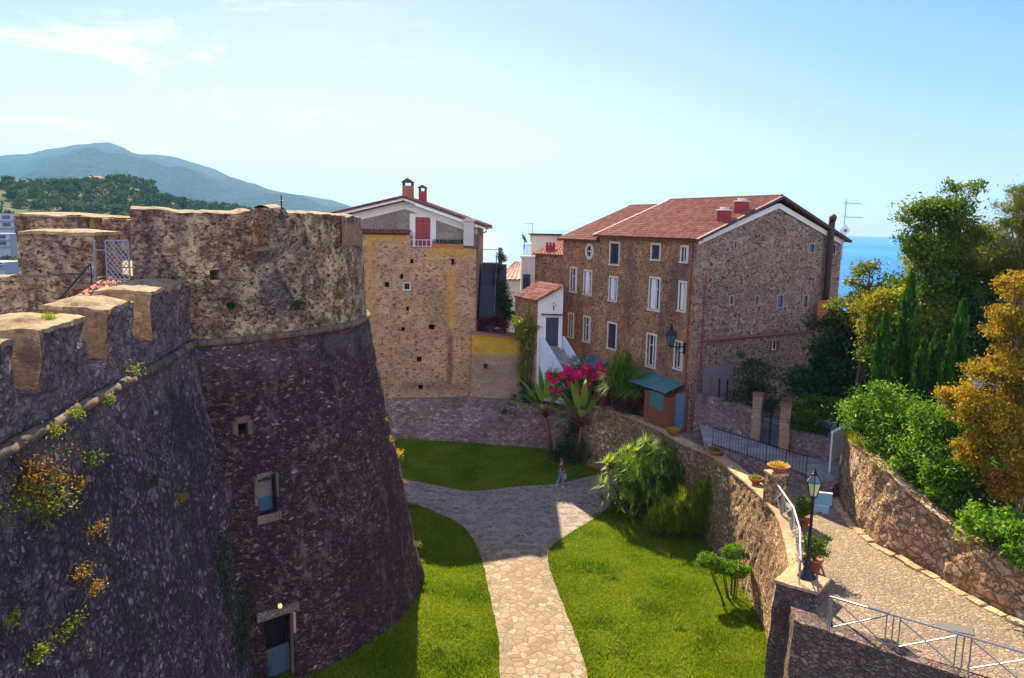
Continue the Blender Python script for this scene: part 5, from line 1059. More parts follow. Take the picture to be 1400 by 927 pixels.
for k in range(7): x = a.x+(b.x-a.x)*k/6; mb.tube([(x, a.y, zb2), (x, a.y, a.z)], .02, 5)
mb.build('terrace_rail', m_teal, ch)
q = PY(717, 326, 69.3); ds = thing('satellite_dish', 'dark round satellite dish on the cream house terrace', 'dish', q); mb = MB(); Rm = Matrix.Rotation(rad(60), 3, 'Y') @ Matrix.Rotation(rad(15), 3, 'X'); prof = [(.001, -.1), (.25, -.08), (.45, 0), (.43, .01), (.2, -.06)]; tmp = MB(); tmp.lathe(prof, (0, 0, 0), 16); mb.add([Rm @ Vector(p)+q for p in tmp.v], tmp.f); mb.build('dish', m_bluegrey, ds); mb = MB(); mb.tube([q-Vector((0, 0, .9)), q], .03, 6); mb.tube([q, q+Vector((-.5, -.2, .0))], .015, 5); mb.build('arm', m_iron, ds)
q = PY(728, 306, 71); ar = thing('roof_aerial', 'small pale aerial with one long boom on the cream house roof', 'aerial', (q.x, q.y, zt_)); mb = MB(); mb.tube([(q.x, q.y, zt_), q+Vector((0, 0, .1))], .03, 6); mb.build('mast', m_galv, ar); mb = MB(); mb.tube([q-Vector((.75, 0, 0)), q+Vector((.15, 0, .05))], .025, 6)
for k in range(6): mb.tube([q+Vector((-.7+.14*k, -.25, 0)), q+Vector((-.7+.14*k, .25, 0))], .012, 4)
mb.build('boom', m_galv, ar)
fhs = thing('far_tiled_house', 'far house with pinkish tiled roof between the staircase and the cream house', 'house', PY(700, 400, 86)); a = PY(676, 382, 84); b = PY(714, 382, 84); c = PY(700, 358, 90); mb = MB(); mb.box(((a.x+b.x)/2, 88.5, a.z-4), (b.x-a.x-.3, 9, 8)); mb.build('wall', m_cream, fhs); tile_roof('roof', (a.x, 83.7, a.z), (b.x, 83.7, a.z), (b.x, 90, c.z), (a.x+2.2, 90, c.z), m_tilepink, fhs, .3, .45, .06)
# ------------------------------------------------------------------ street level
def road_z(x, y): return float(np.interp(y, [14, 17, 24, 31, 38, 46, 56, 62], [4.6, 4.55, 4.4, 4.25, 4.1, 4.05, 4.4, 4.6]))
RWp = [(900, 589, 4.2), (936, 609.5, 4.3), (971.5, 624, 4.4), (1006, 650, 4.5), (1030, 671, 4.57), (1060, 703, 4.66), (1075, 745, 4.74), (1082, 790, 4.8)]
RWt = [PZ(*q) for q in RWp]
RWall = smoothline([Vector((4.1, 53.8, 3.9)), Vector((5.9, 50.8, 4.1)), Vector((7.7, 47.6, 4.15))]+RWt, 3)
rw_t = thing('curved_retaining_wall', 'long curving tan rubble retaining wall between the lawn and the cobbled road', 'wall', (10, 33, 0))
rwp, rwn = poly_wall('wall', m_retain, [(p.x, p.y) for p in RWall], [p.z for p in RWall], lambda x, y: -.25, .62, rw_t, .22, .055, .09, m_capstone, .05, .09, zstep=.24)
cor = PZ(1082, 795, 4.5)
FE = [PZ(1128, 863, 4.45), PZ(1194, 886, 4.47), PZ(1291, 915, 4.5)]; dv = (FE[2]-FE[0]).normalized(); FE = [FE[0]-dv*.9]+FE+[FE[2]+dv*2.5, FE[2]+dv*7]
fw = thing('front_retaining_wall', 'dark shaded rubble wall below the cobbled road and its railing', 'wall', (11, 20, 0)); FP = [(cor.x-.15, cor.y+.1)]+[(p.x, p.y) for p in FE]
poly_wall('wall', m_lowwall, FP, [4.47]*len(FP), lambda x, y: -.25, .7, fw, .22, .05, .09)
# corner pillar
pc = PZ(1097, 792, 4.98); pil = thing('corner_pillar', 'square stone corner pillar under the street lamp', 'pillar', (pc.x, pc.y, 0)); a = math.atan2(dv.y, dv.x); ex = Vector((math.cos(a), math.sin(a), 0)); ey = Vector((-math.sin(a), math.cos(a), 0))
def rotblk(c, ex, ey, wx, wy, z0, z1, bx=0): return [Vector((c.x, c.y, z))+ex*sx*(wx/2+b)+ey*sy*(wy/2+b) for z, b in ((z0, bx), (z1, 0)) for sx, sy in ((-1, -1), (1, -1), (1, 1), (-1, 1))]
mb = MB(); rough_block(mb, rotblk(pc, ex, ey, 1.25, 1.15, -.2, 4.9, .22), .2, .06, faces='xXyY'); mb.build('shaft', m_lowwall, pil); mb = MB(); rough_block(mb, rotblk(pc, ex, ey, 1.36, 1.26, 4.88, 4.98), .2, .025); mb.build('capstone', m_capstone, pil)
# road
inner = [(p-n*.35) for p, n in zip(rwp, rwn)][::6]
ST = [(p.x, p.y) for p in inner]+[(pc.x+.1, pc.y+.1)]+[((p-Vector((dv.y, -dv.x, 0))*.35).x, (p-Vector((dv.y, -dv.x, 0))*.35).y) for p in FE]+[(32, 15), (32, 60), (6, 66), (0, 62), (1.5, 57.5)]
kind(sheet(ST, lambda x, y: road_z(x, y)+.02*nz((x, y, 0), .8), .8).build('cobbled_road', m_cobble, smooth=True), 'structure')
gut = MB()
# right hand garden wall
RB = [(1154, 686, 1161, 604), (1188, 731, 1194, 631), (1245, 766, 1250, 685), (1291, 790, 1295, 718), (1346, 822, 1350, 754), (1384, 841, 1388, 775)]; Q = []
for bx, by, tx, ty in RB:
    zz = 4.3
    for _ in range(4): p = PZ(bx, by, zz); zz = road_z(p.x, p.y)
    Q.append(Vector((p.x, p.y, PY(tx, ty, p.y).z)))
dd_ = (Q[-1]-Q[-2]); Q += [Q[-1]+dd_*1.2+Vector((0.2, 0, 0)), Q[-1]+dd_*4]; Q = [Q[0]+Vector((.5, 1.6, -.1))]+Q
gw = thing('garden_wall', 'large stone garden wall along the right side of the cobbled road', 'wall', (Q[3].x, Q[3].y, 4.3)); qs = smoothline(Q, 3)
qp, qn = poly_wall('wall', m_rwall, [(p.x, p.y) for p in qs], [p.z for p in qs], lambda x, y: road_z(x, y)-.2, .45, gw, .22, .06, .10, m_rwall, .02, .06)
BK = [((p-n*.3).x, (p-n*.3).y) for p, n in zip(qp, qn)][::5]
def bank_z(x, y):
    d = min(((x-p.x)**2+(y-p.y)**2, p.z) for p in qp[::4]); return d[1]-.12+min(4.2, .36*max(0, math.sqrt(d[0])-.5))+.12*nz((x, y, 0), .6)
kind(sheet(BK+[(44, 10), (44, 46), (26, 50), (20, 40), (17, 38)], bank_z, 1.0).build('garden_bank', m_soil, smooth=True), 'structure')
# kerb line of flat stones along the far side of the road
kb = thing('road_kerb', 'low kerb of flat stones along the foot of the garden wall', 'kerb', (Q[2].x, Q[2].y, 4.2)); mb = MB()
for p, n in list(zip(qp, qn))[2:-14:3]:
    c = p+n*random.uniform(.3, .42); z = road_z(c.x, c.y); d = Vector((-n.y, n.x, 0)); rough_block(mb, rotblk(Vector((c.x, c.y, 0)), d, n, .58, .3, z-.1, z+random.uniform(.03, .09)), .15, .03)
mb.build('stones', m_capstone, kb)
# terrace in front of the gate
T0, T1 = PZ(962, 606, 4.85), PZ(1138, 664, 4.85); gp1, gp2 = PZ(1033, 601, 4.87), PZ(1071, 617, 4.87)
tz = 4.85; TR = [(T0.x, T0.y), (T1.x, T1.y), (T1.x+3, T1.y+3), (22, 46), (11.2, 45.6)]
kind(sheet(TR, lambda x, y: tz, 0).build('gate_terrace', m_slab), 'structure')
tw = thing('terrace_wall', 'low dark stone wall holding the terrace in front of the iron gate', 'wall', ((T0.x+T1.x)/2, (T0.y+T1.y)/2, 4)); poly_wall('wall', m_basewall, [(T0.x, T0.y), (T1.x, T1.y), (T1.x+3, T1.y+3)], [tz+.01]*3, lambda x, y: 3.9, .3, tw, .25, .03, .05)
def rail(name, label, pts, h, parent_mat, base_z, npost, bay=True, r=.022, cat='railing', topmat=None, x=True):
    t = thing(name, label, cat, (pts[0].x, pts[0].y, base_z(pts[0]))); return t
dr_t = thing('dark_terrace_railing', 'dark iron railing along the low terrace wall before the gate', 'railing', (T0.x, T0.y, tz)); mb = MB(); pb = MB(); L0, L1 = T0.lerp(T1, .08), T0.lerp(T1, .82); n = 30
up = Vector((0, 0, 1)); mb.tube([L0+up*.98, L1+up*.98], .025, 6); mb.tube([L0+up*.12, L1+up*.12], .018, 6)
for k in range(n+1): p = L0.lerp(L1, k/n); pb.tube([p, p+up*.97], .022 if k % 6 == 0 else .011, 5)
mb.build('handrail', m_iron, dr_t); pb.build('balusters', m_iron, dr_t)
h2 = PZ(1026, 597, 5.8); h3 = L0+up*1.3
gwl = thing('gate_wall', 'rough grey plastered wall between the brown house and the iron gate', 'wall', ((FB[0]+gp1.x)/2, (FB[1]+gp1.y)/2, 4)); g0 = Vector((10.75, 44.6, 0)); zt0, zt1_ = PY(948, 537, 44.6).z, PY(1026, 560, gp1.y).z
poly_wall('wall', m_basewall, [(g0.x, g0.y), (gp1.x-.2, gp1.y)], [zt0, zt1_], lambda x, y: 3.9, .35, gwl, .25, .03, .06)
for gp, px_, yt, lab in ((gp1, 1033, 540, 'tall pinkish gate pillar left of the iron gate'), (gp2, 1071, 555, 'tall pinkish gate pillar right of the iron gate')):
    t = thing('gate_pillar', lab, 'pillar', gp, 'pillars of the iron gate'); z = PY(px_, yt, gp.y).z; mb = MB(); rough_block(mb, rotblk(gp, Vector((.9, -.43, 0)), Vector((.43, .9, 0)), .5, .5, 4.2, z), .2, .03); mb.build('shaft', m_annex, t); mb = MB(); rough_block(mb, rotblk(gp, Vector((.9, -.43, 0)), Vector((.43, .9, 0)), .6, .6, z, z+.1), .2, .02); mb.build('capstone', m_ochstone, t)
ig = thing('iron_gate', 'dark wrought iron gate between two pinkish pillars', 'gate', gp1.lerp(gp2, .5)); d = (gp2-gp1).normalized(); A, B = gp1+d*.3, gp2-d*.3; zt = PY(1050, 548, gp1.y).z; mb = MB(); bb = MB()
for f in (0, .48, .52, 1): p = A.lerp(B, f); mb.tube([p, (p.x, p.y, zt)], .03, 6)
for f in (.05, .55, .97): z = tz+(zt-tz)*f; mb.tube([(A.x, A.y, z), (B.x, B.y, z)], .022, 6)
for k in range(16): p = A.lerp(B, (k+.5)/16); bb.tube([p, (p.x, p.y, zt+.12)], .012, 5)
mb.build('frame', m_iron, ig); bb.build('bars', m_iron, ig)
g3 = PZ(1133, 640, 4.6); rwl2 = thing('rubble_side_wall', 'broken purple rubble wall right of the iron gate behind the blue post', 'wall', (gp2.x+1, gp2.y, 4)); poly_wall('wall', m_basewall, [(gp2.x+.2, gp2.y), (g3.x, g3.y+.3), (g3.x+3, g3.y-.5)], [PY(1080, 587, gp2.y).z, PY(1128, 602, g3.y).z, PY(1128, 602, g3.y).z], lambda x, y: 3.9, .4, rwl2, .25, .03, .1)
for i, (px_, yt, yb) in enumerate(((971, 517, 548), (982, 517, 552), (993, 519, 552))):
    p = PY(px_, yb, 43.8); q = PY(px_, yt, 43.8); mb = MB(); mb.box((p.x, p.y, (q.z+3.9)/2), (.09, .09, q.z-3.9)); tag(mb.build('fence_post', m_iron if i else m_brown, None), ['reddish wooden fence post beside the house corner', 'dark fence post in the middle behind the grey gate wall', 'dark fence post beside the feathery shrub behind the gate wall'][i], 'post', 'posts behind the gate wall')
# noticeboard, info post
nb = PZ(1143, 646, 4.85); nb_t = thing('notice_board', 'tall pale wooden notice board on two legs seen almost edge on', 'notice board', nb); a = PY(1138, 592, nb.y); b = PY(1153, 587, nb.y+1.25); c = PY(1138, 632, nb.y); mb = MB(); mb.beam((a.x, a.y, (a.z+c.z)/2), (b.x, b.y, (a.z+c.z)/2), .06, a.z-c.z); mb.build('panel', m_board, nb_t); mb = MB(); mb.beam((a.x-.02, a.y-.03, a.z+.03), (b.x+.02, b.y+.03, a.z+.03), .12, .06)
for q in (a, b): mb.tube([(q.x, q.y, road_z(q.x, q.y)-.1), (q.x, q.y, a.z)], .045, 6)
mb.build('frame', m_whitewood, nb_t)
ipz = PZ(1124, 627, 4.35); it_ = thing('information_post', 'blue topped grey metal post in front of the rubble wall', 'post', ipz); z1 = PY(1124, 591, ipz.y).z; z2 = PY(1122, 578, ipz.y).z; mb = MB(); mb.box((ipz.x, ipz.y, (4.0+z1)/2), (.34, .2, z1-4.0)); mb.build('column', m_bluegrey, it_, bevel=.01); mb = MB(); mb.hexa([(ipz.x-.26, ipz.y-.22, z1+.02), (ipz.x+.2, ipz.y-.22, z1+.02), (ipz.x+.2, ipz.y+.2, z1+.02), (ipz.x-.26, ipz.y+.2, z1+.02), (ipz.x-.26, ipz.y-.22, z2-.12), (ipz.x+.2, ipz.y-.22, z2-.12), (ipz.x+.2, ipz.y+.2, z2), (ipz.x-.26, ipz.y+.2, z2)]); mb.build('head', plain('dull blue box', (.05, .09, .25), .5), it_, bevel=.01)
mb = MB(); c = PZ(1110, 640, 4.3); mb.box((c.x, c.y, 4.45), (.9, .5, .5)); 
# ---- railings on the wall and over the road ---------------------------------
def braced_rail(name, label, pts, hs, mat, topmat, r=.024):
    """bays of X bracing between posts; pts along the foot"""
    t = thing(name, label, 'railing', pts[0]); pts = [Vector(p) for p in pts]; seg = []
    mb = MB(); mb.tube([p+up*hs for p in pts], r*1.25, 8); mb.build('top_rail', topmat, t, smooth=True); k = 0
    for a, b in zip(pts[:-1], pts[1:]):
        L = (b-a).length; k += 1; g = .17/L
        for f in (0, g, 1-g) if k > 1 else (0, .06/L, 1-g):
            p = a.lerp(b, f); mb = MB(); mb.tube([p-up*.03, p+up*hs], r*.9, 6); mb.build('post', mat, t)
        s_, e = a.lerp(b, g), a.lerp(b, 1-g); mb = MB(); n_ = (b-a).cross(up).normalized()*.012; mb.tube([s_+up*hs*.94+n_, e+up*.10+n_], r*.85, 6); mb.build('brace', mat, t); mb = MB(); mb.tube([s_+up*.12-n_, e+up*hs*.93-n_], r*.85, 6); mb.build('brace', topmat, t)
    p = pts[-1]; mb = MB(); mb.tube([p-up*.03, p+up*hs], r*.9, 6); mb.build('post', mat, t); return t
e0_, e1_ = PZ(1131, 860, 4.52), PZ(1300, 913, 4.55); du = (e1_-e0_).normalized(); Lb = (PZ(1216, 890, 4.53)-e0_).length
braced_rail('road_railing', 'grey metal railing with crossed braces along the near edge of the cobbled road', [e0_+du*Lb*k for k in range(6)], 1.0, m_galv, m_galv)
w0_, w1_, w2_, w3_ = PZ(1058, 655, 5.7), PZ(1085, 694, 5.74), PZ(1093.5, 722, 5.76), PZ(1095, 766, 5.78)
pts = [Vector((p.x, p.y, p.z-1.0)) for p in (w0_, w0_.lerp(w1_, .5), w1_, w2_, w3_)]
braced_rail('white_wall_railing', 'white topped railing with crossed braces on the curved retaining wall', pts, 1.0, m_galv, m_rail, .026)
# pillar with bowl, flower bowls
p2 = PZ(1058, 690, 4.6); pw = thing('wall_pillar', 'short stone pillar carrying a flower bowl on the curved retaining wall', 'pillar', p2); z = PY(1058, 646, p2.y).z; mb = MB(); rough_block(mb, rotblk(p2, Vector((.97, .2, 0)), Vector((-.2, .97, 0)), .62, .62, 4.2, z-.06, .05), .15, .04); mb.build('shaft', m_retain, pw); mb = MB(); rough_block(mb, rotblk(p2, Vector((.97, .2, 0)), Vector((-.2, .97, 0)), .74, .74, z-.06, z+.03), .15, .02); mb.build('capstone', m_capstone, pw)
def bowl(c, r, label, mat=None, n=420, h=.16):
    c = Vector(c); t = thing('flower_bowl', label, 'flower pot', c, 'flower bowls on the retaining wall'); mb = MB(); mb.lathe([(r*.45, 0), (r*.5, .03), (r*.8, .17), (r, .25), (r*1.04, .28), (r*.94, .285), (r*.9, .24), (.02, .22)], c, 18); mb.build('bowl', m_terra, t, smooth=True)
    P = blob((c.x, c.y, c.z+.29), (r*.95, r*.95, h), n, .2); P = P[P[:, 2] > c.z+.24]; leaves('flowers', mat or m_yelfl, P, .07, rng.normal(.5, .25, len(P)), t, asp=.6); P = blob((c.x, c.y, c.z+.26), (r*.9, r*.9, h*.8), n//2, .2); P = P[P[:, 2] > c.z+.22]; leaves('foliage', m_lfmid, P, .09, rng.normal(.5, .2, len(P)), t)
def capz(px, py): 
    k = min(range(len(RWp)), key=lambda i: abs(RWp[i][0]-px)); return PZ(px, py, RWp[k][2]+.09)
bowl(capz(920, 594), .42, 'terracotta bowl of bright yellow flowers at the porch end of the retaining wall'); bowl(capz(978, 622.5), .40, 'terracotta bowl of yellow green plants midway along the retaining wall', m_lfyel); bowl(capz(1033, 661), .36, 'terracotta bowl of low green plants next to the short stone pillar', m_lfyel, 300); bowl((p2.x+.1, p2.y, z+.04), .46, 'wide terracotta bowl of orange yellow flowers on top of the short stone pillar', m_yelfl)
def potbush(px, py, r, h, br, bh, label, mat, mat2=None, n=1500):
    zz = 4.4
    for _ in range(3): c = PZ(px, py, zz); zz = road_z(c.x, c.y)
    t = thing('potted_bush', label, 'potted plant', c, 'potted bushes beside the white railing'); mb = MB(); mb.lathe([(r*.68, 0), (r*.72, .02), (r*.95, h*.86), (r*1.1, h*.87), (r*1.1, h), (r*.95, h), (r*.92, h*.9), (.02, h*.88)], c, 18); mb.build('pot', m_terra, t, smooth=True); P, T, _ = crown_points([(c.x, c.y, c.z+h+bh*.48, br, br, bh*.5)], 26, n, br*.42); mb = MB()
    for k in range(5): a = 6.28*k/5; mb.tube([(c.x, c.y, c.z+h*.85), (c.x+br*.5*math.cos(a), c.y+br*.5*math.sin(a), c.z+h+bh*.5)], [.025, .01], 5)
    mb.build('stem', m_bark, t); leaves('foliage', mat, P, .09, T, t)
potbush(1097, 719, .30, .40, .42, .8, 'bushy green plant in the terracotta pot farther along the white railing', m_lfmid); potbush(1111, 783, .30, .55, .46, .95, 'bushy green plant in the tall terracotta pot close behind the street lamp', m_lfmid, n=1900); potbush(1097, 786, .2, .28, .26, .42, 'small pot of reddish leaved plants tucked beside the lamp pillar', m_lfrust, n=600)
# ---- street lamp ---------------------------------------------------------------
lp = PZ(1103, 789, 4.98); sl_t = thing('street_lamp', 'black iron street lamp with a six sided glass lantern on the corner pillar', 'street lamp', lp); ltop = PY(1110, 640, lp.y).z; hh = ltop-4.98; s_ = 1.15; lz = hh-.79*s_
mb = MB(); mb.lathe([(.30, 0), (.30, .05), (.24, .09), (.22, .16), (.14, .22), (.12, .40), (.15, .44), (.09, .50), (.07, .75), (.085, .80), (.055, .86), (.05, lz-.3), (.075, lz-.27), (.045, lz-.22), (.04, lz-.1), (.07, lz-.06), (.05, lz-.04)], lp, 14); mb.build('post', m_iron, sl_t, smooth=True); lantern(sl_t, lp+up*lz, s_)
sg = thing('bracket_sign', 'blank blue grey sign panel on a strut behind the street lamp', 'sign', lp+up*1.6); a = PY(1113, 673, lp.y+.5); b = PY(1138, 676, lp.y+.35); zb = PY(1125, 702, lp.y+.4).z; zm = PY(1125, 691, lp.y+.4).z; mb = MB(); mb.beam((a.x, a.y, (a.z+zm)/2+.01), (b.x, b.y, (a.z+zm)/2+.01), .05, a.z-zm); mb.beam((a.x, a.y+.02, (zb+zm)/2-.01), (b.x-.06, b.y+.02, (zb+zm)/2-.01), .05, zm-zb-.02); mb.build('panel', plain('blue grey sign back', (.14, .26, .34), .35), sg, bevel=.01)
mb = MB(); mb.beam((a.x, a.y-.01, a.z+.02), (b.x, b.y-.01, a.z+.02), .07, .03); mb.build('edge', m_rail, sg); mb = MB(); zz = PY(1111, 704, lp.y).z; mb.tube([(lp.x+.05, lp.y, zz), (a.x+.35, a.y, zb+.02)], .02, 6); mb.tube([(lp.x+.05, lp.y, (a.z+zm)/2), (a.x+.05, a.y, (a.z+zm)/2)], .018, 6); mb.build('strut', m_iron, sg)
m_capdark = plain('dull grey patch', (.13, .12, .11), .7)
# flat grey patch on the road
gp = PZ(1305, 857, 4.5); mb = MB(); R = Matrix.Rotation(rad(-25), 3, 'Z'); mb.box((gp.x, gp.y, road_z(gp.x, gp.y)+.015), (1.0, .5, .03), R=R); tag(mb.build('road_patch', m_capdark, None, bevel=.01), 'flat grey road patch set in the cobbled road behind the railing', 'road patch')
# ------------------------------------------------------------------ plants round the lawn
def blade(mb_v, mb_f, mb_t, base, d, L, w, droop, seg=5, t=.5, fold=.0, taper=1.0, wprof=None):
    """arching strap leaf"""
    d = np.array(d, float); d /= np.linalg.norm(d); up = np.array([0, 0, 1.0]); s = np.cross(d, up); ns = np.linalg.norm(s); s = s/ns if ns > 1e-3 else np.array([1.0, 0, 0]); p = np.array(base, float); b = len(mb_v)
    for i in range(seg+1):
        k = i/seg; ww = w*(wprof(k) if wprof else (1-k**2)*taper); mb_v.append(p-s*ww*.5); mb_v.append(p+s*ww*.5)
        dd = d-up*droop*k*1.6; dd /= np.linalg.norm(dd); p = p+dd*L/seg
    for i in range(seg): mb_f.append((b+2*i, b+2*i+1, b+2*i+3, b+2*i+2)); mb_t.append(t)
def blades_obj(name, mat, v, f, t, parent): return np_mesh(name, np.array(v), np.array(f), mat, parent, np.clip(t, 0, 1))
def rdir(el0, el1, az=None, sp=3.1416):
    a = rng.uniform(-sp, sp)+(az or 0); e = rad(rng.uniform(el0, el1)); return (math.cos(a)*math.cos(e), math.sin(a)*math.cos(e), math.sin(e))
# fan palm clump
fb = PZ(884, 706, 0); fpalm = thing('fan_palm_clump', 'big bright clump of fan palms against the curved retaining wall', 'palm', (fb.x, fb.y, 0)); mb = MB(); v, f, t = [], [], []
fc_ = np.array([fb.x+.15, fb.y+.1, 1.75]); fr3 = np.array([2.6, 1.8, 2.5])
for hx, hy in ((0, 0), (-.9, -.3), (.9, .1), (.2, -.8), (-1.5, .3), (1.5, -.4)): mb.tube([(fb.x+hx*.6, fb.y+hy*.6, -.1), (fb.x+hx, fb.y+hy, 1.0), (fb.x+hx*1.1, fb.y+hy, 2.2)], [.14, .13, .09], 8)
for k in range(290):
    d = rng.normal(size=3); d /= np.linalg.norm(d)
    if d[2] < -.6: continue
    lump = 1+.3*nz(tuple(d*2.2), 1.0); e = fc_+d*fr3*(.62+.38*rng.random())*lump
    if e[2] < .3: e[2] = .3+.3*rng.random()
    d = d*np.array([1, 1, .7])+np.array([0, 0, .45])+rng.normal(0, .2, 3); d /= np.linalg.norm(d); mb.tube([tuple(fc_+(e-fc_)*.4), tuple(e)], [.016, .011], 4); tint = rng.normal(.52, .32)
    s = np.cross(d, [0, 0, 1.0]); s /= np.linalg.norm(s)+1e-9; u = np.cross(s, d); L = rng.uniform(.62, .86)
    for q in range(15):
        a = (q-7)/7*2.45; dd = u*math.cos(a)+s*math.sin(a)+d*.5; blade(v, f, t, e, dd, L*(1-.1*abs(a)/2.5)*rng.uniform(.85, 1.12), .08, .0, 3, tint+rng.normal(0, .16), wprof=lambda k: (.6+.9*k if k < .35 else 1.4*(1-k)+.01))
P = blob(fc_-np.array([0, 0, .3]), fr3*.62, 2600, .3); P = P[P[:, 2] > .1]; leaves('inner_fronds', m_palmdark, P, .5, rng.normal(.4, .2, len(P)), fpalm, asp=.14)  # dark leaf colour paints the shade in the gaps inside the clump
mb.build('trunk', m_bark, fpalm); blades_obj('fronds', m_palm, v, f, t, fpalm)
# rosemary like shrub
def spray_shrub(name, label, base, ells, n, L, mat, lean, cat='shrub', w=.035):
    t_ = thing(name, label, cat, base); v, f, t = [], [], []; st = MB()
    for e in ells:
        for k in range(int(n*e[3]*e[4])):
            c = blob(e[:3], e[3:6], 1, .25)[0]; d = np.array(lean)+rng.normal(0, .33, 3); tint = rng.normal(.5, .2)
            for q in range(5): blade(v, f, t, c+rng.normal(0, .06, 3), d+rng.normal(0, .18, 3), L*rng.uniform(.6, 1.2), w, .12, 2, tint+rng.normal(0, .1), wprof=lambda k: 1-.95*k)
        for k in range(5): st.tube([(e[0]+random.uniform(-.3, .3), e[1]+random.uniform(-.3, .3), 0), (e[0]+random.uniform(-.5, .5), e[1]+random.uniform(-.5, .5), e[2])], [.05, .015], 5)
    st.build('stem', m_bark, t_); blades_obj('foliage', mat, v, f, t, t_)
rb = PZ(945, 738, 0); g_ = PZ(980, 735, 0)
spray_shrub('feathery_shrub', 'spreading olive green shrub with upright feathery sprays beside the fan palms', (rb.x, rb.y, 0), [(rb.x-1.6, rb.y+.5, .6, .9, .7, .7), (rb.x-.6, rb.y+.3, .95, 1.1, .9, .95), (rb.x+.5, rb.y+.2, 1.2, 1.1, .9, 1.2), (rb.x+.8, rb.y+.3, 2.3, .95, .8, 1.1), (rb.x-.1, rb.y+.3, 1.8, .9, .8, .8), (rb.x-1.0, rb.y+.3, 1.2, .9, .8, .7)], 460, .55, m_olive, (-.25, -.1, .8))
# cloud pruned shrub
tb = PZ(1000, 818, 0); tp_ = thing('topiary_shrub', 'small topiary shrub with four rounded leafy heads on bare stems', 'shrub', (tb.x, tb.y, 0)); st = MB()
for px_, py_, r, dy in ((968, 766, .44, .1), (1003, 754, .46, .75), (988, 774, .46, .15), (1008, 779, .46, -.3)):
    c = PY(px_, py_, tb.y+dy); st.tube([(tb.x+(c.x-tb.x)*.35, tb.y+dy*.4, -.05), (tb.x+(c.x-tb.x)*.75, tb.y+dy*.8, c.z*.5), (c.x, c.y, c.z)], [.045, .035, .02], 6); st.tube([(tb.x+(c.x-tb.x)*.45+.1, tb.y+dy*.4, -.05), (c.x+.08, c.y, c.z-.1)], [.03, .015], 5)
    P = blob((0, 0, 0), (1, 1, 1), 2400, .72); k = np.array([1+.38*nz(tuple(p*1.5+px_), 1.0)+.22*nz(tuple(p*4+px_), 1.0) for p in P])[:, None]; P = P*k*np.array([r*1.15, r*1.05, r*.72])+np.array([c.x, c.y, c.z]); leaves('leafy_head', m_lfgreen, P, .08, rng.normal(.5, .22, len(P)), tp_, asp=.55)
st.build('stems', m_bark, tp_)
# strelitzia / banana like plants
def big_leaf_plant(base, ht, nl, L, label, skew=(0, 0)):
    b = Vector(base); t_ = thing('strelitzia_plant', label, 'plant', b, 'tall paddle leaved plants by the garden bed'); mb = MB(); v, f, t = [], [], []; c = Vector((b.x+skew[0], b.y+skew[1], b.z+ht*.5))
    mb.tube([b-up*.1, b.lerp(c, .5), c], [.16, .13, .10], 8); 
    for k in range(nl):
        a = 2.4*k; el = 82-62*(k/nl)**1.1; d = (math.cos(a)*math.cos(rad(el)), math.sin(a)*math.cos(rad(el)), math.sin(rad(el))); pl_ = L*.55; e = np.array(c)+np.array(d)*pl_; mb.tube([c, tuple(e)], [.035, .02], 5)
        blade(v, f, t, e, d, L*rng.uniform(.8, 1.05), L*.21, .18+.5*(k/nl), 8, rng.normal(.7, .18), wprof=lambda k: min(1, k*6)*(1-k**3)*1.0)
    mb.build('stalk', m_brown, t_, smooth=True); blades_obj('leaves', m_banana, v, f, t, t_)
s1 = Vector((3.0, 54.4, 0)); s2 = Vector((4.55, 52.3, 0)); big_leaf_plant((s1.x, s1.y-.3, 0), 5.2, 20, 2.5, 'left hand tall paddle leaved plant on a reddish stalk beside the base wall', (-.5, 0)); big_leaf_plant((s2.x, s2.y-.5, 0), 5.2, 22, 2.6, 'right hand tall paddle leaved plant in front of the pink flowers', (.3, -.2))
d1 = PZ(797, 640, 0); shrub('dark_shrub', 'low dark shrub in the shade at the path beside the walking person', 'shrub', (d1.x, d1.y+1, 0), [(d1.x-.6, d1.y+1.0, .7, 1.5, 1.0, .8), (d1.x+.9, d1.y+1.3, 1.0, 1.3, 1.2, 1.2), (d1.x+.1, d1.y+1.9, 2.0, 1.6, .8, 1.7), (d1.x+1.2, d1.y+1.0, 2.2, 1.0, .7, 1.5)], 80, 8600, .4, .17, m_lfdark)
v, f, t = [], [], []; sp_ = thing('spiky_plant', 'tuft of upright sword leaves among the dark shrubs under the paddle leaves', 'plant', (d1.x+.3, d1.y+.9, 0))
for k in range(70): blade(v, f, t, (d1.x+.3+rng.normal(0, .25), d1.y+.8+rng.normal(0, .2), .5), rdir(50, 88), rng.uniform(.9, 1.6), .07, .15, 4, rng.normal(.5, .2))
blades_obj('leaves', m_lfmid, v, f, t, sp_)
# raised bed behind the retaining wall
bed = [(2.0, 55.6), (5.0, 54.1), (6.6, 50.9), (8.0, 47.9), (8.3, 48.8), (7.0, 52.0), (5.6, 54.6), (4.6, 57), (2.2, 57)]
kind(sheet(bed, lambda x, y: 4.55+.1*nz((x, y, 0)), .6).build('garden_bed', m_soil), 'structure')
bg_ = PY(795, 520, 52.6); shrub('bougainvillea', 'wide bougainvillea covered in bright magenta flowers behind the paddle leaves', 'bush', (bg_.x, 52.8, 4.5), [(bg_.x-1.3, 53.2, bg_.z, 1.3, .8, .7), (bg_.x+.3, 52.8, bg_.z+.3, 1.7, .9, .8), (bg_.x+1.3, 52.3, bg_.z-.3, 1.2, .8, .8), (bg_.x, 52.8, bg_.z-1.2, 1.8, .9, .9)], 70, 4200, .36, .14, m_lfmid, squash=.9)
mg = bpy.data.objects['bougainvillea']; P = []
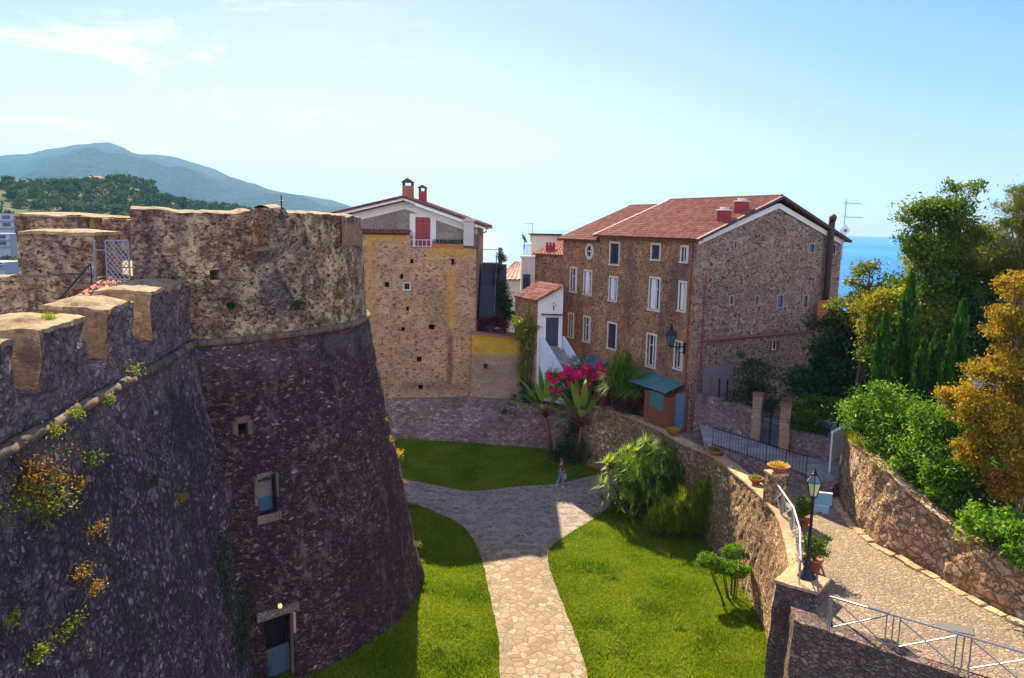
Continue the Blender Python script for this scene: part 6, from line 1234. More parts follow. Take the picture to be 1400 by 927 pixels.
for cx_, cz_, r in ((-1.35, .45, .36), (-.9, .8, .4), (-.2, .55, .42), (.25, 1.0, .38), (.75, .35, .42), (1.3, .75, .42), (-.75, -.2, .34), (.3, -.25, .38), (1.7, -.1, .36), (-1.95, .1, .34), (1.15, 1.2, .3), (-.1, -.75, .3), (-1.5, -.75, .26), (1.2, -.6, .32), (1.95, .6, .3), (-2.1, -.5, .22), (.8, -1.1, .24), (2.3, .25, .34), (2.5, -.4, .28), (.5, .65, .4), (-.55, .35, .4), (1.6, .35, .38), (1.9, -.75, .28), (-2.3, .5, .26)): P.append(blob((bg_.x+cx_, 52.15+rng.uniform(-.2, .2), bg_.z+cz_), (r, .5, r*.75), int(1000*r), .1))
P = np.concatenate(P); leaves('flowers', m_mag, P, .15, rng.normal(.5, .25, len(P)), mg, asp=.8)
P = blob((bg_.x-1.9, 52.2, bg_.z+.35), (.55, .4, .3), 320, .2); leaves('yellow_leaves', m_lfyel, P, .16, rng.normal(.6, .2, 320), mg)
def dracaena(base, heads, label, n=110, L=1.0):
    b = Vector(base); t_ = thing('dracaena', label, 'plant', b); mb = MB(); v, f, t = [], [], []
    for h in heads:
        c = Vector(h); mb.tube([b, b.lerp(c, .5)+Vector((.1, 0, 0)), c], [.11, .09, .07], 7)
        for k in range(n): blade(v, f, t, np.array(c)+rng.normal(0, .08, 3), rdir(-35, 88), L*rng.uniform(.7, 1.15), .07, .28, 4, rng.normal(.5, .22), wprof=lambda k: 1-k**1.5)
    mb.build('trunk', m_bark, t_, smooth=True); blades_obj('leaves', m_palm, v, f, t, t_)
q = PY(850, 506, 49.3); dracaena((q.x+.1, 49.4, 4.3), [(q.x, 49.3, q.z+.1), (q.x+.55, 49.4, q.z-.45), (q.x-.45, 49.2, q.z-.35), (q.x+1.15, 48.4, q.z-.75), (q.x+.1, 48.9, q.z-.95), (q.x+.6, 48.6, q.z-1.1), (q.x-.5, 49.2, q.z-1.1)], 'spiky green dracaena beside the teal canopy above red flowers', 230, 1.3)
q = PY(850, 500, 50.8); rd = thing('red_flowered_climber', 'climber with red orange flowers on the house front by the dracaena', 'climber', (q.x, 51.2, 5.0)); P = np.concatenate([blob((q.x+.15, 51.0, q.z+.75), (.5, .35, .25), 140, .2), blob((q.x+1.3, 50.3, q.z+.15), (.7, .3, .2), 110, .2), blob((q.x+2.3, 49.2, q.z-.25), (.5, .3, .15), 60, .2)]); leaves('flowers', m_redfl, P, .13, rng.random(len(P)), rd, asp=.7); P = np.concatenate([blob((q.x+.2, 51.0, q.z+.5), (.8, .4, .5), 500, .2), blob((q.x+1.5, 50.3, q.z-.1), (1.0, .35, .35), 420, .2)]); leaves('foliage', m_lfmid, P, .15, rng.normal(.55, .2, len(P)), rd)
q = PY(850, 548, 48.9); shrub('plum_shrub', 'dark plum leaved flowering shrub hanging over the wall below the dracaena', 'shrub', (q.x, 49.4, 4.3), [(q.x-.6, 49.6, q.z+.1, 1.0, .6, .8), (q.x+.6, 48.7, q.z-.1, .8, .6, .7)], 40, 2600, .32, .14, m_plum, extra=(('blossom', m_mag, 120, .12),))
# green bush and climbers left of the white house
q = PY(720, 460, 56.0); shrub('yellow_green_climber', 'bright yellow green climber tumbling beside the annex wall', 'climber', (q.x, 56.2, 4), [(q.x+.1, 56, q.z+.6, 1.2, .7, 1.1), (q.x+.3, 56, q.z-.9, .9, .6, 1.2), (q.x-.6, 56.2, q.z+.9, .7, .5, .6), (q.x-.1, 56, q.z-2.2, .6, .5, .8)], 60, 4300, .36, .16, m_lfyel, extra=(('blossom', m_yelfl, 90, .16),))
q = PY(722, 545, 56.0); shrub('shaded_ivy', 'dark ivy growing on the base wall under the yellow green climber', 'ivy', (q.x, 56.2, 3.0), [(q.x, 56.1, q.z+.6, 1.1, .5, 1.1), (q.x-.6, 56.2, q.z-.9, 1.4, .4, .7), (q.x+1.2, 55.6, q.z, 1.0, .5, 1.0)], 50, 3200, .34, .15, m_lfdark)
q = PY(684, 395, 62); shrub('dark_stair_climber', 'very dark climber covering the right side of the outside staircase', 'climber', (q.x, 62, 7.8), [(q.x-.05, 62.6, q.z+1.5, .45, .5, 1.6), (q.x+.2, 61.5, q.z-.4, .7, .7, 1.7), (q.x+.7, 60.5, q.z-2.2, .9, .8, 1.6)], 60, 4600, .34, .15, m_lfdark)
q = PY(672, 442, 57.6); shrub('purple_stair_shrub', 'dark reddish flowering shrub at the foot of the outside staircase', 'shrub', (q.x, 57.8, 8.0), [(q.x-.3, 57.8, q.z, .9, .5, .8), (q.x+.5, 58, q.z-.2, .7, .5, .7)], 36, 1900, .3, .13, m_plum, extra=(('blossom', m_mag, 60, .1),))
q = PY(793, 465, 56.5); shrub('thin_flowering_stems', 'thin airy stems with pale flowers against the brown house front', 'plant', (q.x, 55.0, 4.5), [(q.x-.2, 54.5, q.z-1.2, .7, .5, 1.2)], 22, 420, .25, .13, m_lfmid, extra=(('blossom', m_whitefl, 50, .12),), stems=14)
# ------------------------------------------------------------------ trees on the right
q = PY(1035, 520, 42.5); tree('feathery_tree', 'soft dark green tree in front of the speckled gable behind the gate', 'tree', (q.x, 42.8, 4.6), (q.x, 42.8, q.z+1.0), [(q.x, 42.8, q.z+.3, 1.3, 1.1, 1.5), (q.x-.7, 42.6, q.z-.9, 1.0, .9, .9), (q.x+.8, 42.8, q.z-1.2, 1.1, 1.0, 1.1)], 60, 6000, .45, .15, m_lfdark, .1, leafkw=dict(asp=.35))
q = PY(1112, 560, 38.5); shrub('blue_flowered_shrub', 'broad shrub with flat yellow green sprays and blue flowers right of the gate', 'shrub', (q.x, 38.8, 4.4), [(q.x-.6, 38.6, q.z, 1.1, .9, .9), (q.x+.7, 38.4, q.z+.2, 1.2, .9, .8), (q.x, 38.9, q.z-1.0, 1.4, .8, .6)], 50, 4600, .4, .16, m_lfmid, extra=(('blossom', m_bluefl, 110, .13),), squash=.45)
q = PY(1160, 470, 42); tree('dark_thicket_tree', 'dense dark tree in deep shade right of the speckled gable', 'tree', (q.x, 42, 5), (q.x+.2, 42, q.z+2.5), [(q.x-.5, 41.5, q.z, 2.0, 1.6, 2.0), (q.x-1.9, 41.3, q.z-1.7, 1.3, 1.2, 1.5), (q.x+1.4, 42, q.z+1.3, 2.0, 1.5, 1.8), (q.x+2.0, 42, q.z+2.3, 1.5, 1.2, 1.3), (q.x+3.8, 42, q.z+2.0, 1.7, 1.2, 1.3), (q.x-.4, 41, q.z-2.4, 2.2, 1.5, 1.6), (q.x+3.0, 42, q.z+.2, 2.4, 1.6, 2.6), (q.x+5.4, 42, q.z-.2, 2.4, 1.6, 2.4), (q.x+2.5, 41, q.z-2.4, 2.6, 1.5, 1.6)], 320, 56000, .62, .22, m_lfdark, .22)
q = PY(1185, 385, 40); tree('slender_mixed_tree', 'open branched tree with rusty tips rising beside the sea view', 'tree', (q.x, 40, 5), (q.x+.1, 40, q.z+1.0), [(q.x-.1, 40, q.z+.4, .9, .8, .9), (q.x+.5, 40, q.z-.9, 1.3, 1, .9), (q.x-1.0, 40, q.z-1.6, 1.2, .9, .8), (q.x+.2, 40, q.z-2.2, 1.9, .9, .9)], 60, 5600, .42, .17, m_lfmid, .1, lmat2=m_lfrust, f2=.12)
q = PY(1190, 420, 37); tree('yellowing_tree', 'small tree with yellowing leaves left of the cypresses', 'tree', (q.x, 37, 5), (q.x, 37, q.z), [(q.x+.3, 37, q.z, 1.1, .9, .5), (q.x+1.2, 37, q.z+.1, 1.1, .9, .9), (q.x+.5, 37, q.z-1.3, 1.1, .9, .9)], 60, 6500, .42, .16, m_lfyel, .09, lmat2=m_lfgold, f2=.3)
q = PY(1295, 345, 38); tree('tall_broad_tree', 'tall broad tree with bright sunlit top and open dark lower branches', 'tree', (q.x, 38, 7), (q.x, 38, q.z+2.0), [(q.x-.2, 38, q.z+1.6, 1.6, 1.4, .9), (q.x+1.1, 38, q.z+.7, 1.6, 1.4, .9), (q.x-1.1, 38, q.z+.4, 1.3, 1.2, .8), (q.x+.2, 38, q.z-.5, 2.1, 1.6, .9), (q.x+2.2, 38, q.z-.7, 1.2, 1.1, .8), (q.x-.4, 38, q.z-1.9, 2.0, 1.6, .8), (q.x+1.4, 38, q.z-2.4, 1.7, 1.5, .9), (q.x+3.2, 38, q.z-1.7, 1.5, 1.2, 1.0), (q.x+2.6, 38, q.z-.2, 1.0, 1, .6)], 150, 44000, .62, .18, m_lfmid, .2, limbs=30, squash=.65)
q = PY(1308, 262, 38.5); tree('leafy_shoots', 'loose compound leaved branches sticking out above the tall broad tree', 'tree', (q.x-.4, 38.6, 8), (q.x, 38.5, q.z+.3), [(q.x+.7, 38.5, q.z+.3, .9, .7, .35), (q.x-.2, 38.5, q.z+.25, .6, .6, .5), (q.x-1.3, 38.5, q.z-.7, .8, .6, .4), (q.x-2.1, 38.5, q.z-1.2, .7, .6, .4), (q.x-1.9, 38.5, q.z-2.4, .5, .5, .5), (q.x-.6, 38.5, q.z-.5, .9, .6, .4)], 42, 1500, .3, .2, m_lfmid, .07, limbs=40, leafkw=dict(asp=.42))
q = PY(1398, 290, 34); tree('pine_tree', 'pine with clumped yellow green needles at the upper right edge', 'tree', (q.x+.6, 34, 8), (q.x+.5, 34, q.z+1.2), [(q.x+.4, 34, q.z+.6, 1.2, 1.1, .6), (q.x+.1, 34, q.z+.1, 1.2, 1.0, .5), (q.x+.2, 34, q.z-2.2, 1.4, 1.0, .6), (q.x-.9, 34.5, q.z-2.0, .9, .8, .5), (q.x-.2, 34, q.z-.5, 1.0, .9, .45), (q.x+1.4, 34, q.z-.3, 1.2, 1.1, .7), (q.x-.7, 34, q.z-1.3, .7, .6, .35), (q.x+.6, 34, q.z-1.6, 1.2, 1.0, .5)], 120, 26000, .36, .18, m_pine, .17, limbs=40, leafkw=dict(asp=.14, up=.35))
q = PY(1262, 470, 36); tree('bright_thicket_tree', 'bright green leafy tree filling the space behind the cypresses', 'tree', (q.x, 36.5, 7), (q.x, 36.5, q.z+1.2), [(q.x-1.0, 36.6, q.z+1.2, 1.4, 1.0, 1.1), (q.x+.9, 36.6, q.z+1.0, 1.6, 1.0, 1.3), (q.x-.8, 36.6, q.z-.7, 2.2, 1.0, 1.3), (q.x+1.4, 36.6, q.z-.8, 2.0, 1.0, 1.3)], 130, 22000, .55, .17, m_lfmid, .14, lmat2=m_lfyel, f2=.2)
q = PY(1330, 455, 37); tree('shadowy_tree', 'dark shadowy tree between the cypresses and the golden tree', 'tree', (q.x, 37, 7), (q.x, 37, q.z+1.2), [(q.x, 37, q.z+.6, 2.2, 1.3, 1.4), (q.x-1.2, 36.5, q.z-1.3, 1.8, 1.2, 1.3), (q.x+1.6, 37, q.z-.6, 2.0, 1.3, 1.6)], 150, 26000, .6, .19, m_lfdark, .18)
def cypress(px, ytop, ybot, Y, r, label):
    a = PY(px, ytop, Y); bz = bank_z(a.x, Y); b = PY(px, ybot, Y); t_ = thing('cypress', label, 'tree', (a.x, Y, bz), 'slim cypresses above the garden wall'); h = a.z-bz; n = int(4200*h/5*r/.45); k = rng.random(n)**.9; z = bz+.2+k*(h-.25); rr_ = r*np.sqrt(np.clip(1-k**2.2, .0, 1))*(.85+.15*np.sin(k*40))*np.minimum(1, .5+k*4); an = rng.uniform(0, 6.28, n); q = rr_*np.sqrt(rng.uniform(.35, 1, n)); lob = (1+.3*np.sin(an*3+k*9))*(1+.35*np.array([nz((math.cos(a_)*1.3+px, math.sin(a_)*1.3, k_*h*1.6), 1.0) for a_, k_ in zip(an, k)])); P = np.stack([a.x+q*lob*np.cos(an), Y+q*lob*np.sin(an), z], 1); dirs = np.stack([np.cos(an)*.35, np.sin(an)*.35, np.ones(n)], 1)
    leaves('crown', m_lfcyp, P, .2, rng.normal(.48, .2, n)+.15*np.sin(an*3+k*9), t_, asp=.32, dirs=dirs); mb = MB(); mb.tube([(a.x, Y, bz-.2), (a.x, Y, bz+h*.8)], [.09, .02], 7); mb.build('trunk', m_bark, t_)
for px_, yt, Y, r, lab in ((1211, 424, 33.5, .42, 'leftmost slim dark cypress of the row above the garden wall'), (1247, 372, 34.5, .50, 'tallest cypress of the row, second from the left'), (1263, 462, 32, .36, 'short cypress, third from the left above the hedge'), (1283, 450, 32, .38, 'fourth cypress from the left with a pointed top'), (1318, 408, 32.8, .42, 'rightmost cypress of the row next to the golden tree'), (1300, 462, 31.2, .3, 'shortest thin cypress just left of the rightmost one')): cypress(px_, yt, 560, Y, r, lab)
# oleander hedge on the bank
HP = []; 
for px_, py_, Y, rx, rz in ((1180, 560, 32.2, .9, 1.0), (1205, 565, 31.3, 1.2, 1.2), (1235, 590, 30.2, 1.3, 1.3), (1270, 600, 29, 1.3, 1.3), (1290, 650, 27.2, 1.1, 1.0), (1255, 640, 28.3, 1.0, .8), (1215, 610, 30.2, .9, .8), (1320, 640, 27, 1.1, 1.0), (1300, 590, 28.5, 1.3, 1.1)): c = PY(px_, py_, Y); HP.append((c.x, c.y, c.z, rx, .9, rz))
ole = shrub('oleander_hedge', 'bright green oleander hedge with pale flowers growing over the garden wall', 'hedge', (HP[3][0], HP[3][1], 6.5), HP, 230, 30000, .42, .19, m_lfgreen, extra=(('blossom', m_whitefl, 280, .16),), leafkw=dict(asp=.3), stems=26)
HP2 = []
for px_, py_, Y, rx, rz in ((1345, 712, 24.2, .75, .6), (1375, 725, 23.2, .8, .65), (1400, 740, 22.3, .8, .7)): c = PY(px_, py_, Y); HP2.append((c.x, c.y, c.z, rx, .7, rz))
shrub('broad_leaved_bush', 'glossy green bush on the garden wall below the golden tree at the right edge', 'bush', (HP2[1][0], HP2[1][1], 6.2), HP2, 45, 3600, .32, .17, m_lfgreen, leafkw=dict(asp=.5))
v, f, t = [], [], []; dg = thing('dry_grass_tuft', 'dry yellowish grass along the far top of the garden wall', 'grass tuft', Q[1])
for k in range(420):
    s_ = rng.uniform(0, 1)**1.3; i = int(2+s_*18); p = qp[min(i, len(qp)-1)]; blade(v, f, t, (p.x+rng.uniform(0, .3), p.y+rng.uniform(-.2, .2), p.z-.02), rdir(35, 88), rng.uniform(.25, .6), .025, .3, 3, rng.normal(.5, .2))
blades_obj('blades', m_lfyel, v, f, t, dg)
# golden tree
GE = []
for px_, py_, Y, r in ((1385, 440, 27, 1.0), (1360, 500, 26.5, .95), (1400, 390, 27.5, .8), (1340, 555, 26, .95), (1400, 520, 26, 1.2), (1375, 590, 25.3, 1.0), (1330, 610, 25.8, .8), (1310, 545, 26.8, .7), (1405, 620, 24.6, .9), (1420, 470, 27, 1.2)): c = PY(px_, py_, Y); GE.append((c.x, c.y, c.z, r, r*.9, r*.85))
c = PY(1385, 640, 26); tree('golden_tree', 'golden leaved tree glowing in the sun at the right edge', 'tree', (c.x+.2, 26.4, bank_z(c.x, 26.4)), (c.x+.3, 26.8, GE[2][2]), GE, 230, 34000, .34, .12, m_lfgold, .13, lmat2=m_lfyel, f2=.22, limbs=60)
c = PY(1392, 665, 24.6); shrub('rust_leaved_shrub', 'rust coloured lower foliage below the golden tree at the right edge', 'shrub', (c.x, c.y, bank_z(c.x, c.y)), [(c.x-.5, c.y, c.z+.1, .8, .7, .45), (c.x+.5, c.y, c.z+.2, .8, .7, .6)], 30, 2300, .26, .11, m_lfrust)
# parked car glimpsed behind the golden tree
cc = PY(1376, 511, 33.5); cz = bank_z(cc.x, 33.5); car = thing('parked_car', 'pale blue car glimpsed through the golden tree', 'car', (cc.x, 33.5, cc.z-.95)); z0 = cc.z-.95; body = MB(); prof = [(-2.0, .35), (-2.0, .75), (-1.25, .92), (-.65, 1.38), (.85, 1.42), (1.5, .98), (2.05, .85), (2.05, .35)]
sec = lambda y, s_: [Vector((cc.x+x*s_, 33.5+y, z0+z)) for x, z in prof]; body.grid([sec(-.85, .98), sec(-.8, 1), sec(.8, 1), sec(.85, .98)], closed=True); body.add(sec(-.85, .98), [tuple(range(8))[::-1]]); body.add(sec(.85, .98), [tuple(range(8))]); body.build('body', plain('pale blue car paint', (.35, .45, .55), .25, .3), car, bevel=.04)
mb = MB(); mb.add([Vector((cc.x+x, 33.5-.86, z0+z)) for x, z in ((-1.05, .97), (-.6, 1.32), (.75, 1.35), (1.25, 1.0))], [(0, 1, 2, 3)]); mb.build('side_window', m_pane, car)
for x in (-1.3, 1.35):
    for y in (-.8, .8): mb = MB(); mb.tube([(cc.x+x, 33.5+y-.1, z0+.33), (cc.x+x, 33.5+y+.1, z0+.33)], .33, 18); mb.build('wheel', m_dark, car)
mb = MB(); mb.box((cc.x, 33.5, z0-.6), (6.5, 5, 1.2)); kind(mb.build('upper_road', m_cobble), 'structure')
# fern at the foot of the front wall
q = PZ(1085, 918, .3); v, f, t = [], [], []; fe = thing('fern', 'bright green fern growing at the foot of the shaded front wall', 'fern', (q.x, q.y, .0))
for k in range(26):
    d = np.array(rdir(15, 70)); L = rng.uniform(.7, 1.3); p = np.array([q.x, q.y+.1, .1]); 
    for j in range(14):
        kk = j/14; pp = p+d*L*kk-np.array([0, 0, .5])*kk*kk*L*.5; s = np.cross(d, [0, 0, 1.0]); s /= np.linalg.norm(s)
        for sg_ in (-1, 1): blade(v, f, t, pp, s*sg_+d*.5, .26*(1-kk*.8), .07, .15, 2, rng.normal(.55, .15))
blades_obj('fronds', m_lfgreen, v, f, t, fe)
# ------------------------------------------------------------------ wall plants on the castle
def tuft(name, label, c, nrm, n, r, size, mat, group=None, hang=.3, strands=0, cat='wall plant', r2=None):
    c = Vector(c); nrm = Vector(nrm).normalized(); t_ = thing(name, label, cat, c, group); C = np.array(c)+np.array(nrm)*r*.3+rng.normal(size=(n, 3))*np.array(r2 or (r, r, r*.7))*.55; C[:, 2] -= hang*r*rng.random(n); leaves('foliage', mat, C, size, rng.normal(.5, .22, n), t_, asp=.4)
    if strands:
        mb = MB()
        for k in range(strands): d = Vector((random.uniform(-.3, .3), random.uniform(-1, 1), random.uniform(-.6, .4)))*r*1.5; mb.tube([c, c+d*.5+nrm*r*.3, c+d-up*r*.4], [.012, .008, .004], 4)
        mb.build('twigs', m_dry, t_)
cn = Vector((1, .1, .2)); ch_ = lambda x, y: curtain_hit(x, y)
def tn(p): return Vector((p.x-TC[0], p.y-TC[1], 1.5))
tuft('trailing_caper', 'large trailing caper with orange and green leaves at the left edge of the curtain wall', ch_(35, 645), cn, 480, .6, .07, m_lfrust, strands=34, r2=(.35, .9, .45)); tuft('trailing_caper', 'green patch of trailing leaves inside the orange caper plant', ch_(28, 668), cn, 420, .6, .07, m_lfmid, strands=20, r2=(.3, .8, .4))
tuft('trailing_caper', 'thin yellow leaved plant trailing below the large orange caper', ch_(60, 690), cn, 260, .4, .07, m_lfyel, strands=14, r2=(.2, .7, .25)); tuft('wall_sprig', 'small green sprig with red tips on the curtain wall under the cordon', ch_(117, 625), cn, 200, .24, .07, m_lfgreen, strands=5)
for x, y, r, lab in ((88, 570, .16, 'yellow stonecrop tuft on the cordon nearest the camera'), (137, 549, .15, 'yellow stonecrop tuft in a gap of the cordon'), (172, 510, .2, 'yellow flowered plant on the cordon near the bastion corner'), (60, 594, .15, 'brown and yellow tuft where the cordon stones are missing')): tuft('stonecrop', lab, ch_(x, y)+Vector((.15, 0, .1)), cn, 170, r, .06, m_lfyel, 'yellow stonecrop on the cordon')
for x, y, r, m_, lab in ((127, 722, .2, m_dry, 'round ochre tuft in the middle of the curtain wall'), (102, 785, .24, m_dry, 'long straw coloured plant low on the curtain wall'), (126, 803, .18, m_dry, 'small straw coloured plant right of the long one on the curtain wall'), (88, 856, .26, m_lfyel, 'green and yellow sprig low on the curtain wall'), (48, 892, .2, m_lfyel, 'yellow plant close to the lower left corner of the curtain wall'), (10, 845, .16, m_lfyel, 'tiny yellow plant at the left edge of the curtain wall'), (103, 660, .16, m_dry, 'brown dry tuft right of the trailing caper'), (75, 655, .16, m_dry, 'ochre dry tuft just under the trailing caper'), (245, 680, .2, m_dry, 'rusty dry tuft near the bastion corner'), (205, 660, .2, m_lfdark, 'dark green tuft high on the curtain wall')): tuft('dry_wall_plant', lab, ch_(x, y), cn, 190, r, .065, m_, 'plants in the curtain wall', strands=8, r2=(r*.6, r*1.6, r*.7))
for i in range(8):
    x, y = 285+i*8+random.uniform(-14, 14), 740+i*24+random.uniform(-10, 10); p = ch_(x, y); tuft('corner_ivy', 'dark ivy hanging in the corner between curtain wall and bastion', p, cn, 260, .5, .10, m_lfdark, 'ivy in the bastion corner', hang=1.0, r2=(.3, .6, .7), cat='ivy')
def th_(x, y, rf=scarpR): return tower_hit(x, y, rf)[0]
par = lambda z: 8.2
for x, y, r, m_, lab in ((405, 415, .26, m_lfdark, 'green bushy plant rooted in the bastion parapet'), (462, 402, .2, m_dry, 'grey brown dead tuft near the right end of the bastion parapet'), (316, 417, .13, m_lfdark, 'small dark tuft under the square loophole'), (232, 383, .24, m_lfdark, 'dark spiky tuft at the left end of the bastion parapet')):
    p = th_(x, y, par); tuft('parapet_plant', lab, p, tn(p), 330, r, .08, m_, 'plants on the bastion parapet', strands=6)
for x, y, r, m_, lab in ((524, 573, .14, m_lfgold, 'uppermost golden tuft on the right edge of the bastion foot'), (530, 600, .18, m_dry, 'straw tuft under the uppermost golden tuft of the bastion edge'), (546, 619, .2, m_yelfl, 'bright yellow tuft halfway down the right edge of the bastion'), (556, 660, .13, m_lfgold, 'small golden tuft below the bright yellow one on the bastion edge'), (572, 744, .2, m_lfyel, 'yellow green tuft low on the right edge of the bastion'), (578, 768, .15, m_lfyel, 'lowest small tuft on the right edge of the bastion foot')):
    k = 0
    while True:
        p = th_(x-k, y)
        if (p-Vector(CAM)).length < 45: break
        k += 1
    tuft('scarp_plant', lab, p, tn(p), 220, r, .07, m_, 'sunlit tufts on the bastion edge')
q = ch_(82, 447)
p = PL(82, 446, PA, PB); v, f, t = [], [], []; mt = thing('merlon_grass', 'grey green grass tuft growing on top of the second nearest merlon', 'grass tuft', (xo(p[0])-.3, p[0], 14.0))
for k in range(260): blade(v, f, t, (xo(p[0])-.3+rng.normal(0, .07), p[0]+rng.normal(0, .09), 13.98), rdir(25, 85), rng.uniform(.06, .17), .009, .3, 3, rng.normal(.5, .2))
blades_obj('blades', m_olive, v, f, t, mt)
# ------------------------------------------------------------------ weeds on the lawn
for i, (x, y, s_) in enumerate(((615, 805, .5), (655, 800, .4), (640, 860, .35), (806, 780, .35), (838, 790, .4), (850, 890, .8), (880, 830, .4), (820, 845, .3), (600, 900, .3), (815, 705, .5), (930, 860, .3))):
    p = PZ(x, y, 0); z = zl(p.x, p.y); n = int(520*s_); a = rng.uniform(0, 6.28, n); r = np.abs(rng.normal(0, .5, n))*s_*(1.1+.5*np.sin(a*3+i)+.3*np.sin(a*5+2*i)); P = np.stack([p.x+r*np.cos(a), p.y+r*np.sin(a), z+.05+.05*rng.random(n)], 1); t_ = thing('weed_patch', 'darker leafy weed patch growing in the sunny lawn', 'weeds', (p.x, p.y, z), 'weed patches in the lawn'); leaves('leaves', m_lfmid, P, .08, rng.normal(.7, .2, n), t_, asp=.6)

# low ground cover on the garden bank
n = 60000; X = rng.uniform(13, 40, n); Y = rng.uniform(14, 46, n); PB = BK+[(44, 10), (44, 46), (26, 50), (20, 40), (17, 38)]; k = arr_inpoly(X, Y, PB); X, Y = X[k], Y[k]; qx = np.array([[p.x, p.y, p.z] for p in qp[::4]]); dist = np.sqrt(((X[:, None]-qx[None, :, 0])**2+(Y[:, None]-qx[None, :, 1])**2)); im = dist.argmin(1); dm = dist.min(1); Z = qx[im, 2]-.12+np.minimum(4.2, .36*np.maximum(0, dm-.5))+.1+.12*rng.random(len(X))
kind(leaves('undergrowth', m_lfmid, np.stack([X, Y, Z], 1), .3, rng.normal(.45, .22, len(X)), None, asp=.45, up=.3), 'stuff')
HAZE = 9.0e-5
# ------------------------------------------------------------------ walking person
pb = PZ(766, 666, 0); pz_ = zl(pb.x, pb.y)+.03; per = thing('person', 'person in dark top and pale jeans walking on the path with a bag', 'person', (pb.x, pb.y, pz_))
def skin_obj(name, V, E, R, mat, parent, root=0, sub=1):
    me = bpy.data.meshes.new(name); me.from_pydata([(pb.x*0+x, y, z) for x, y, z in V], E, []); me.materials.append(mat); o = link_mesh(name, me, parent); m = o.modifiers.new('skin', 'SKIN'); m.use_smooth_shade = True
    if not me.skin_vertices: 
        bpy.context.view_layer.objects.active = o
    sv_ = me.skin_vertices[0].data
    for i, r in enumerate(R): sv_[i].radius = (r, r) if not isinstance(r, tuple) else r; sv_[i].use_root = (i == root)
    s_ = o.modifiers.new('sub', 'SUBSURF'); s_.levels = sub; s_.render_levels = sub; return o
# facing +x a little towards the camera, mid stride
V = [(0, 0, .95), (0, 0, 1.12), (.02, 0, 1.38), (.03, 0, 1.50), (.05, 0, 1.62), (.06, 0, 1.72),
     (0, -.10, .92), (.16, -.11, .50), (.10, -.11, .09), (.24, -.12, .05),
     (0, .10, .92), (-.06, .11, .50), (-.26, .11, .12), (-.13, .11, .05),
     (.02, -.19, 1.42), (-.06, -.24, 1.15), (.06, -.25, .92), (.02, .19, 1.42), (.04, .25, 1.15), (.20, .25, .98)]
E_ = [(0, 1), (1, 2), (2, 3), (3, 4), (4, 5), (0, 6), (6, 7), (7, 8), (8, 9), (0, 10), (10, 11), (11, 12), (12, 13), (2, 14), (14, 15), (15, 16), (2, 17), (17, 18), (18, 19)]
R = [.13, .12, (.15, .11), .06, .09, .075, .085, .06, .042, .035, .085, .06, .042, .035, .06, .045, .03, .06, .045, .03]
for hb in (16, 19):
    bx_, by_, bz_ = V[hb]; sd = -1 if hb == 16 else 1; pi_ = len(V); V.append((bx_+.03, by_, bz_-.07)); R.append(.028); E_.append((hb, pi_))
    for k, (dx, ln) in enumerate(((-.03, .07), (-.01, .085), (.01, .08), (.03, .065))): i = len(V); V += [(bx_+.03+dx, by_, bz_-.11), (bx_+.035+dx, by_-sd*.015, bz_-.11-ln*.6)]; R += [.009, .008]; E_ += [(pi_, i), (i, i+1)]
    i = len(V); V += [(bx_+.075, by_-sd*.02, bz_-.08), (bx_+.085, by_-sd*.03, bz_-.115)]; R += [.010, .009]; E_ += [(pi_, i), (i, i+1)]
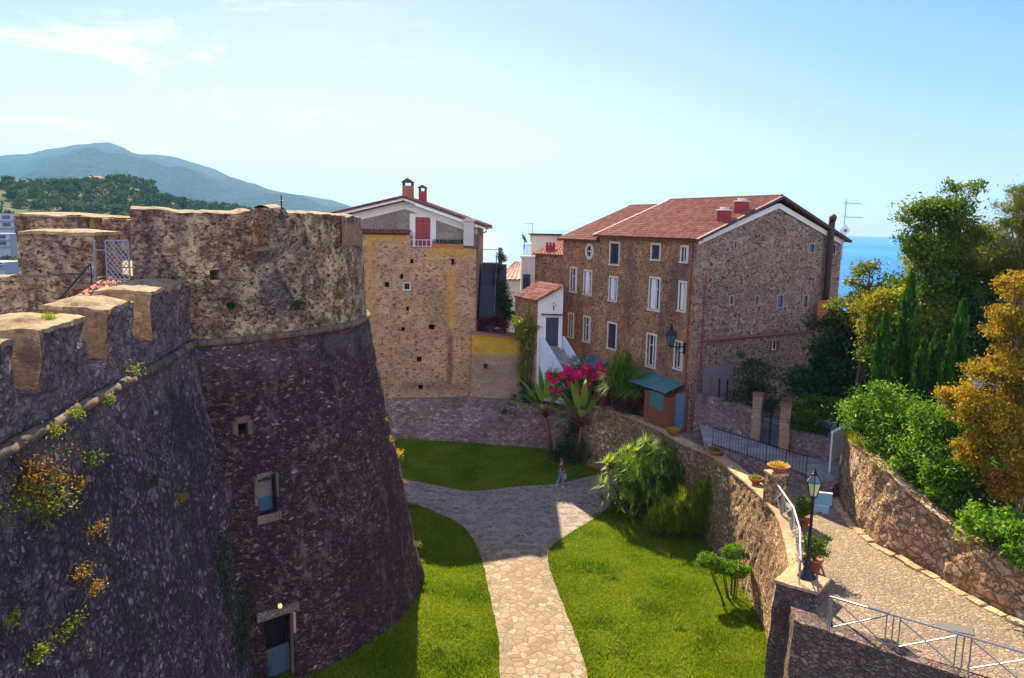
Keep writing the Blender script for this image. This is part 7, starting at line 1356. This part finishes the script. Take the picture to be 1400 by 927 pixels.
try:
    m_skin = plain('sunned skin', (.46, .22, .14), .6)
    skin_obj('body', V, E_, R, m_skin, per)
    tv = [V[i] for i in (0, 1, 2, 14, 17)]; tv += [tuple(np.array(V[14])*.5+np.array(V[15])*.5), tuple(np.array(V[17])*.5+np.array(V[18])*.5)]
    skin_obj('dark_top', tv, [(0, 1), (1, 2), (2, 3), (2, 4), (3, 5), (4, 6)], [.15, .14, (.17, .13), .075, .075, .062, .062], plain('dark top', (.015, .015, .02), .8), per)
    jv = [V[i] for i in (0, 6, 7, 8, 10, 11, 12)]; skin_obj('jeans', jv, [(0, 1), (1, 2), (2, 3), (0, 4), (4, 5), (5, 6)], [.145, .105, .08, .065, .105, .08, .065], plain('pale blue jeans', (.16, .22, .33), .85), per)
    for a, b in ((8, 9), (12, 13)): q0, q1 = np.array(V[a]), np.array(V[b]); skin_obj('shoe', [tuple(q0-np.array([.03, 0, .03])), tuple((q0+q1)/2-np.array([0, 0, .03])), tuple(q1-np.array([0, 0, .005]))], [(0, 1), (1, 2)], [.05, .05, .04], m_white, per)
    hb_ = MB(); tmp = MB(); tmp.lathe([(.01, -.1), (.085, -.06), (.112, .02), (.105, .07), (.06, .12), (.01, .135)], (0, 0, 0), 12); hb_.add([Vector((p[0]*1.0+.025, p[1]*.95, p[2]+1.69)) for p in tmp.v], tmp.f); o = hb_.build('hair', plain('reddish hair', (.20, .06, .03), .6), None, smooth=True); o.parent = per
    fc = MB(); fc.lathe([(.004, -.02), (.016, 0), (.004, .03)], (.145, 0, 1.66), 6)
    o = fc.build('nose', m_skin, None, smooth=True); o.parent = per
    for sy in (-1, 1):
        e = MB(); e.lathe([(.003, -.012), (.012, 0), (.003, .012)], (.128, sy*.033, 1.69), 6); o = e.build('eye', m_dark, None); o.parent = per; e = MB(); e.lathe([(.006, -.03), (.016, 0), (.006, .03)], (.05, sy*.098, 1.67), 6); o = e.build('ear', m_skin, None); o.parent = per
    e = MB(); e.box((.128, 0, 1.615), (.02, .045, .01)); o = e.build('mouth', m_ochstone, None); o.parent = per
except Exception as ex_:
    print('PERSON', ex_)
bgx = thing('hand_bag', 'pale blue shopping bag held by the walking person', 'bag', (pb.x+.26, pb.y+.25, pz_+.5)); mb = MB(); c = Vector((pb.x+.24, pb.y+.25, pz_+.60)); mb.hexa([c+Vector((sx*.17, sy*.06, -.2)) for sx, sy in ((-1, -1), (1, -1), (1, 1), (-1, 1))]+[c+Vector((sx*.14, sy*.03, .17)) for sx, sy in ((-1, -1), (1, -1), (1, 1), (-1, 1))]); mb.build('sack', plain('pale blue bag', (.25, .33, .42), .6), bgx, bevel=.03); mb = MB(); mb.tube([c+Vector((-.1, 0, .16)), c+Vector((-.03, 0, .29)), c+Vector((.03, 0, .29)), c+Vector((.1, 0, .16))], .01, 5); mb.build('handle', m_bluegrey, bgx)
# ------------------------------------------------------------------ overhead wire
mb = MB(); a = PY(650, 380, 57.3); b = PY(740, 400, 56); pts = [a.lerp(b, k/10)-up*(.5*math.sin(math.pi*k/10)) for k in range(11)]; mb.tube(pts, .012, 4); tag(mb.build('overhead_wire', m_iron, None), 'thin dark wire hanging from the tall house towards the small white house', 'wire')
# ------------------------------------------------------------------ haze
hz = MB(); X0, Y0, Y1, ZT = 9300, -9300, 9300, 500; hz.box((0, 0, (ZT-38)/2), (2*X0, Y1-Y0, ZT+38)); 
s = SH('haze'); vol = s.n('VolumePrincipled', {'Color': (.26, .58, 1.0, 1), 'Density': HAZE, 'Anisotropy': 0.2}); s.nt.links.new(vol.outputs[0], s.out.inputs['Volume'])
o = hz.build('haze', s.mat); o['kind'] = 'stuff'
